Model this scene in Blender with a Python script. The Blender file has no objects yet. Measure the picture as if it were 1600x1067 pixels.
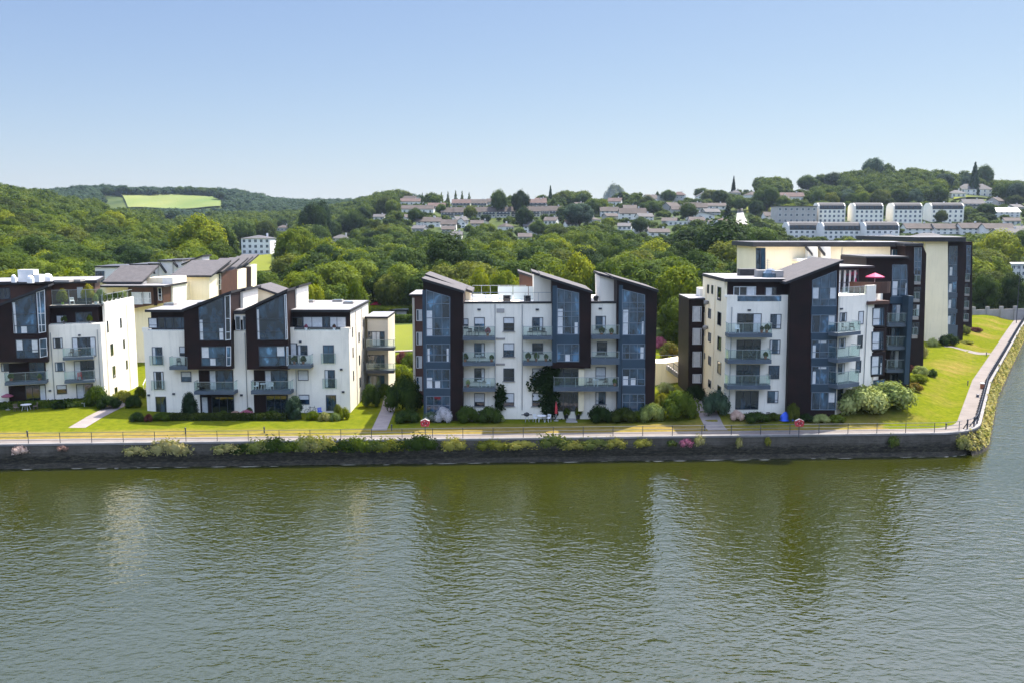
import bpy, bmesh, math, random
import numpy as np
from mathutils import Vector, Matrix

# ------------------------------------------------------------------ camera, sky, sun, exposure
SC = bpy.context.scene
COL = SC.collection
F, PITCH, CAMZ = 1400.0, math.atan(177 / 1400), 24.7      # focal length in photo pixels, tilt, height over the water
cam = bpy.data.cameras.new('camera')
cam.sensor_width = 36.0
cam.lens = 36.0 * F / 1600
cam.clip_start, cam.clip_end = 0.5, 20000
camo = bpy.data.objects.new('camera', cam)
COL.objects.link(camo)
camo.location = (0, 0, CAMZ)
camo.rotation_euler = (math.pi / 2 - PITCH, 0, 0)
SC.camera = camo

SUN = Vector((6.4, 7.0, 16.7)).normalized()
SUN_EL, SUN_AZ = math.asin(SUN.z), math.atan2(SUN.x, SUN.y)
world = bpy.data.worlds.new('World')
SC.world = world
world.use_nodes = True
wn = world.node_tree
wn.nodes.clear()
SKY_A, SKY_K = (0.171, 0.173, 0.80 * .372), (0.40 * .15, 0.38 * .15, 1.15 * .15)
sky = wn.nodes.new('ShaderNodeTexSky')
sky.sky_type = 'NISHITA'
sky.sun_disc = False
sky.sun_elevation = SUN_EL
sky.sun_rotation = SUN_AZ
sky.altitude = 0
sky.air_density = 1.0
sky.dust_density = 0.6
sky.ozone_density = 2.0
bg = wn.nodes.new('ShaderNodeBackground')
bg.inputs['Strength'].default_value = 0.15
wo = wn.nodes.new('ShaderNodeOutputWorld')
# the photograph holds back the glare of the lowest sky: c = a V / (1 + k V) near the horizon, a warmed, brightened sky higher up
def _vm(op, a, b=None, c=None):
    n = wn.nodes.new('ShaderNodeVectorMath')
    n.operation = op
    for i, v in enumerate((a, b, c)):
        if v is None:
            continue
        if isinstance(v, tuple):
            n.inputs[i].default_value = v
        else:
            wn.links.new(v, n.inputs[i])
    return n.outputs[0]


_high_boost = _vm('MULTIPLY', sky.outputs[0], (1.40, 1.10, 0.92))               # unseen upper sky warmed and boosted to brighten the shaded walls
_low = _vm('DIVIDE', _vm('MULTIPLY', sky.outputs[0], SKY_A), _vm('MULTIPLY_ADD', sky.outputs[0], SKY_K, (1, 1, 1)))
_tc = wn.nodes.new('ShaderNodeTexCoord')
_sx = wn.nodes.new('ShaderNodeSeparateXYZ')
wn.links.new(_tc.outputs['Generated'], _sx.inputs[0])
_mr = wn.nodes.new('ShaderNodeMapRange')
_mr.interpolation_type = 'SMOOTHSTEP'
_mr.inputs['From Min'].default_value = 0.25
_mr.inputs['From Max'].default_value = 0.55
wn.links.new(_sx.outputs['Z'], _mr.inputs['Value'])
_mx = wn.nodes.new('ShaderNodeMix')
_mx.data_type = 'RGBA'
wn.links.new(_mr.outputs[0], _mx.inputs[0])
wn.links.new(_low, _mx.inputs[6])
wn.links.new(_high_boost, _mx.inputs[7])
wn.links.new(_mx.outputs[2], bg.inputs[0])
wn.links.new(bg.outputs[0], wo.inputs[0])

sl = bpy.data.lights.new('sun', 'SUN')
sl.energy = 2.0
sl.angle = math.radians(0.5)
sl.color = (1.0, 0.93, 0.80)
so = bpy.data.objects.new('sun', sl)
COL.objects.link(so)
so.rotation_euler = (-SUN).to_track_quat('-Z', 'Y').to_euler()

SC.view_settings.view_transform = 'Standard'
SC.view_settings.look = 'None'
SC.view_settings.exposure = 2.6
SC.view_settings.gamma = 1.0
SC.render.engine = 'CYCLES'
SC.cycles.max_bounces = 8
SC.cycles.transparent_max_bounces = 16
SC.cycles.use_denoising = True

# ------------------------------------------------------------------ pixel <-> world helpers
CP, SP = math.cos(PITCH), math.sin(PITCH)


def ray(px, py):
    dx, dy = (px - 800) / F, (533.5 - py) / F
    return Vector((dx, CP + dy * SP, -SP + dy * CP))


def atY(px, py, Y):
    d = ray(px, py)
    t = Y / d.y
    return Vector((d.x * t, Y, CAMZ + d.z * t))


def atZ(px, py, z):
    d = ray(px, py)
    t = (z - CAMZ) / d.z
    return Vector((d.x * t, d.y * t, z))


def proj(X, Y, Z):
    h = Z - CAMZ
    zc = Y * CP - h * SP
    yc = Y * SP + h * CP
    return 800 + F * X / zc, 533.5 - F * yc / zc, zc


# ------------------------------------------------------------------ materials
MATS = {}


def _mat(name):
    m = bpy.data.materials.new(name)
    m.use_nodes = True
    nt = m.node_tree
    nt.nodes.clear()
    out = nt.nodes.new('ShaderNodeOutputMaterial')
    MATS[name] = m
    return m, nt, out


def N(nt, kind, **kw):
    n = nt.nodes.new('ShaderNode' + kind)
    for k, v in kw.items():
        if k in n.inputs:
            n.inputs[k].default_value = v
        else:
            setattr(n, k, v)
    return n


def ramp(nt, stops, fac=None, interp='LINEAR'):
    r = nt.nodes.new('ShaderNodeValToRGB')
    r.color_ramp.interpolation = interp
    el = r.color_ramp.elements
    while len(el) < len(stops):
        el.new(0.5)
    for e, (p, c) in zip(el, stops):
        e.position = p
        e.color = (c[0], c[1], c[2], 1)
    if fac is not None:
        nt.links.new(fac, r.inputs[0])
    return r


def mixc(nt, fac, a, b, mode='MIX'):
    m = nt.nodes.new('ShaderNodeMix')
    m.data_type = 'RGBA'
    m.blend_type = mode
    for sock, v in ((m.inputs[0], fac), (m.inputs[6], a), (m.inputs[7], b)):
        if isinstance(v, (int, float)):
            sock.default_value = v
        elif isinstance(v, tuple):
            sock.default_value = (v[0], v[1], v[2], 1)
        else:
            nt.links.new(v, sock)
    return m.outputs[2]


def coords(nt, scale=(1, 1, 1), rot=(0, 0, 0), kind='Object'):
    tc = nt.nodes.new('ShaderNodeTexCoord')
    mp = nt.nodes.new('ShaderNodeMapping')
    mp.inputs['Scale'].default_value = scale
    mp.inputs['Rotation'].default_value = rot
    nt.links.new(tc.outputs[kind], mp.inputs[0])
    return mp.outputs[0]


def noise(nt, vec, scale, detail=3, rough=0.55, dist=0.0):
    n = N(nt, 'TexNoise', Scale=scale, Detail=detail, Roughness=rough, Distortion=dist)
    nt.links.new(vec, n.inputs['Vector'])
    return n.outputs['Fac']


def surf(name, c, rough=0.6, c2=None, scale=1.0, streak=None, metal=0.0, bump=0.0, spec=0.5, lo=0.35, hi=0.68):
    """plain surface: base colour c varied towards c2 by noise, vertical streaks of wear, light bump"""
    m, nt, out = _mat(name)
    b = N(nt, 'BsdfPrincipled', Roughness=rough, Metallic=metal)
    b.inputs['Specular IOR Level'].default_value = spec
    v = coords(nt)
    if c2 is None:
        c2 = tuple(x * 0.85 for x in c)
    n1 = noise(nt, v, scale, 5, 0.6)
    col = ramp(nt, [(lo, c2), (hi, c)], n1).outputs[0]
    if streak:
        vs = coords(nt, (2.2, 2.2, 0.16))
        s = ramp(nt, [(0.52, (0, 0, 0)), (0.78, (1, 1, 1))], noise(nt, vs, 1.1, 4, 0.65)).outputs[0]
        f = N(nt, 'Math', operation='MULTIPLY')
        nt.links.new(s, f.inputs[0])
        f.inputs[1].default_value = streak[1]
        col = mixc(nt, f.outputs[0], col, streak[0])
    nt.links.new(col, b.inputs['Base Color'])
    if bump:
        bp = N(nt, 'Bump', Strength=bump, Distance=0.05)
        nt.links.new(noise(nt, v, scale * 6, 4), bp.inputs['Height'])
        nt.links.new(bp.outputs[0], b.inputs['Normal'])
    nt.links.new(b.outputs[0], out.inputs[0])
    return m


surf('render_white', (0.88, 0.815, 0.69), 0.8, (0.76, 0.70, 0.585), 0.3, ((0.46, 0.43, 0.36), 0.5))
surf('render_cream', (0.88, 0.765, 0.535), 0.8, (0.80, 0.69, 0.47), 0.25, ((0.56, 0.48, 0.32), 0.45))
surf('render_pale', (0.80, 0.755, 0.64), 0.8, (0.72, 0.68, 0.58), 0.3, ((0.45, 0.42, 0.36), 0.3))
surf('render_beige', (0.60, 0.55, 0.44), 0.8, (0.52, 0.47, 0.37), 0.3, ((0.36, 0.32, 0.25), 0.3))
surf('slate', (0.055, 0.048, 0.047), 0.8, (0.032, 0.028, 0.028), 1.3, ((0.09, 0.08, 0.078), 0.5), bump=0.3)
surf('roof_membrane', (0.215, 0.21, 0.212), 0.8, (0.155, 0.15, 0.155), 0.35)
surf('roof_edge', (0.020, 0.020, 0.023), 0.6, (0.012, 0.012, 0.014), 0.8)
surf('steel_blue', (0.024, 0.052, 0.078), 0.5, (0.018, 0.040, 0.062), 0.5)
surf('slab_grey', (0.080, 0.105, 0.13), 0.6, (0.06, 0.08, 0.10), 0.6)
surf('frame_dark', (0.035, 0.045, 0.06), 0.4)
surf('frame_light', (0.62, 0.64, 0.65), 0.35)
surf('steel_rail', (0.36, 0.38, 0.39), 0.4, metal=0.5)
surf('rail_grey', (0.10, 0.11, 0.115), 0.5)
surf('rail_dark', (0.05, 0.055, 0.075), 0.45, metal=0.4)
surf('white_paint', (0.80, 0.80, 0.79), 0.4)
surf('concrete', (0.30, 0.28, 0.26), 0.85, (0.23, 0.22, 0.20), 0.6, bump=0.2)
surf('coping', (0.20, 0.19, 0.18), 0.85, (0.13, 0.125, 0.12), 0.7, bump=0.2)
surf('path_tarmac', (0.152, 0.130, 0.114), 0.9, (0.108, 0.092, 0.080), 0.5, bump=0.15)
surf('paving', (0.22, 0.19, 0.175), 0.9, (0.16, 0.14, 0.13), 0.8)
surf('soil', (0.075, 0.05, 0.035), 0.95, (0.045, 0.03, 0.02), 2.0)
surf('plastic_black', (0.02, 0.02, 0.022), 0.4)
surf('plastic_white', (0.78, 0.78, 0.77), 0.4)
surf('red_paint', (0.55, 0.045, 0.055), 0.45, (0.45, 0.035, 0.045), 2.0)
surf('blue_cloth', (0.02, 0.09, 0.60), 0.6)
surf('pink_cloth', (0.50, 0.022, 0.10), 0.7)
surf('mauve_cloth', (0.24, 0.06, 0.10), 0.8)
surf('frame_grey', (0.13, 0.17, 0.21), 0.4)
surf('terracotta', (0.34, 0.12, 0.06), 0.8)
surf('wicker', (0.13, 0.10, 0.075), 0.8)
surf('curtain', (0.62, 0.63, 0.62), 0.9, (0.50, 0.51, 0.51), 3.0)
surf('tile_brown', (0.056, 0.043, 0.037), 0.9, (0.034, 0.026, 0.022), 0.25)
surf('tile_red', (0.085, 0.050, 0.041), 0.9, (0.055, 0.032, 0.027), 0.25)
surf('tile_grey', (0.058, 0.056, 0.057), 0.85, (0.038, 0.037, 0.038), 0.12)
surf('house_white', (0.72, 0.69, 0.64), 0.8, (0.60, 0.575, 0.53), 0.15)
surf('house_grey', (0.40, 0.375, 0.345), 0.85, (0.32, 0.30, 0.275), 0.15)
surf('house_glass', (0.05, 0.07, 0.09), 0.15)
surf('bark', (0.10, 0.075, 0.055), 0.9, (0.055, 0.042, 0.032), 3.0, bump=0.5)
surf('wood_warm', (0.085, 0.033, 0.018), 0.6, (0.05, 0.019, 0.011), 0.8, ((0.13, 0.058, 0.03), 0.4))
surf('brick_brown', (0.12, 0.058, 0.040), 0.85, (0.085, 0.04, 0.028), 0.8)
surf('pot_lime', (0.38, 0.55, 0.04), 0.5)
surf('foam', (0.42, 0.40, 0.33), 0.8, (0.25, 0.24, 0.18), 2.0)


def cladding():
    m, nt, out = _mat('cladding_dark')
    b = N(nt, 'BsdfPrincipled', Roughness=0.6)
    b.inputs['Specular IOR Level'].default_value = 0.2
    v = coords(nt)
    c = ramp(nt, [(0.3, (0.010, 0.005, 0.005)), (0.7, (0.022, 0.009, 0.008))], noise(nt, v, 0.6, 4)).outputs[0]
    w = N(nt, 'TexWave', wave_type='BANDS', bands_direction='Z', Scale=2.4, Distortion=0.0)
    nt.links.new(v, w.inputs['Vector'])
    g = ramp(nt, [(0.02, (0.35, 0.35, 0.35)), (0.12, (1, 1, 1))], w.outputs['Fac']).outputs[0]
    nt.links.new(mixc(nt, 1.0, c, g, 'MULTIPLY'), b.inputs['Base Color'])
    nt.links.new(b.outputs[0], out.inputs[0])


cladding()


def glass(name, c, rough=0.04, spec=0.9, wob=0.02):
    """window glass over a dim room: a glossy skin, with dark room shapes and pale reflections painted into its colour"""
    m, nt, out = _mat(name)
    b = N(nt, 'BsdfPrincipled', Roughness=rough)
    b.inputs['IOR'].default_value = 1.6
    b.inputs['Specular IOR Level'].default_value = spec
    v = coords(nt, (0.75, 0.75, 0.42))
    n = noise(nt, v, 1.0, 3, 0.55, 0.35)
    col = ramp(nt, [(0.38, tuple(x * 0.35 for x in c)), (0.50, c), (0.62, tuple(min(1, x * 1.6) for x in c)), (0.70, tuple(min(1, x * 4.5) for x in c))], n).outputs[0]  # palest stops are painted reflection patches
    nt.links.new(col, b.inputs['Base Color'])
    bp = N(nt, 'Bump', Strength=wob, Distance=0.3)
    nt.links.new(noise(nt, coords(nt), 1.5, 1), bp.inputs['Height'])
    nt.links.new(bp.outputs[0], b.inputs['Normal'])
    nt.links.new(b.outputs[0], out.inputs[0])


glass('glass_blue', (0.018, 0.043, 0.070))
glass('glass_dark', (0.010, 0.016, 0.022))
glass('glass_mid', (0.030, 0.065, 0.098))
glass('glass_far', (0.04, 0.05, 0.065), wob=0.0)


def clear_glass():
    m, nt, out = _mat('glass_clear')
    t = N(nt, 'BsdfTransparent')
    t.inputs[0].default_value = (0.90, 0.95, 0.94, 1)
    g = N(nt, 'BsdfGlossy', Roughness=0.05)
    g.inputs[0].default_value = (0.9, 1.0, 0.98, 1)
    fr = N(nt, 'Fresnel', IOR=1.45)
    ad = N(nt, 'Math', operation='ADD')
    ad.inputs[1].default_value = 0.02
    ad.use_clamp = True
    mn = N(nt, 'Math', operation='MINIMUM')
    mn.inputs[1].default_value = 0.16
    nt.links.new(fr.outputs[0], mn.inputs[0])
    nt.links.new(mn.outputs[0], ad.inputs[0])
    mx = N(nt, 'MixShader')
    nt.links.new(ad.outputs[0], mx.inputs[0])
    nt.links.new(t.outputs[0], mx.inputs[1])
    nt.links.new(g.outputs[0], mx.inputs[2])
    nt.links.new(mx.outputs[0], out.inputs[0])
    m2, nt, out = _mat('glass_frosted')
    t = N(nt, 'BsdfTransparent')
    t.inputs[0].default_value = (0.75, 0.82, 0.80, 1)
    d = N(nt, 'BsdfPrincipled', Roughness=0.3)
    d.inputs['Base Color'].default_value = (0.72, 0.77, 0.76, 1)
    mx = N(nt, 'MixShader')
    mx.inputs[0].default_value = 0.75
    nt.links.new(t.outputs[0], mx.inputs[1])
    nt.links.new(d.outputs[0], mx.inputs[2])
    nt.links.new(mx.outputs[0], out.inputs[0])


clear_glass()


def leaf(name, dark, mid, light, trans=0.3, nscale=0.55, huevar=0.95):
    """foliage: colour differs from leaf clump to leaf clump and from plant to plant; thin leaves let light through"""
    m, nt, out = _mat(name)
    v = coords(nt)
    oi = N(nt, 'ObjectInfo')
    n1 = noise(nt, v, nscale, 3, 0.7)
    geo = N(nt, 'NewGeometry')
    # random per leaf
    mth = N(nt, 'Math', operation='MULTIPLY_ADD')
    nt.links.new(geo.outputs['Random Per Island'], mth.inputs[0])
    mth.inputs[1].default_value = 0.20
    mth.inputs[2].default_value = -0.10
    a = N(nt, 'Math', operation='ADD')
    nt.links.new(n1, a.inputs[0])
    nt.links.new(mth.outputs[0], a.inputs[1])
    m3 = N(nt, 'Math', operation='MULTIPLY_ADD')
    nt.links.new(oi.outputs['Random'], m3.inputs[0])
    m3.inputs[1].default_value = 0.5 * huevar
    m3.inputs[2].default_value = -0.25 * huevar
    a2 = N(nt, 'Math', operation='ADD')
    nt.links.new(a.outputs[0], a2.inputs[0])
    nt.links.new(m3.outputs[0], a2.inputs[1])
    col = ramp(nt, [(0.26, dark), (0.5, mid), (0.76, light)], a2.outputs[0]).outputs[0]
    d = N(nt, 'BsdfPrincipled', Roughness=0.8)
    d.inputs['Specular IOR Level'].default_value = 0.08
    nt.links.new(col, d.inputs['Base Color'])
    t = N(nt, 'BsdfTranslucent')
    hs = N(nt, 'HueSaturation', Hue=0.485, Saturation=1.15, Value=1.5)
    nt.links.new(col, hs.inputs['Color'])
    nt.links.new(hs.outputs[0], t.inputs[0])
    mx = N(nt, 'MixShader')
    mx.inputs[0].default_value = trans
    nt.links.new(d.outputs[0], mx.inputs[1])
    nt.links.new(t.outputs[0], mx.inputs[2])
    nt.links.new(mx.outputs[0], out.inputs[0])


leaf('leaf_dark', (0.0100, 0.0227, 0.0051), (0.0240, 0.0474, 0.0103), (0.0550, 0.0876, 0.0145))
leaf('leaf_mid', (0.0180, 0.0350, 0.0051), (0.0479, 0.0803, 0.0103), (0.1046, 0.1390, 0.0145))
leaf('leaf_lime', (0.0347, 0.0573, 0.0044), (0.0866, 0.1236, 0.0071), (0.1603, 0.1836, 0.0108))
leaf('leaf_olive', (0.0220, 0.0350, 0.0062), (0.0550, 0.0742, 0.0124), (0.1046, 0.1216, 0.0186))
leaf('leaf_blue', (0.0180, 0.0350, 0.0206), (0.0419, 0.0721, 0.0413), (0.0848, 0.1236, 0.0671), 0.2)
leaf('leaf_conifer', (0.0070, 0.0165, 0.0071), (0.0149, 0.0330, 0.0124), (0.0299, 0.0577, 0.0186), 0.12)
leaf('leaf_wood', (0.0139, 0.0288, 0.0062), (0.0419, 0.0680, 0.0113), (0.0947, 0.1185, 0.0166), 0.3, 0.09, 0.0)
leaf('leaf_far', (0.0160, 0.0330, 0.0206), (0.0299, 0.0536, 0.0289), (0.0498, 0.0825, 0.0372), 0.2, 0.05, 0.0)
leaf('leaf_yellow', (0.10, 0.12, 0.015), (0.20, 0.205, 0.03), (0.34, 0.31, 0.07), 0.3)
leaf('leaf_weed', (0.05, 0.08, 0.015), (0.15, 0.17, 0.04), (0.38, 0.34, 0.14), 0.3)
leaf('leaf_silver', (0.07, 0.105, 0.028), (0.18, 0.225, 0.065), (0.34, 0.37, 0.14), 0.25)
leaf('petal_white', (0.06, 0.10, 0.035), (0.40, 0.40, 0.40), (0.74, 0.70, 0.73), 0.2)
leaf('petal_pink', (0.05, 0.07, 0.02), (0.30, 0.07, 0.12), (0.48, 0.20, 0.24), 0.2)
leaf('petal_red', (0.25, 0.01, 0.02), (0.48, 0.02, 0.05), (0.62, 0.08, 0.12), 0.2)
leaf('petal_pale_pink', (0.24, 0.14, 0.10), (0.48, 0.33, 0.26), (0.66, 0.52, 0.42), 0.2)
leaf('leaf_copper', (0.035, 0.012, 0.012), (0.075, 0.024, 0.022), (0.13, 0.05, 0.035), 0.2)
leaf('petal_orange', (0.07, 0.08, 0.012), (0.19, 0.12, 0.02), (0.30, 0.20, 0.03), 0.2)


def ground_mats():
    # mown lawn: green, worn to straw where it has dried out
    m, nt, out = _mat('lawn_grass')
    b = N(nt, 'BsdfPrincipled', Roughness=0.9)
    b.inputs['Specular IOR Level'].default_value = 0.0
    v = coords(nt)
    at = N(nt, 'Attribute', attribute_name='dry')
    n1 = noise(nt, coords(nt, (0.35, 1.0, 1)), 0.16, 5, 0.65)
    n2 = noise(nt, v, 1.4, 4, 0.7)
    g = ramp(nt, [(0.3, (0.060, 0.080, 0.006)), (0.7, (0.118, 0.128, 0.009))], n2).outputs[0]
    s = ramp(nt, [(0.3, (0.125, 0.094, 0.024)), (0.7, (0.20, 0.150, 0.045))], n2).outputs[0]
    ad = N(nt, 'Math', operation='MULTIPLY_ADD')
    nt.links.new(n1, ad.inputs[0])
    ad.inputs[1].default_value = 2.3
    ad.inputs[2].default_value = -1.20
    a2 = N(nt, 'Math', operation='ADD')
    nt.links.new(ad.outputs[0], a2.inputs[0])
    nt.links.new(at.outputs['Fac'], a2.inputs[1])
    f = ramp(nt, [(0.12, (0, 0, 0)), (0.75, (1, 1, 1))], a2.outputs[0]).outputs[0]
    nt.links.new(mixc(nt, f, g, s), b.inputs['Base Color'])
    bp = N(nt, 'Bump', Strength=0.5, Distance=0.08)
    nt.links.new(noise(nt, v, 7, 3, 0.7), bp.inputs['Height'])
    nt.links.new(bp.outputs[0], b.inputs['Normal'])
    nt.links.new(b.outputs[0], out.inputs[0])
    # rough hillside under the trees
    for nm, c1, c2, sc in (('hill_grass', (0.018, 0.034, 0.007), (0.050, 0.066, 0.012), 0.03),
                           ('field_grass', (0.070, 0.110, 0.026), (0.125, 0.145, 0.042), 0.008),
                           ('meadow_grass', (0.080, 0.098, 0.008), (0.125, 0.138, 0.014), 0.04),
                           ('straw_field', (0.30, 0.22, 0.09), (0.36, 0.28, 0.12), 0.02)):
        m, nt, out = _mat(nm)
        b = N(nt, 'BsdfPrincipled', Roughness=0.95)
        b.inputs['Specular IOR Level'].default_value = 0.1
        v = coords(nt, (1, 0.35, 1))
        nt.links.new(ramp(nt, [(0.35, c1), (0.65, c2)], noise(nt, v, sc, 6, 0.65)).outputs[0], b.inputs['Base Color'])
        nt.links.new(b.outputs[0], out.inputs[0])


ground_mats()


def quay_mats():
    m, nt, out = _mat('quay_stone')
    b = N(nt, 'BsdfPrincipled', Roughness=0.8)
    b.inputs['Specular IOR Level'].default_value = 0.3
    tc = N(nt, 'TexCoord')
    sp = N(nt, 'SeparateXYZ')
    nt.links.new(tc.outputs['Object'], sp.inputs[0])
    n = noise(nt, coords(nt, (0.7, 0.7, 2.2)), 1.6, 6, 0.7)
    ad = N(nt, 'Math', operation='MULTIPLY_ADD')          # height, roughened
    nt.links.new(n, ad.inputs[0])
    ad.inputs[1].default_value = 2.2
    nt.links.new(sp.outputs['Z'], ad.inputs[2])
    conc = ramp(nt, [(0.3, (0.055, 0.047, 0.037)), (0.7, (0.135, 0.118, 0.094))], noise(nt, coords(nt, (1, 1, 0.3)), 0.42, 7, 0.72)).outputs[0]
    moss = ramp(nt, [(0.35, (0.007, 0.006, 0.004)), (0.50, (0.026, 0.022, 0.013)), (0.70, (0.095, 0.083, 0.056))],
                noise(nt, coords(nt, (0.8, 0.8, 3.0)), 2.2, 6, 0.75)).outputs[0]
    f = ramp(nt, [(0.0, (0, 0, 0)), (0.08, (1, 1, 1))], None)
    mr = N(nt, 'MapRange')
    mr.inputs['From Min'].default_value = 2.15
    mr.inputs['From Max'].default_value = 2.9
    nt.links.new(ad.outputs[0], mr.inputs['Value'])
    c = mixc(nt, mr.outputs[0], moss, conc)
    nt.links.new(c, b.inputs['Base Color'])
    br = N(nt, 'TexBrick', Scale=1.0)
    br.inputs['Brick Width'].default_value = 0.9
    br.inputs['Row Height'].default_value = 0.28
    br.inputs['Mortar Size'].default_value = 0.03
    mp = N(nt, 'Mapping')
    mp.inputs['Rotation'].default_value = (math.pi / 2, 0, 0)
    nt.links.new(tc.outputs['Object'], mp.inputs[0])
    nt.links.new(mp.outputs[0], br.inputs['Vector'])
    mu = N(nt, 'Math', operation='SUBTRACT')
    nt.links.new(n, mu.inputs[0])
    nt.links.new(br.outputs['Fac'], mu.inputs[1])
    bp = N(nt, 'Bump', Strength=0.8, Distance=0.12)
    nt.links.new(mu.outputs[0], bp.inputs['Height'])
    nt.links.new(bp.outputs[0], b.inputs['Normal'])
    nt.links.new(b.outputs[0], out.inputs[0])
    # river water: olive, silty, with crossing ripples a metre or so long
    m, nt, out = _mat('river_water')
    b = N(nt, 'BsdfPrincipled', Roughness=0.05)
    b.inputs['IOR'].default_value = 1.45
    b.inputs['Specular IOR Level'].default_value = 0.45
    b.inputs['Specular Tint'].default_value = (0.78, 0.94, 1.0, 1)
    b.inputs['Base Color'].default_value = (0.0165, 0.0195, 0.0014, 1)
    h = None
    for sc, rot, dist, amp in ((0.36, 14, 1.0, 0.5), (0.95, 30, 1.2, 0.75), (1.1, -33, 1.2, 0.70), (2.2, 38, 1.0, 0.42), (2.6, -26, 1.0, 0.38), (5.2, 8, 0.8, 0.13)):
        n = noise(nt, coords(nt, (0.58, 1.0, 1), (0, 0, math.radians(rot))), sc, 1.2, 0.5, dist)
        k = N(nt, 'Math', operation='MULTIPLY_ADD')
        nt.links.new(n, k.inputs[0])
        k.inputs[1].default_value = amp
        if h is None:
            k.inputs[2].default_value = 0
        else:
            nt.links.new(h, k.inputs[2])
        h = k.outputs[0]
    wn4 = noise(nt, coords(nt, (1, 0.6, 1)), 0.045, 2, 0.5)
    st = N(nt, 'MapRange')                                 # calmer and rougher patches
    st.inputs['From Min'].default_value = 0.35
    st.inputs['From Max'].default_value = 0.65
    st.inputs['To Min'].default_value = 0.35
    st.inputs['To Max'].default_value = 1.0
    nt.links.new(wn4, st.inputs['Value'])
    bp = N(nt, 'Bump', Distance=0.115)
    nt.links.new(st.outputs[0], bp.inputs['Strength'])
    nt.links.new(h, bp.inputs['Height'])
    nt.links.new(bp.outputs[0], b.inputs['Normal'])
    nt.links.new(b.outputs[0], out.inputs[0])


quay_mats()

# ------------------------------------------------------------------ object helpers
ROOT = {}


def thing(name, label, cat, loc, group=None):
    """an Empty at the thing's base; its parts become children"""
    o = bpy.data.objects.new(name, None)
    o.empty_display_size = 0.5
    COL.objects.link(o)
    o.location = loc
    o['label'] = label
    o['category'] = cat
    if group:
        o['group'] = group
    ROOT[o.name] = Vector(loc)
    return o


def tag(o, label, cat, group=None):
    o['label'] = label
    o['category'] = cat
    if group:
        o['group'] = group
    return o


class MB:
    """collects polygons in world coordinates and links them as one mesh object"""

    def __init__(self):
        self.v, self.f, self.m = [], [], []
        self.mats = []

    def mi(self, mat):
        if mat not in self.mats:
            self.mats.append(mat)
        return self.mats.index(mat)

    def poly(self, pts, mat):
        n = len(self.v)
        self.v += [tuple(p) for p in pts]
        self.f.append(tuple(range(n, n + len(pts))))
        self.m.append(self.mi(mat))

    def prism(self, pts, vec, mat, sidemat=None, capmat=None):
        """polygon pts pushed along vec"""
        pts = [Vector(p) for p in pts]
        vec = Vector(vec)
        nrm = Vector((0, 0, 0))
        for i in range(len(pts)):
            a, b = pts[i], pts[(i + 1) % len(pts)]
            nrm += a.cross(b)
        if nrm.dot(vec) > 0:
            pts = pts[::-1]
        n, k = len(self.v), len(pts)
        self.v += [tuple(p) for p in pts] + [tuple(p + vec) for p in pts]
        self.f.append(tuple(range(n, n + k)))
        self.m.append(self.mi(mat))
        self.f.append(tuple(range(n + 2 * k - 1, n + k - 1, -1)))
        self.m.append(self.mi(capmat or mat))
        for i in range(k):
            j = (i + 1) % k
            self.f.append((n + j, n + i, n + k + i, n + k + j))
            self.m.append(self.mi(sidemat[i] if isinstance(sidemat, dict) and i in sidemat else mat))

    def box(self, c, s, mat, rz=0.0):
        x, y, z = s[0] / 2, s[1] / 2, s[2]
        ca, sa = math.cos(rz), math.sin(rz)
        pts = [(c[0] + a * ca - b * sa, c[1] + a * sa + b * ca, c[2]) for a, b in ((-x, -y), (x, -y), (x, y), (-x, y))]
        self.prism(pts, (0, 0, z), mat)

    def tube(self, a, b, r, mat, n=6, r2=None):
        a, b = Vector(a), Vector(b)
        r2 = r if r2 is None else r2
        d = (b - a).normalized()
        u = d.orthogonal().normalized()
        w = d.cross(u)
        k = len(self.v)
        for p, q in ((a, r), (b, r2)):
            for i in range(n):
                t = 2 * math.pi * i / n
                self.v.append(tuple(p + u * (q * math.cos(t)) + w * (q * math.sin(t))))
        for i in range(n):
            j = (i + 1) % n
            self.f.append((k + i, k + j, k + n + j, k + n + i))
            self.m.append(self.mi(mat))
        self.f.append(tuple(k + n - 1 - i for i in range(n)))
        self.m.append(self.mi(mat))
        self.f.append(tuple(k + n + i for i in range(n)))
        self.m.append(self.mi(mat))

    def lathe(self, c, prof, mat, n=12):
        """prof: list of (radius, z)"""
        k = len(self.v)
        for r, z in prof:
            for i in range(n):
                t = 2 * math.pi * i / n
                self.v.append((c[0] + r * math.cos(t), c[1] + r * math.sin(t), c[2] + z))
        for a in range(len(prof) - 1):
            for i in range(n):
                j = (i + 1) % n
                self.f.append((k + a * n + i, k + a * n + j, k + (a + 1) * n + j, k + (a + 1) * n + i))
                self.m.append(self.mi(mat))
        self.f.append(tuple(k + n - 1 - i for i in range(n)))
        self.m.append(self.mi(mat))
        e = k + (len(prof) - 1) * n
        self.f.append(tuple(e + i for i in range(n)))
        self.m.append(self.mi(mat))

    def build(self, name, parent=None, loc=None, root=None):
        """loc: origin of a top-level mesh; root: the top-level thing that a child belongs to"""
        if not self.f:
            return None
        off = Vector((0, 0, 0))
        if parent is not None:
            p = parent
            while p.parent is not None:
                p = p.parent
            off = ROOT.get(p.name, Vector(p.location))
        elif loc is not None:
            off = Vector(loc)
        me = bpy.data.meshes.new(name)
        me.from_pydata([(x - off.x, y - off.y, z - off.z) for x, y, z in self.v], [], self.f)
        for mt in self.mats:
            me.materials.append(MATS[mt])
        me.polygons.foreach_set('material_index', self.m)
        me.update()
        o = bpy.data.objects.new(name, me)
        COL.objects.link(o)
        if parent is not None:
            o.parent = parent
        elif loc is not None:
            o.location = loc
            ROOT[o.name] = off
        return o


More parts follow.
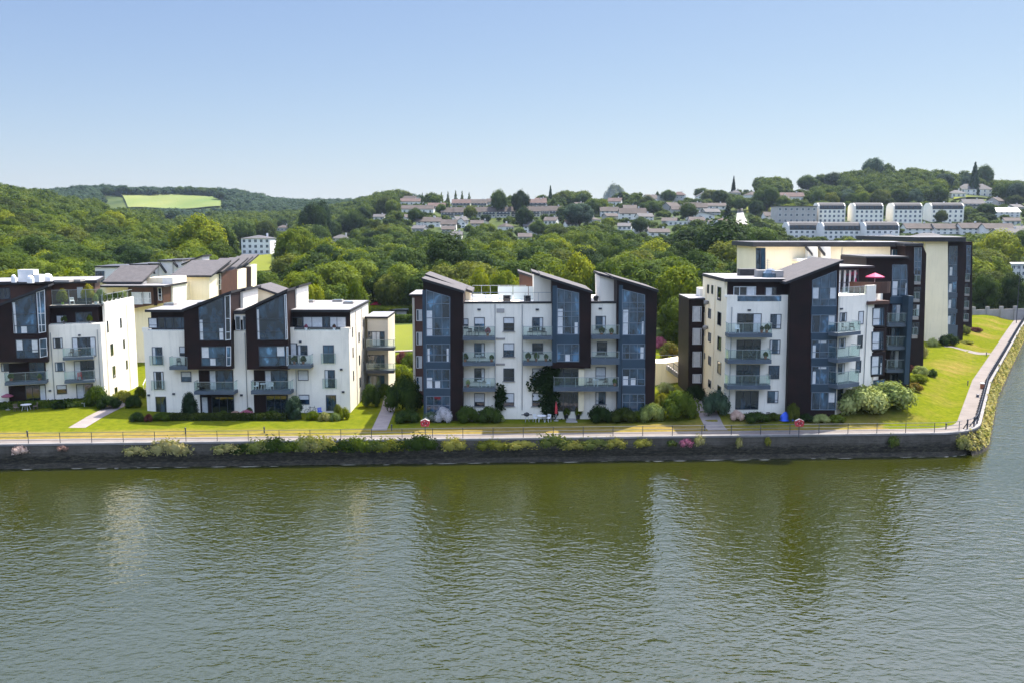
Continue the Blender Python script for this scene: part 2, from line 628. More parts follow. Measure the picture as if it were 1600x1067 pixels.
def mesh_np(name, verts, quads, mat):
    me = bpy.data.meshes.new(name)
    nv, nq = len(verts), len(quads)
    me.vertices.add(nv)
    me.vertices.foreach_set('co', np.asarray(verts, np.float32).ravel())
    me.loops.add(nq * 4)
    me.loops.foreach_set('vertex_index', np.asarray(quads, np.int32).ravel())
    me.polygons.add(nq)
    me.polygons.foreach_set('loop_start', np.arange(0, nq * 4, 4, dtype=np.int32))
    me.update(calc_edges=True)
    me.materials.append(MATS[mat])
    return me


def struct(o, kind='structure'):
    o['kind'] = kind
    return o


def smooth(x, a, b):
    t = min(1, max(0, (x - a) / (b - a)))
    return t * t * (3 - 2 * t)


# ------------------------------------------------------------------ shore, ground, water, path
ZQ = 2.5                                                        # top of the quay over the water
_a, _b = atZ(0, 731, 0), atZ(1500, 711, 0)
_sl = (_b.y - _a.y) / (_b.x - _a.x)


def front_shore(X):
    return _a.y + (X - _a.x) * _sl


SHORE = [(-900, front_shore(-900)), (-120, front_shore(-120)), (44, front_shore(44))]
_c = Vector((51.0, front_shore(51) + 0.4))
_d0, _d1 = Vector((1, _sl)).normalized(), Vector((0.62, 1)).normalized()
_p0, _p2 = Vector((47.0, front_shore(47))), _c + _d1 * 5.0
for k in range(0, 9):                                            # rounded corner
    t = k / 8
    q = _p0 * (1 - t) ** 2 + _c * 2 * t * (1 - t) + _p2 * t * t
    SHORE.append((q.x, q.y))
SHORE += [(69.8, 129.0), (113, 198), (132, 228), (165, 262), (300, 330), (900, 480), (4000, 900)]
SH = np.array(SHORE, float)


def shore_dist(X, Y):
    """distance to the shoreline; positive on land"""
    P = np.array([X, Y])
    A, B = SH[:-1], SH[1:]
    d = B - A
    t = np.clip(((P - A) * d).sum(1) / (d * d).sum(1), 0, 1)
    Q = A + d * t[:, None]
    dd = np.hypot(*(P - Q).T)
    i = int(dd.argmin())
    cr = d[i][0] * (P[1] - A[i][1]) - d[i][1] * (P[0] - A[i][0])
    return float(dd[i]) * (1 if cr > 0 else -1)


def shore_hit(u):
    """first distance Y at which the sight line X = u*Y meets the shore"""
    best = 9000.0
    for (x0, y0), (x1, y1) in zip(SHORE[:-1], SHORE[1:]):
        a = x0 - u * y0
        b = x1 - u * y1
        if (a > 0) != (b > 0):
            t = a / (a - b)
            y = y0 + (y1 - y0) * t
            if y > 0:
                best = min(best, y)
    return best


# terrain heights (metres over the water) by bearing (photo column) and distance
TU = [-500, 0, 160, 330, 480, 640, 900, 1060, 1200, 1400, 1600, 2100]
TY = [125, 160, 200, 300, 400, 500, 600, 700, 800, 1000, 1300, 1600, 3000, 6000]
TZ = [
    [4, 5, 8, 18, 28, 38, 45, 50, 54, 58, 60, 60, 60, 50],
    [4, 5, 7, 12, 23, 34, 41, 44, 46, 50, 60, 64, 60, 50],
    [4, 4.5, 6, 9, 15, 23, 30, 32, 33, 38, 73, 76, 64, 50],
    [4, 4.5, 6, 8, 10, 12, 15, 18, 22, 34, 68, 71, 62, 50],
    [4, 4, 4.5, 6, 7.5, 11, 14, 18, 23, 36, 53, 56, 55, 50],
    [3.2, 4, 4.5, 5, 7.5, 20, 29, 38, 45, 50, 52, 52, 50, 50],
    [3.2, 4, 4.5, 5, 7.5, 19, 28, 37, 44, 50, 52, 52, 50, 50],
    [3.2, 6, 6.5, 6.5, 9, 21, 30, 39, 47, 54, 56, 54, 50, 50],
    [4, 4.5, 6, 8, 12, 18.5, 30, 43, 55, 62, 62, 58, 50, 50],
    [4, 4.2, 5, 8, 13, 20, 31, 47, 61, 68, 66, 60, 50, 50],
    [4, 4, 4, 6, 13, 22, 33, 45, 52, 60, 60, 58, 50, 50],
    [4, 4, 4, 6, 12, 20, 30, 40, 50, 56, 58, 56, 50, 50],
]
TUa, TYa, TZa = np.array(TU, float), np.array(TY, float), np.array(TZ, float)


def g_far(X, Y):
    px = 800 + F * X / max(Y, 1) * 0.998
    px = min(max(px, TU[0]), TU[-1])
    Yc = min(max(Y, TY[0]), TY[-1])
    i = min(max(int(np.searchsorted(TUa, px)) - 1, 0), len(TU) - 2)
    t = (px - TU[i]) / (TU[i + 1] - TU[i])
    t = t * t * (3 - 2 * t)
    a = np.interp(Yc, TYa, TZa[i])
    b = np.interp(Yc, TYa, TZa[i + 1])
    z = a * (1 - t) + b * t
    w = smooth(Y, 180, 420)
    z += w * (1.6 * math.sin(X * 0.021 + 1.3) * math.cos(Y * 0.017) + 0.8 * math.sin(X * 0.06 + Y * 0.043))
    return float(z)


def ground(X, Y):
    d = shore_dist(X, Y)
    near = ZQ + smooth(X, 13, 26) * min(1, max(0, (d - 3.2) / 5.0)) * 1.35
    near += (1 - smooth(X, -50, -40)) * min(1, max(0, (d - 5) / 12)) * 0.6
    s = X * 0.0 + smooth(Y, 118, 150)
    if X > 55:
        s = smooth(Y, 200, 260)
    z = near * (1 - s) + g_far(X, Y) * s
    # the slope down to the river everywhere
    return ZQ + (z - ZQ) * min(1, max(0, (d - 2.6) / 3.0))


def hit(px, py, y0=60.0):
    """where the sight line through a pixel meets the ground"""
    d = ray(px, py)
    Y = y0
    last = Y
    while Y < 3000:
        t = Y / d.y
        if CAMZ + d.z * t <= ground(d.x * t, Y):
            lo, hi = last, Y
            for _ in range(14):
                m = (lo + hi) / 2
                t = m / d.y
                if CAMZ + d.z * t <= ground(d.x * t, m):
                    hi = m
                else:
                    lo = m
            t = hi / d.y
            return Vector((d.x * t, hi, ground(d.x * t, hi)))
        last = Y
        Y *= 1.012
    t = last / d.y
    return Vector((d.x * t, last, ground(d.x * t, last)))


def build_ground():
    us = np.concatenate([np.linspace(-1.6, -0.62, 22), np.linspace(-0.61, 0.60, 230), np.linspace(0.61, 2.0, 30)])
    rows = 110
    vs, dry, mid = [], [], []
    for u in us:
        y0 = shore_hit(u)
        for r in range(rows):
            t = r / (rows - 1)
            Y = y0 + (40 * (t / 0.45) if t < 0.45 else 40 + (6000 - y0 - 40) * (math.exp(5.2 * (t - 0.45) / 0.55) - 1) / (math.exp(5.2) - 1))
            X = u * Y
            vs.append((X, Y, ground(X, Y)))
            d = shore_dist(X, Y) if Y < 240 else 99
            dry.append(max(0.0, 1 - max(0, d - 4.2) / 3.6) * 0.74 if X < 42 else max(0.0, 1 - abs(d - 5.5) / 4.0) * 0.36)
    nu = len(us)
    fs, mi = [], []
    for i in range(nu - 1):
        for r in range(rows - 1):
            a = i * rows + r
            fs.append((a, a + rows, a + rows + 1, a + 1))
            mi.append(0 if vs[a][1] < 150 or (vs[a][0] > 60 and vs[a][1] < 215) else 1)
    me = bpy.data.meshes.new('ground')
    me.from_pydata(vs, [], fs)
    at = me.attributes.new('dry', 'FLOAT', 'POINT')
    at.data.foreach_set('value', dry)
    me.materials.append(MATS['lawn_grass'])
    me.materials.append(MATS['hill_grass'])
    me.polygons.foreach_set('material_index', mi)
    me.polygons.foreach_set('use_smooth', [True] * len(fs))
    o = bpy.data.objects.new('ground', me)
    COL.objects.link(o)
    struct(o)


build_ground()


def build_water():
    mb = MB()
    mb.poly([(-3000, -1500, 0), (5000, -1500, 0), (5000, 1500, 0), (-3000, 1500, 0)], 'river_water')
    struct(mb.build('river_water'))


build_water()


def offset_line(pts, d):
    """polyline moved d metres to its left (inland)"""
    P = [Vector(p) for p in pts]
    out = []
    for i, p in enumerate(P):
        t0 = (P[i] - P[i - 1]).normalized() if i > 0 else (P[1] - P[0]).normalized()
        t1 = (P[i + 1] - P[i]).normalized() if i < len(P) - 1 else t0
        n0, n1 = Vector((-t0.y, t0.x)), Vector((-t1.y, t1.x))
        n = (n0 + n1)
        n = n / max(0.3, n.length_squared) * 2
        out.append(p + n * d)
    return out


def strip(name, pts, d0, d1, z, mat):
    a, b = offset_line(pts, d0), offset_line(pts, d1)
    mb = MB()
    for i in range(len(pts) - 1):
        mb.poly([(a[i].x, a[i].y, z), (a[i + 1].x, a[i + 1].y, z), (b[i + 1].x, b[i + 1].y, z), (b[i].x, b[i].y, z)], mat)
    return struct(mb.build(name))


QL = SHORE[1:-3]                                                 # the part of the shore with a quay
strip('promenade_path', QL, 0.45, 2.35, ZQ + 0.02, 'path_tarmac')


def build_quay():
    t = thing('quay_wall', 'dark weathered stone quay wall with mossy lower courses along the river', 'quay wall', (0, front_shore(0), 0))
    out, inn = offset_line(QL, -0.06), offset_line(QL, 0.5)
    mb = MB()
    n = len(QL)
    for i in range(n - 1):
        a, b, c, d = out[i], out[i + 1], inn[i + 1], inn[i]
        mb.poly([(a.x, a.y, -1.5), (b.x, b.y, -1.5), (b.x, b.y, ZQ - 0.14), (a.x, a.y, ZQ - 0.14)], 'quay_stone')
    mb.build('wall_face', t)
    mb = MB()
    out2 = offset_line(QL, -0.13)
    for i in range(n - 1):
        a, b, c, d = out2[i], out2[i + 1], inn[i + 1], inn[i]
        mb.prism([(a.x, a.y, ZQ - 0.14), (b.x, b.y, ZQ - 0.14), (c.x, c.y, ZQ - 0.14), (d.x, d.y, ZQ - 0.14)], (0, 0, 0.20), 'coping')
    mb.build('coping', t)
    # rough stone toe at the waterline
    mb = MB()
    o3 = offset_line(QL, -0.45)
    for i in range(n - 1):
        a, b, c, d = o3[i], o3[i + 1], out[i + 1], out[i]
        mb.poly([(a.x, a.y, -1.5), (b.x, b.y, -1.5), (b.x, b.y, 0.05), (a.x, a.y, 0.05)], 'quay_stone')
        mb.poly([(a.x, a.y, 0.05), (b.x, b.y, 0.05), (c.x, c.y, 0.45), (d.x, d.y, 0.45)], 'quay_stone')
    mb.build('footing', t)


build_quay()


def walk(pts, step, start=0.0):
    """points every step metres along a polyline with their direction"""
    acc = start
    for (x0, y0), (x1, y1) in zip(pts[:-1], pts[1:]):
        a, b = Vector((x0, y0)), Vector((x1, y1))
        L = (b - a).length
        while acc < L:
            yield a + (b - a) * (acc / L), (b - a).normalized()
            acc += step
        acc -= L


def build_railings():
    xs = -64.0
    fpts = [(xs, front_shore(xs))] + [p for p in QL if 40 < p[0] < 49.9 and p[1] < 98]
    line = [(p.x, p.y) for p in offset_line(fpts, 0.22)]
    t = thing('promenade_railing', 'grey three rail metal railing along the straight river front promenade', 'railing', (0, front_shore(0), ZQ))
    for k, zz in enumerate((0.38, 0.76, 1.14)):
        mb = MB()
        for (x0, y0), (x1, y1) in zip(line[:-1], line[1:]):
            mb.tube((x0, y0, ZQ + zz), (x1, y1, ZQ + zz), 0.03, 'rail_grey', 6)
        mb.build('rail', t)
    for p, d in walk(line, 3.22, 0.9):
        mb = MB()
        mb.tube((p.x, p.y, ZQ), (p.x, p.y, ZQ + 1.17), 0.036, 'rail_dark', 6)
        mb.build('post', t)
    # east side: heavier dark posts with two rails
    epts = [p for p in QL if (p[0] > 50.5) and p[1] < 231]
    line = [(p.x, p.y) for p in offset_line(epts, 0.25)]
    t = thing('promenade_railing', 'dark blue railing of close set posts along the bending right hand shore', 'railing', (line[0][0], line[0][1], ZQ))
    for zz in (0.55, 1.08):
        mb = MB()
        for (x0, y0), (x1, y1) in zip(line[:-1], line[1:]):
            mb.tube((x0, y0, ZQ + zz), (x1, y1, ZQ + zz), 0.04, 'rail_dark', 6)
        mb.build('rail', t)
    for p, d in walk(line, 1.95, 0.2):
        mb = MB()
        n = Vector((-d.y, d.x))
        mb.tube((p.x, p.y, ZQ), (p.x, p.y, ZQ + 1.18), 0.085, 'rail_dark', 6)
        q = p + n * 0.45
        mb.tube((q.x, q.y, ZQ), (p.x, p.y, ZQ + 0.8), 0.06, 'rail_dark', 5)
        mb.build('post', t)


build_railings()


def ground_strip(name, pts, w, mat, lift=0.03):
    """a narrow path draped on the ground"""
    mb = MB()
    dense = [p for p, _ in walk(pts, 0.8)] + [Vector(pts[-1])]
    a, b = offset_line(dense, w / 2), offset_line(dense, -w / 2)
    for i in range(len(dense) - 1):
        q = [(p.x, p.y, ground(p.x, p.y) + lift) for p in (a[i], b[i], b[i + 1], a[i + 1])]
        mb.poly(q[::-1], mat)
    return struct(mb.build(name))


def gpx(*pp):
    return [tuple(hit(x, y).xy) for x, y in pp]


ground_strip('garden_path', gpx((120, 668), (150, 650), (178, 636), (205, 622)), 1.9, 'paving')
ground_strip('garden_path', gpx((592, 672), (606, 640), (612, 612)), 1.7, 'paving')
ground_strip('garden_path', gpx((1122, 672), (1108, 650), (1096, 630), (1082, 606)), 2.2, 'paving')
ground_strip('garden_path', gpx((1548, 552), (1510, 548), (1475, 541)), 2.0, 'path_tarmac')
# ------------------------------------------------------------------ building kit
RNG = random.Random(7)


class Face:
    """a vertical facade plane; u runs along it to the right, z up, off out of the wall"""

    def __init__(s, p0, p1):
        s.p0 = Vector((p0[0], p0[1]))
        s.d = (Vector((p1[0], p1[1])) - s.p0).normalized()
        s.n = Vector((s.d.y, -s.d.x))
        s.len = (Vector((p1[0], p1[1])) - s.p0).length

    def W(s, u, z, off=0.0):
        p = s.p0 + s.d * u + s.n * off
        return Vector((p.x, p.y, z))

    def uz(s, px, py, off=0.0):
        r = ray(px, py)
        q = s.p0 + s.n * off
        den = r.x * s.n.x + r.y * s.n.y
        t = (q.x * s.n.x + q.y * s.n.y) / den
        P = r * t
        return (Vector((P.x, P.y)) - q).dot(s.d), CAMZ + P.z

    def rect(s, x0, y0, x1, y1, off=0.0):
        my, mx = (y0 + y1) / 2, (x0 + x1) / 2
        u0, u1 = s.uz(x0, my, off)[0], s.uz(x1, my, off)[0]
        z1, z0 = s.uz(mx, y0, off)[1], s.uz(mx, y1, off)[1]
        return u0, z0, u1, z1


def face_px(xa, xb, Ya, Yb, py=560):
    return Face(atY(xa, py, Ya).xy, atY(xb, py, Yb).xy)


def fbox(mb, fc, u0, z0, u1, z1, o0, o1, mat):
    mb.prism([fc.W(u0, z0, o0), fc.W(u1, z0, o0), fc.W(u1, z1, o0), fc.W(u0, z1, o0)], Vector((fc.n.x, fc.n.y, 0)) * (o1 - o0), mat)


def wall(root, fc, poly, off, depth, mat, name='wall', side=None):
    """a volume: front outline given by photo pixels, pushed back by depth"""
    uz = [fc.uz(x, y, off) if not isinstance(y, tuple) else (fc.uz(x, 560, off)[0], y[0]) for x, y in poly]
    mb = MB()
    mb.prism([fc.W(u, z, off) for u, z in uz], Vector((-fc.n.x, -fc.n.y, 0)) * depth, mat, sidemat=side)
    return mb.build(name, root)


def vbox(root, fc, x0, y0, x1, y1, o0, o1, mat, name):
    u0, z0, u1, z1 = fc.rect(x0, y0, x1, y1, max(o0, o1))
    mb = MB()
    fbox(mb, fc, u0, z0, u1, z1, o0, o1, mat)
    return mb.build(name, root)


def slab(root, pts, z0, z1, mat, name='roof', edge='roof_edge'):
    mb = MB()
    pts = [Vector((p[0], p[1], z0)) for p in pts]
    mb.prism(pts, (0, 0, z1 - z0), edge)
    b = MB()
    c = sum(pts, Vector((0, 0, 0))) / len(pts)
    o = mb.build(name, root)
    b.poly([(c.x + (p.x - c.x) * 0.985, c.y + (p.y - c.y) * 0.985, z1 + 0.012) for p in pts], mat)
    b.build('roof_surface', o)
    return o


def window(root, fc, x0, y0, x1, y1, off=0.0, mull=(), trans=(), glassm=None, frame='frame_dark', fw=0.075, curt=None, name='window', sill=False):
    """framed window given by its photo rectangle; mull / trans are fractions of its width / height"""
    u0, z0, u1, z1 = fc.rect(x0, y0, x1, y1, off)
    mb = MB()
    a, b = off - 0.05, off + 0.06
    fbox(mb, fc, u0, z0, u0 + fw, z1, a, b, frame)
    fbox(mb, fc, u1 - fw, z0, u1, z1, a, b, frame)
    fbox(mb, fc, u0 + fw, z0, u1 - fw, z0 + fw, a, b, frame)
    fbox(mb, fc, u0 + fw, z1 - fw, u1 - fw, z1, a, b, frame)
    for k in mull:
        c = u0 + (u1 - u0) * k
        fbox(mb, fc, c - fw * 0.45, z0 + fw, c + fw * 0.45, z1 - fw, a, b - 0.012, frame)
    for k in trans:
        c = z0 + (z1 - z0) * k
        fbox(mb, fc, u0 + fw, c - fw * 0.45, u1 - fw, c + fw * 0.45, a, b - 0.018, frame)
    w = mb.build(name, root)
    g = MB()
    gm = glassm or RNG.choice(['glass_blue', 'glass_dark', 'glass_mid', 'glass_blue'])
    g.poly([fc.W(u0 + fw * .5, z0 + fw * .5, off + 0.015), fc.W(u1 - fw * .5, z0 + fw * .5, off + 0.015), fc.W(u1 - fw * .5, z1 - fw * .5, off + 0.015), fc.W(u0 + fw * .5, z1 - fw * .5, off + 0.015)], gm)
    g.build('pane', w)
    if curt is None:
        curt = RNG.choice([None, None, (0, .28), (.7, 1), 'blind', 'half'])
    if curt:
        if curt == 'blind':
            r = [(u0 + fw, z0 + (z1 - z0) * RNG.uniform(.3, .7), u1 - fw, z1 - fw)]
        elif curt == 'half':
            r = [(u0 + fw, z0 + fw, u0 + (u1 - u0) * .22, z1 - fw), (u0 + (u1 - u0) * .78, z0 + fw, u1 - fw, z1 - fw)]
        else:
            r = [(u0 + max(fw, (u1 - u0) * curt[0]), z0 + fw, u0 + min((u1 - u0) * curt[1], u1 - u0 - fw), z1 - fw)]
        for p, q, s, t in r:
            c = MB()
            fbox(c, fc, p, q, s, t, off + 0.016, off + 0.03, 'curtain')
            c.build('blind' if curt == 'blind' else 'curtain', w)
    if sill:
        s = MB()
        fbox(s, fc, u0 - 0.12, z0 - 0.09, u1 + 0.12, z0 - 0.01, off, off + 0.12, 'concrete')
        s.build('sill', w)
    return w


def clip_at_u(poly, u):
    zs = []
    for (a, za), (b, zb) in zip(poly, poly[1:] + poly[:1]):
        if (a - u) * (b - u) <= 0 and a != b:
            zs.append(za + (zb - za) * (u - a) / (b - a))
    return (min(zs), max(zs)) if len(zs) > 1 else None


def clip_at_z(poly, z):
    us = []
    for (a, za), (b, zb) in zip(poly, poly[1:] + poly[:1]):
        if (za - z) * (zb - z) <= 0 and za != zb:
            us.append(a + (b - a) * (z - za) / (zb - za))
    return (min(us), max(us)) if len(us) > 1 else None


def bay(root, fc, poly, mx=(), my=(), off=0.05, glassm='glass_blue', frame='frame_dark', fw=0.08, curts=(), name='glazed_bay'):
    """large glazing of any outline (photo pixels) with mullions at photo columns mx and rails at photo rows my"""
    P = [fc.uz(x, y, off) for x, y in poly]
    cu = sum(p[0] for p in P) / len(P)
    cz = sum(p[1] for p in P) / len(P)
    mb = MB()
    for (a, za), (b, zb) in zip(P, P[1:] + P[:1]):
        d = Vector((b - a, zb - za)).normalized() * 0.001
        q = [fc.W(a, za, off - 0.03), fc.W(b, zb, off - 0.03)]
        ia = (a + (cu - a) * 0.0, za)
        n = Vector((-(zb - za), b - a)).normalized()
        if n.dot(Vector((cu - a, cz - za))) < 0:
            n = -n
        n *= fw
        mb.prism([fc.W(a, za, off - 0.03), fc.W(b, zb, off - 0.03), fc.W(b + n.x, zb + n.y, off - 0.03), fc.W(a + n.x, za + n.y, off - 0.03)],
                 Vector((fc.n.x, fc.n.y, 0)) * RNG.uniform(0.085, 0.10), frame)
    for x in mx:
        u = fc.uz(x, sum(p[1] for p in poly) / len(poly), off)[0]
        r = clip_at_u(P, u)
        if r:
            fbox(mb, fc, u - fw * .4, r[0] + 0.02, u + fw * .4, r[1] - 0.02, off - 0.03, off + 0.05, frame)
    for y in my:
        z = fc.uz(sum(p[0] for p in poly) / len(poly), y, off)[1]
        r = clip_at_z(P, z)
        if r:
            fbox(mb, fc, r[0] + 0.02, z - fw * .4, r[1] - 0.02, z + fw * .4, off - 0.03, off + 0.044, frame)
    w = mb.build(name, root)
    g = MB()
    g.poly([fc.W(u, z, off) for u, z in P], glassm)
    g.build('pane', w)
    xs = [p[0] for p in poly]
    ys = [p[1] for p in poly]
    bx, by, wx, hy = min(xs), max(ys), max(xs) - min(xs), max(ys) - min(p[1] for p in poly if p[0] > min(xs))
    hy = min(hy, 24)
    extra = [(bx + wx * a + .6, by - hy * h_ - .8, bx + wx * b - .6, by - .8) for a, b, h_ in RNG.choice([((.05, .2, .8),), ((.78, .95, .75),), ((.05, .17, .85), (.84, .95, .85)), ((.36, .6, .45),), ()]) if wx > 10]
    curts = list(curts) + [e for e in extra if all(e[2] < c_[0] or e[0] > c_[2] for c_ in curts)]
    if curts:
        for x0, y0, x1, y1 in curts:
            c = MB()
            u0, z0, u1, z1 = fc.rect(x0, y0, x1, y1, off)
            fbox(c, fc, u0, z0, u1, z1, off + 0.003, off + 0.012, 'curtain')
            c.build('curtain', w)
    return w


def balcony(root, fc, x0, x1, yr, y0, y1, depth=1.5, name='balcony', sides=(1, 1), posts=3, slabm='slab_grey', glassm='glass_clear', base=0.0):
    """slab with glass balustrade; the rectangle is that of its front edge in the photo"""
    off = base + depth
    u0, z0, u1, z1 = fc.rect(x0, y0, x1, y1, off)
    zr = fc.uz((x0 + x1) / 2, yr, off)[1]
    mb = MB()
    fbox(mb, fc, u0, z0, u1, z1, base + 0.004, off, slabm)
    b = mb.build(name, root)
    g = MB()
    i = 0.06
    fbox(g, fc, u0 + i, z1 + 0.06, u1 - i, zr - 0.03, off - i - 0.015, off - i, glassm)
    if sides[0]:
        fbox(g, fc, u0 + i, z1 + 0.06, u0 + i + 0.015, zr - 0.03, base + 0.05, off - i - 0.03, glassm)
    if sides[1]:
        fbox(g, fc, u1 - i - 0.015, z1 + 0.06, u1 - i, zr - 0.03, base + 0.05, off - i - 0.03, glassm)
    g.build('glass_panel', b)
    h = MB()
    fbox(h, fc, u0, zr - 0.025, u1, zr + 0.025, off - i - 0.035, off - i + 0.015, 'steel_rail')
    for sd, uu in ((sides[0], u0), (sides[1], u1 - 0.045)):
        if sd:
            fbox(h, fc, uu, zr - 0.022, uu + 0.045, zr + 0.022, base + 0.03, off - i - 0.04, 'steel_rail')
    for k in range(posts):
        u = u0 + i + (u1 - u0 - 2 * i) * k / max(1, posts - 1)
        fbox(h, fc, u - 0.025, z1 + 0.004, u + 0.025, zr - 0.026, off - i - 0.06, off - i - 0.017, 'steel_rail')
    h.build('handrail', b)
    return fc, (u0, u1), z1, off


def juliet(root, fc, x0, y0, x1, y1, yr, off=0.0):
    w = window(root, fc, x0, y0, x1, y1, off, mull=(.5,), curt=RNG.choice([None, (0, .3), (.0, .5)]), name='french_window')
    u0, z0, u1, z1 = fc.rect(x0 - 3, yr, x1 + 3, y1 + 1, off)
    mb = MB()
    fbox(mb, fc, u0, z1 - 0.04, u1, z1, off + 0.20, off + 0.245, 'steel_rail')
    for u in (u0, u1 - 0.045):
        fbox(mb, fc, u, z0, u + 0.045, z1 - 0.041, off + 0.20, off + 0.24, 'steel_rail')
    b = mb.build('juliet_balcony', root)
    g = MB()
    fbox(g, fc, u0 + 0.05, z0 + 0.04, u1 - 0.05, z1 - 0.045, off + 0.21, off + 0.225, 'glass_clear')
    g.build('glass_panel', b)


def monopitch(root, fc, xa, ya, xb, yb, off, depth, thick=0.28, over=0.35, mat='slate', rise=0.0, name='roof'):
    """sloping roof plate whose front edge runs from one photo point to the other"""
    ua, za = fc.uz(xa, ya, off)
    ub, zb = fc.uz(xb, yb, off)
    n = Vector((fc.n.x, fc.n.y, 0))
    A, B = fc.W(ua, za, off), fc.W(ub, zb, off)
    mb = MB()
    C, D = B - n * depth + Vector((0, 0, rise)), A - n * depth + Vector((0, 0, rise))
    mb.prism([A - Vector((0, 0, thick)), B - Vector((0, 0, thick)), C - Vector((0, 0, thick)), D - Vector((0, 0, thick))], (0, 0, thick), 'roof_edge')
    o = mb.build(name, root)
    m2 = MB()
    ctr = (A + B + C + D) / 4
    m2.poly([p + (ctr - p) * 0.012 + Vector((0, 0, 0.02)) for p in (A, B, C, D)], mat)
    m2.build('roof_surface', o)
    return o


def pipe(root, fc, x, y0, y1, off=0.0, mat='steel_rail'):
    u, z1 = fc.uz(x, y0, off)
    z0 = fc.uz(x, y1, off)[1]
    mb = MB()
    mb.tube(fc.W(u, z0, off + 0.08), fc.W(u, z1, off + 0.08), 0.045, mat)
    mb.build('drainpipe', root)


def vent(root, fc, x, y, w=7, h=3.5, off=0.0):
    vbox(root, fc, x - w / 2, y - h / 2, x + w / 2, y + h / 2, off, off + 0.10, 'frame_dark', 'wall_light')


# ------------------------------------------------------------------ the two-towered white block (second from the left)
GB = 0.8           # walls start below the ground


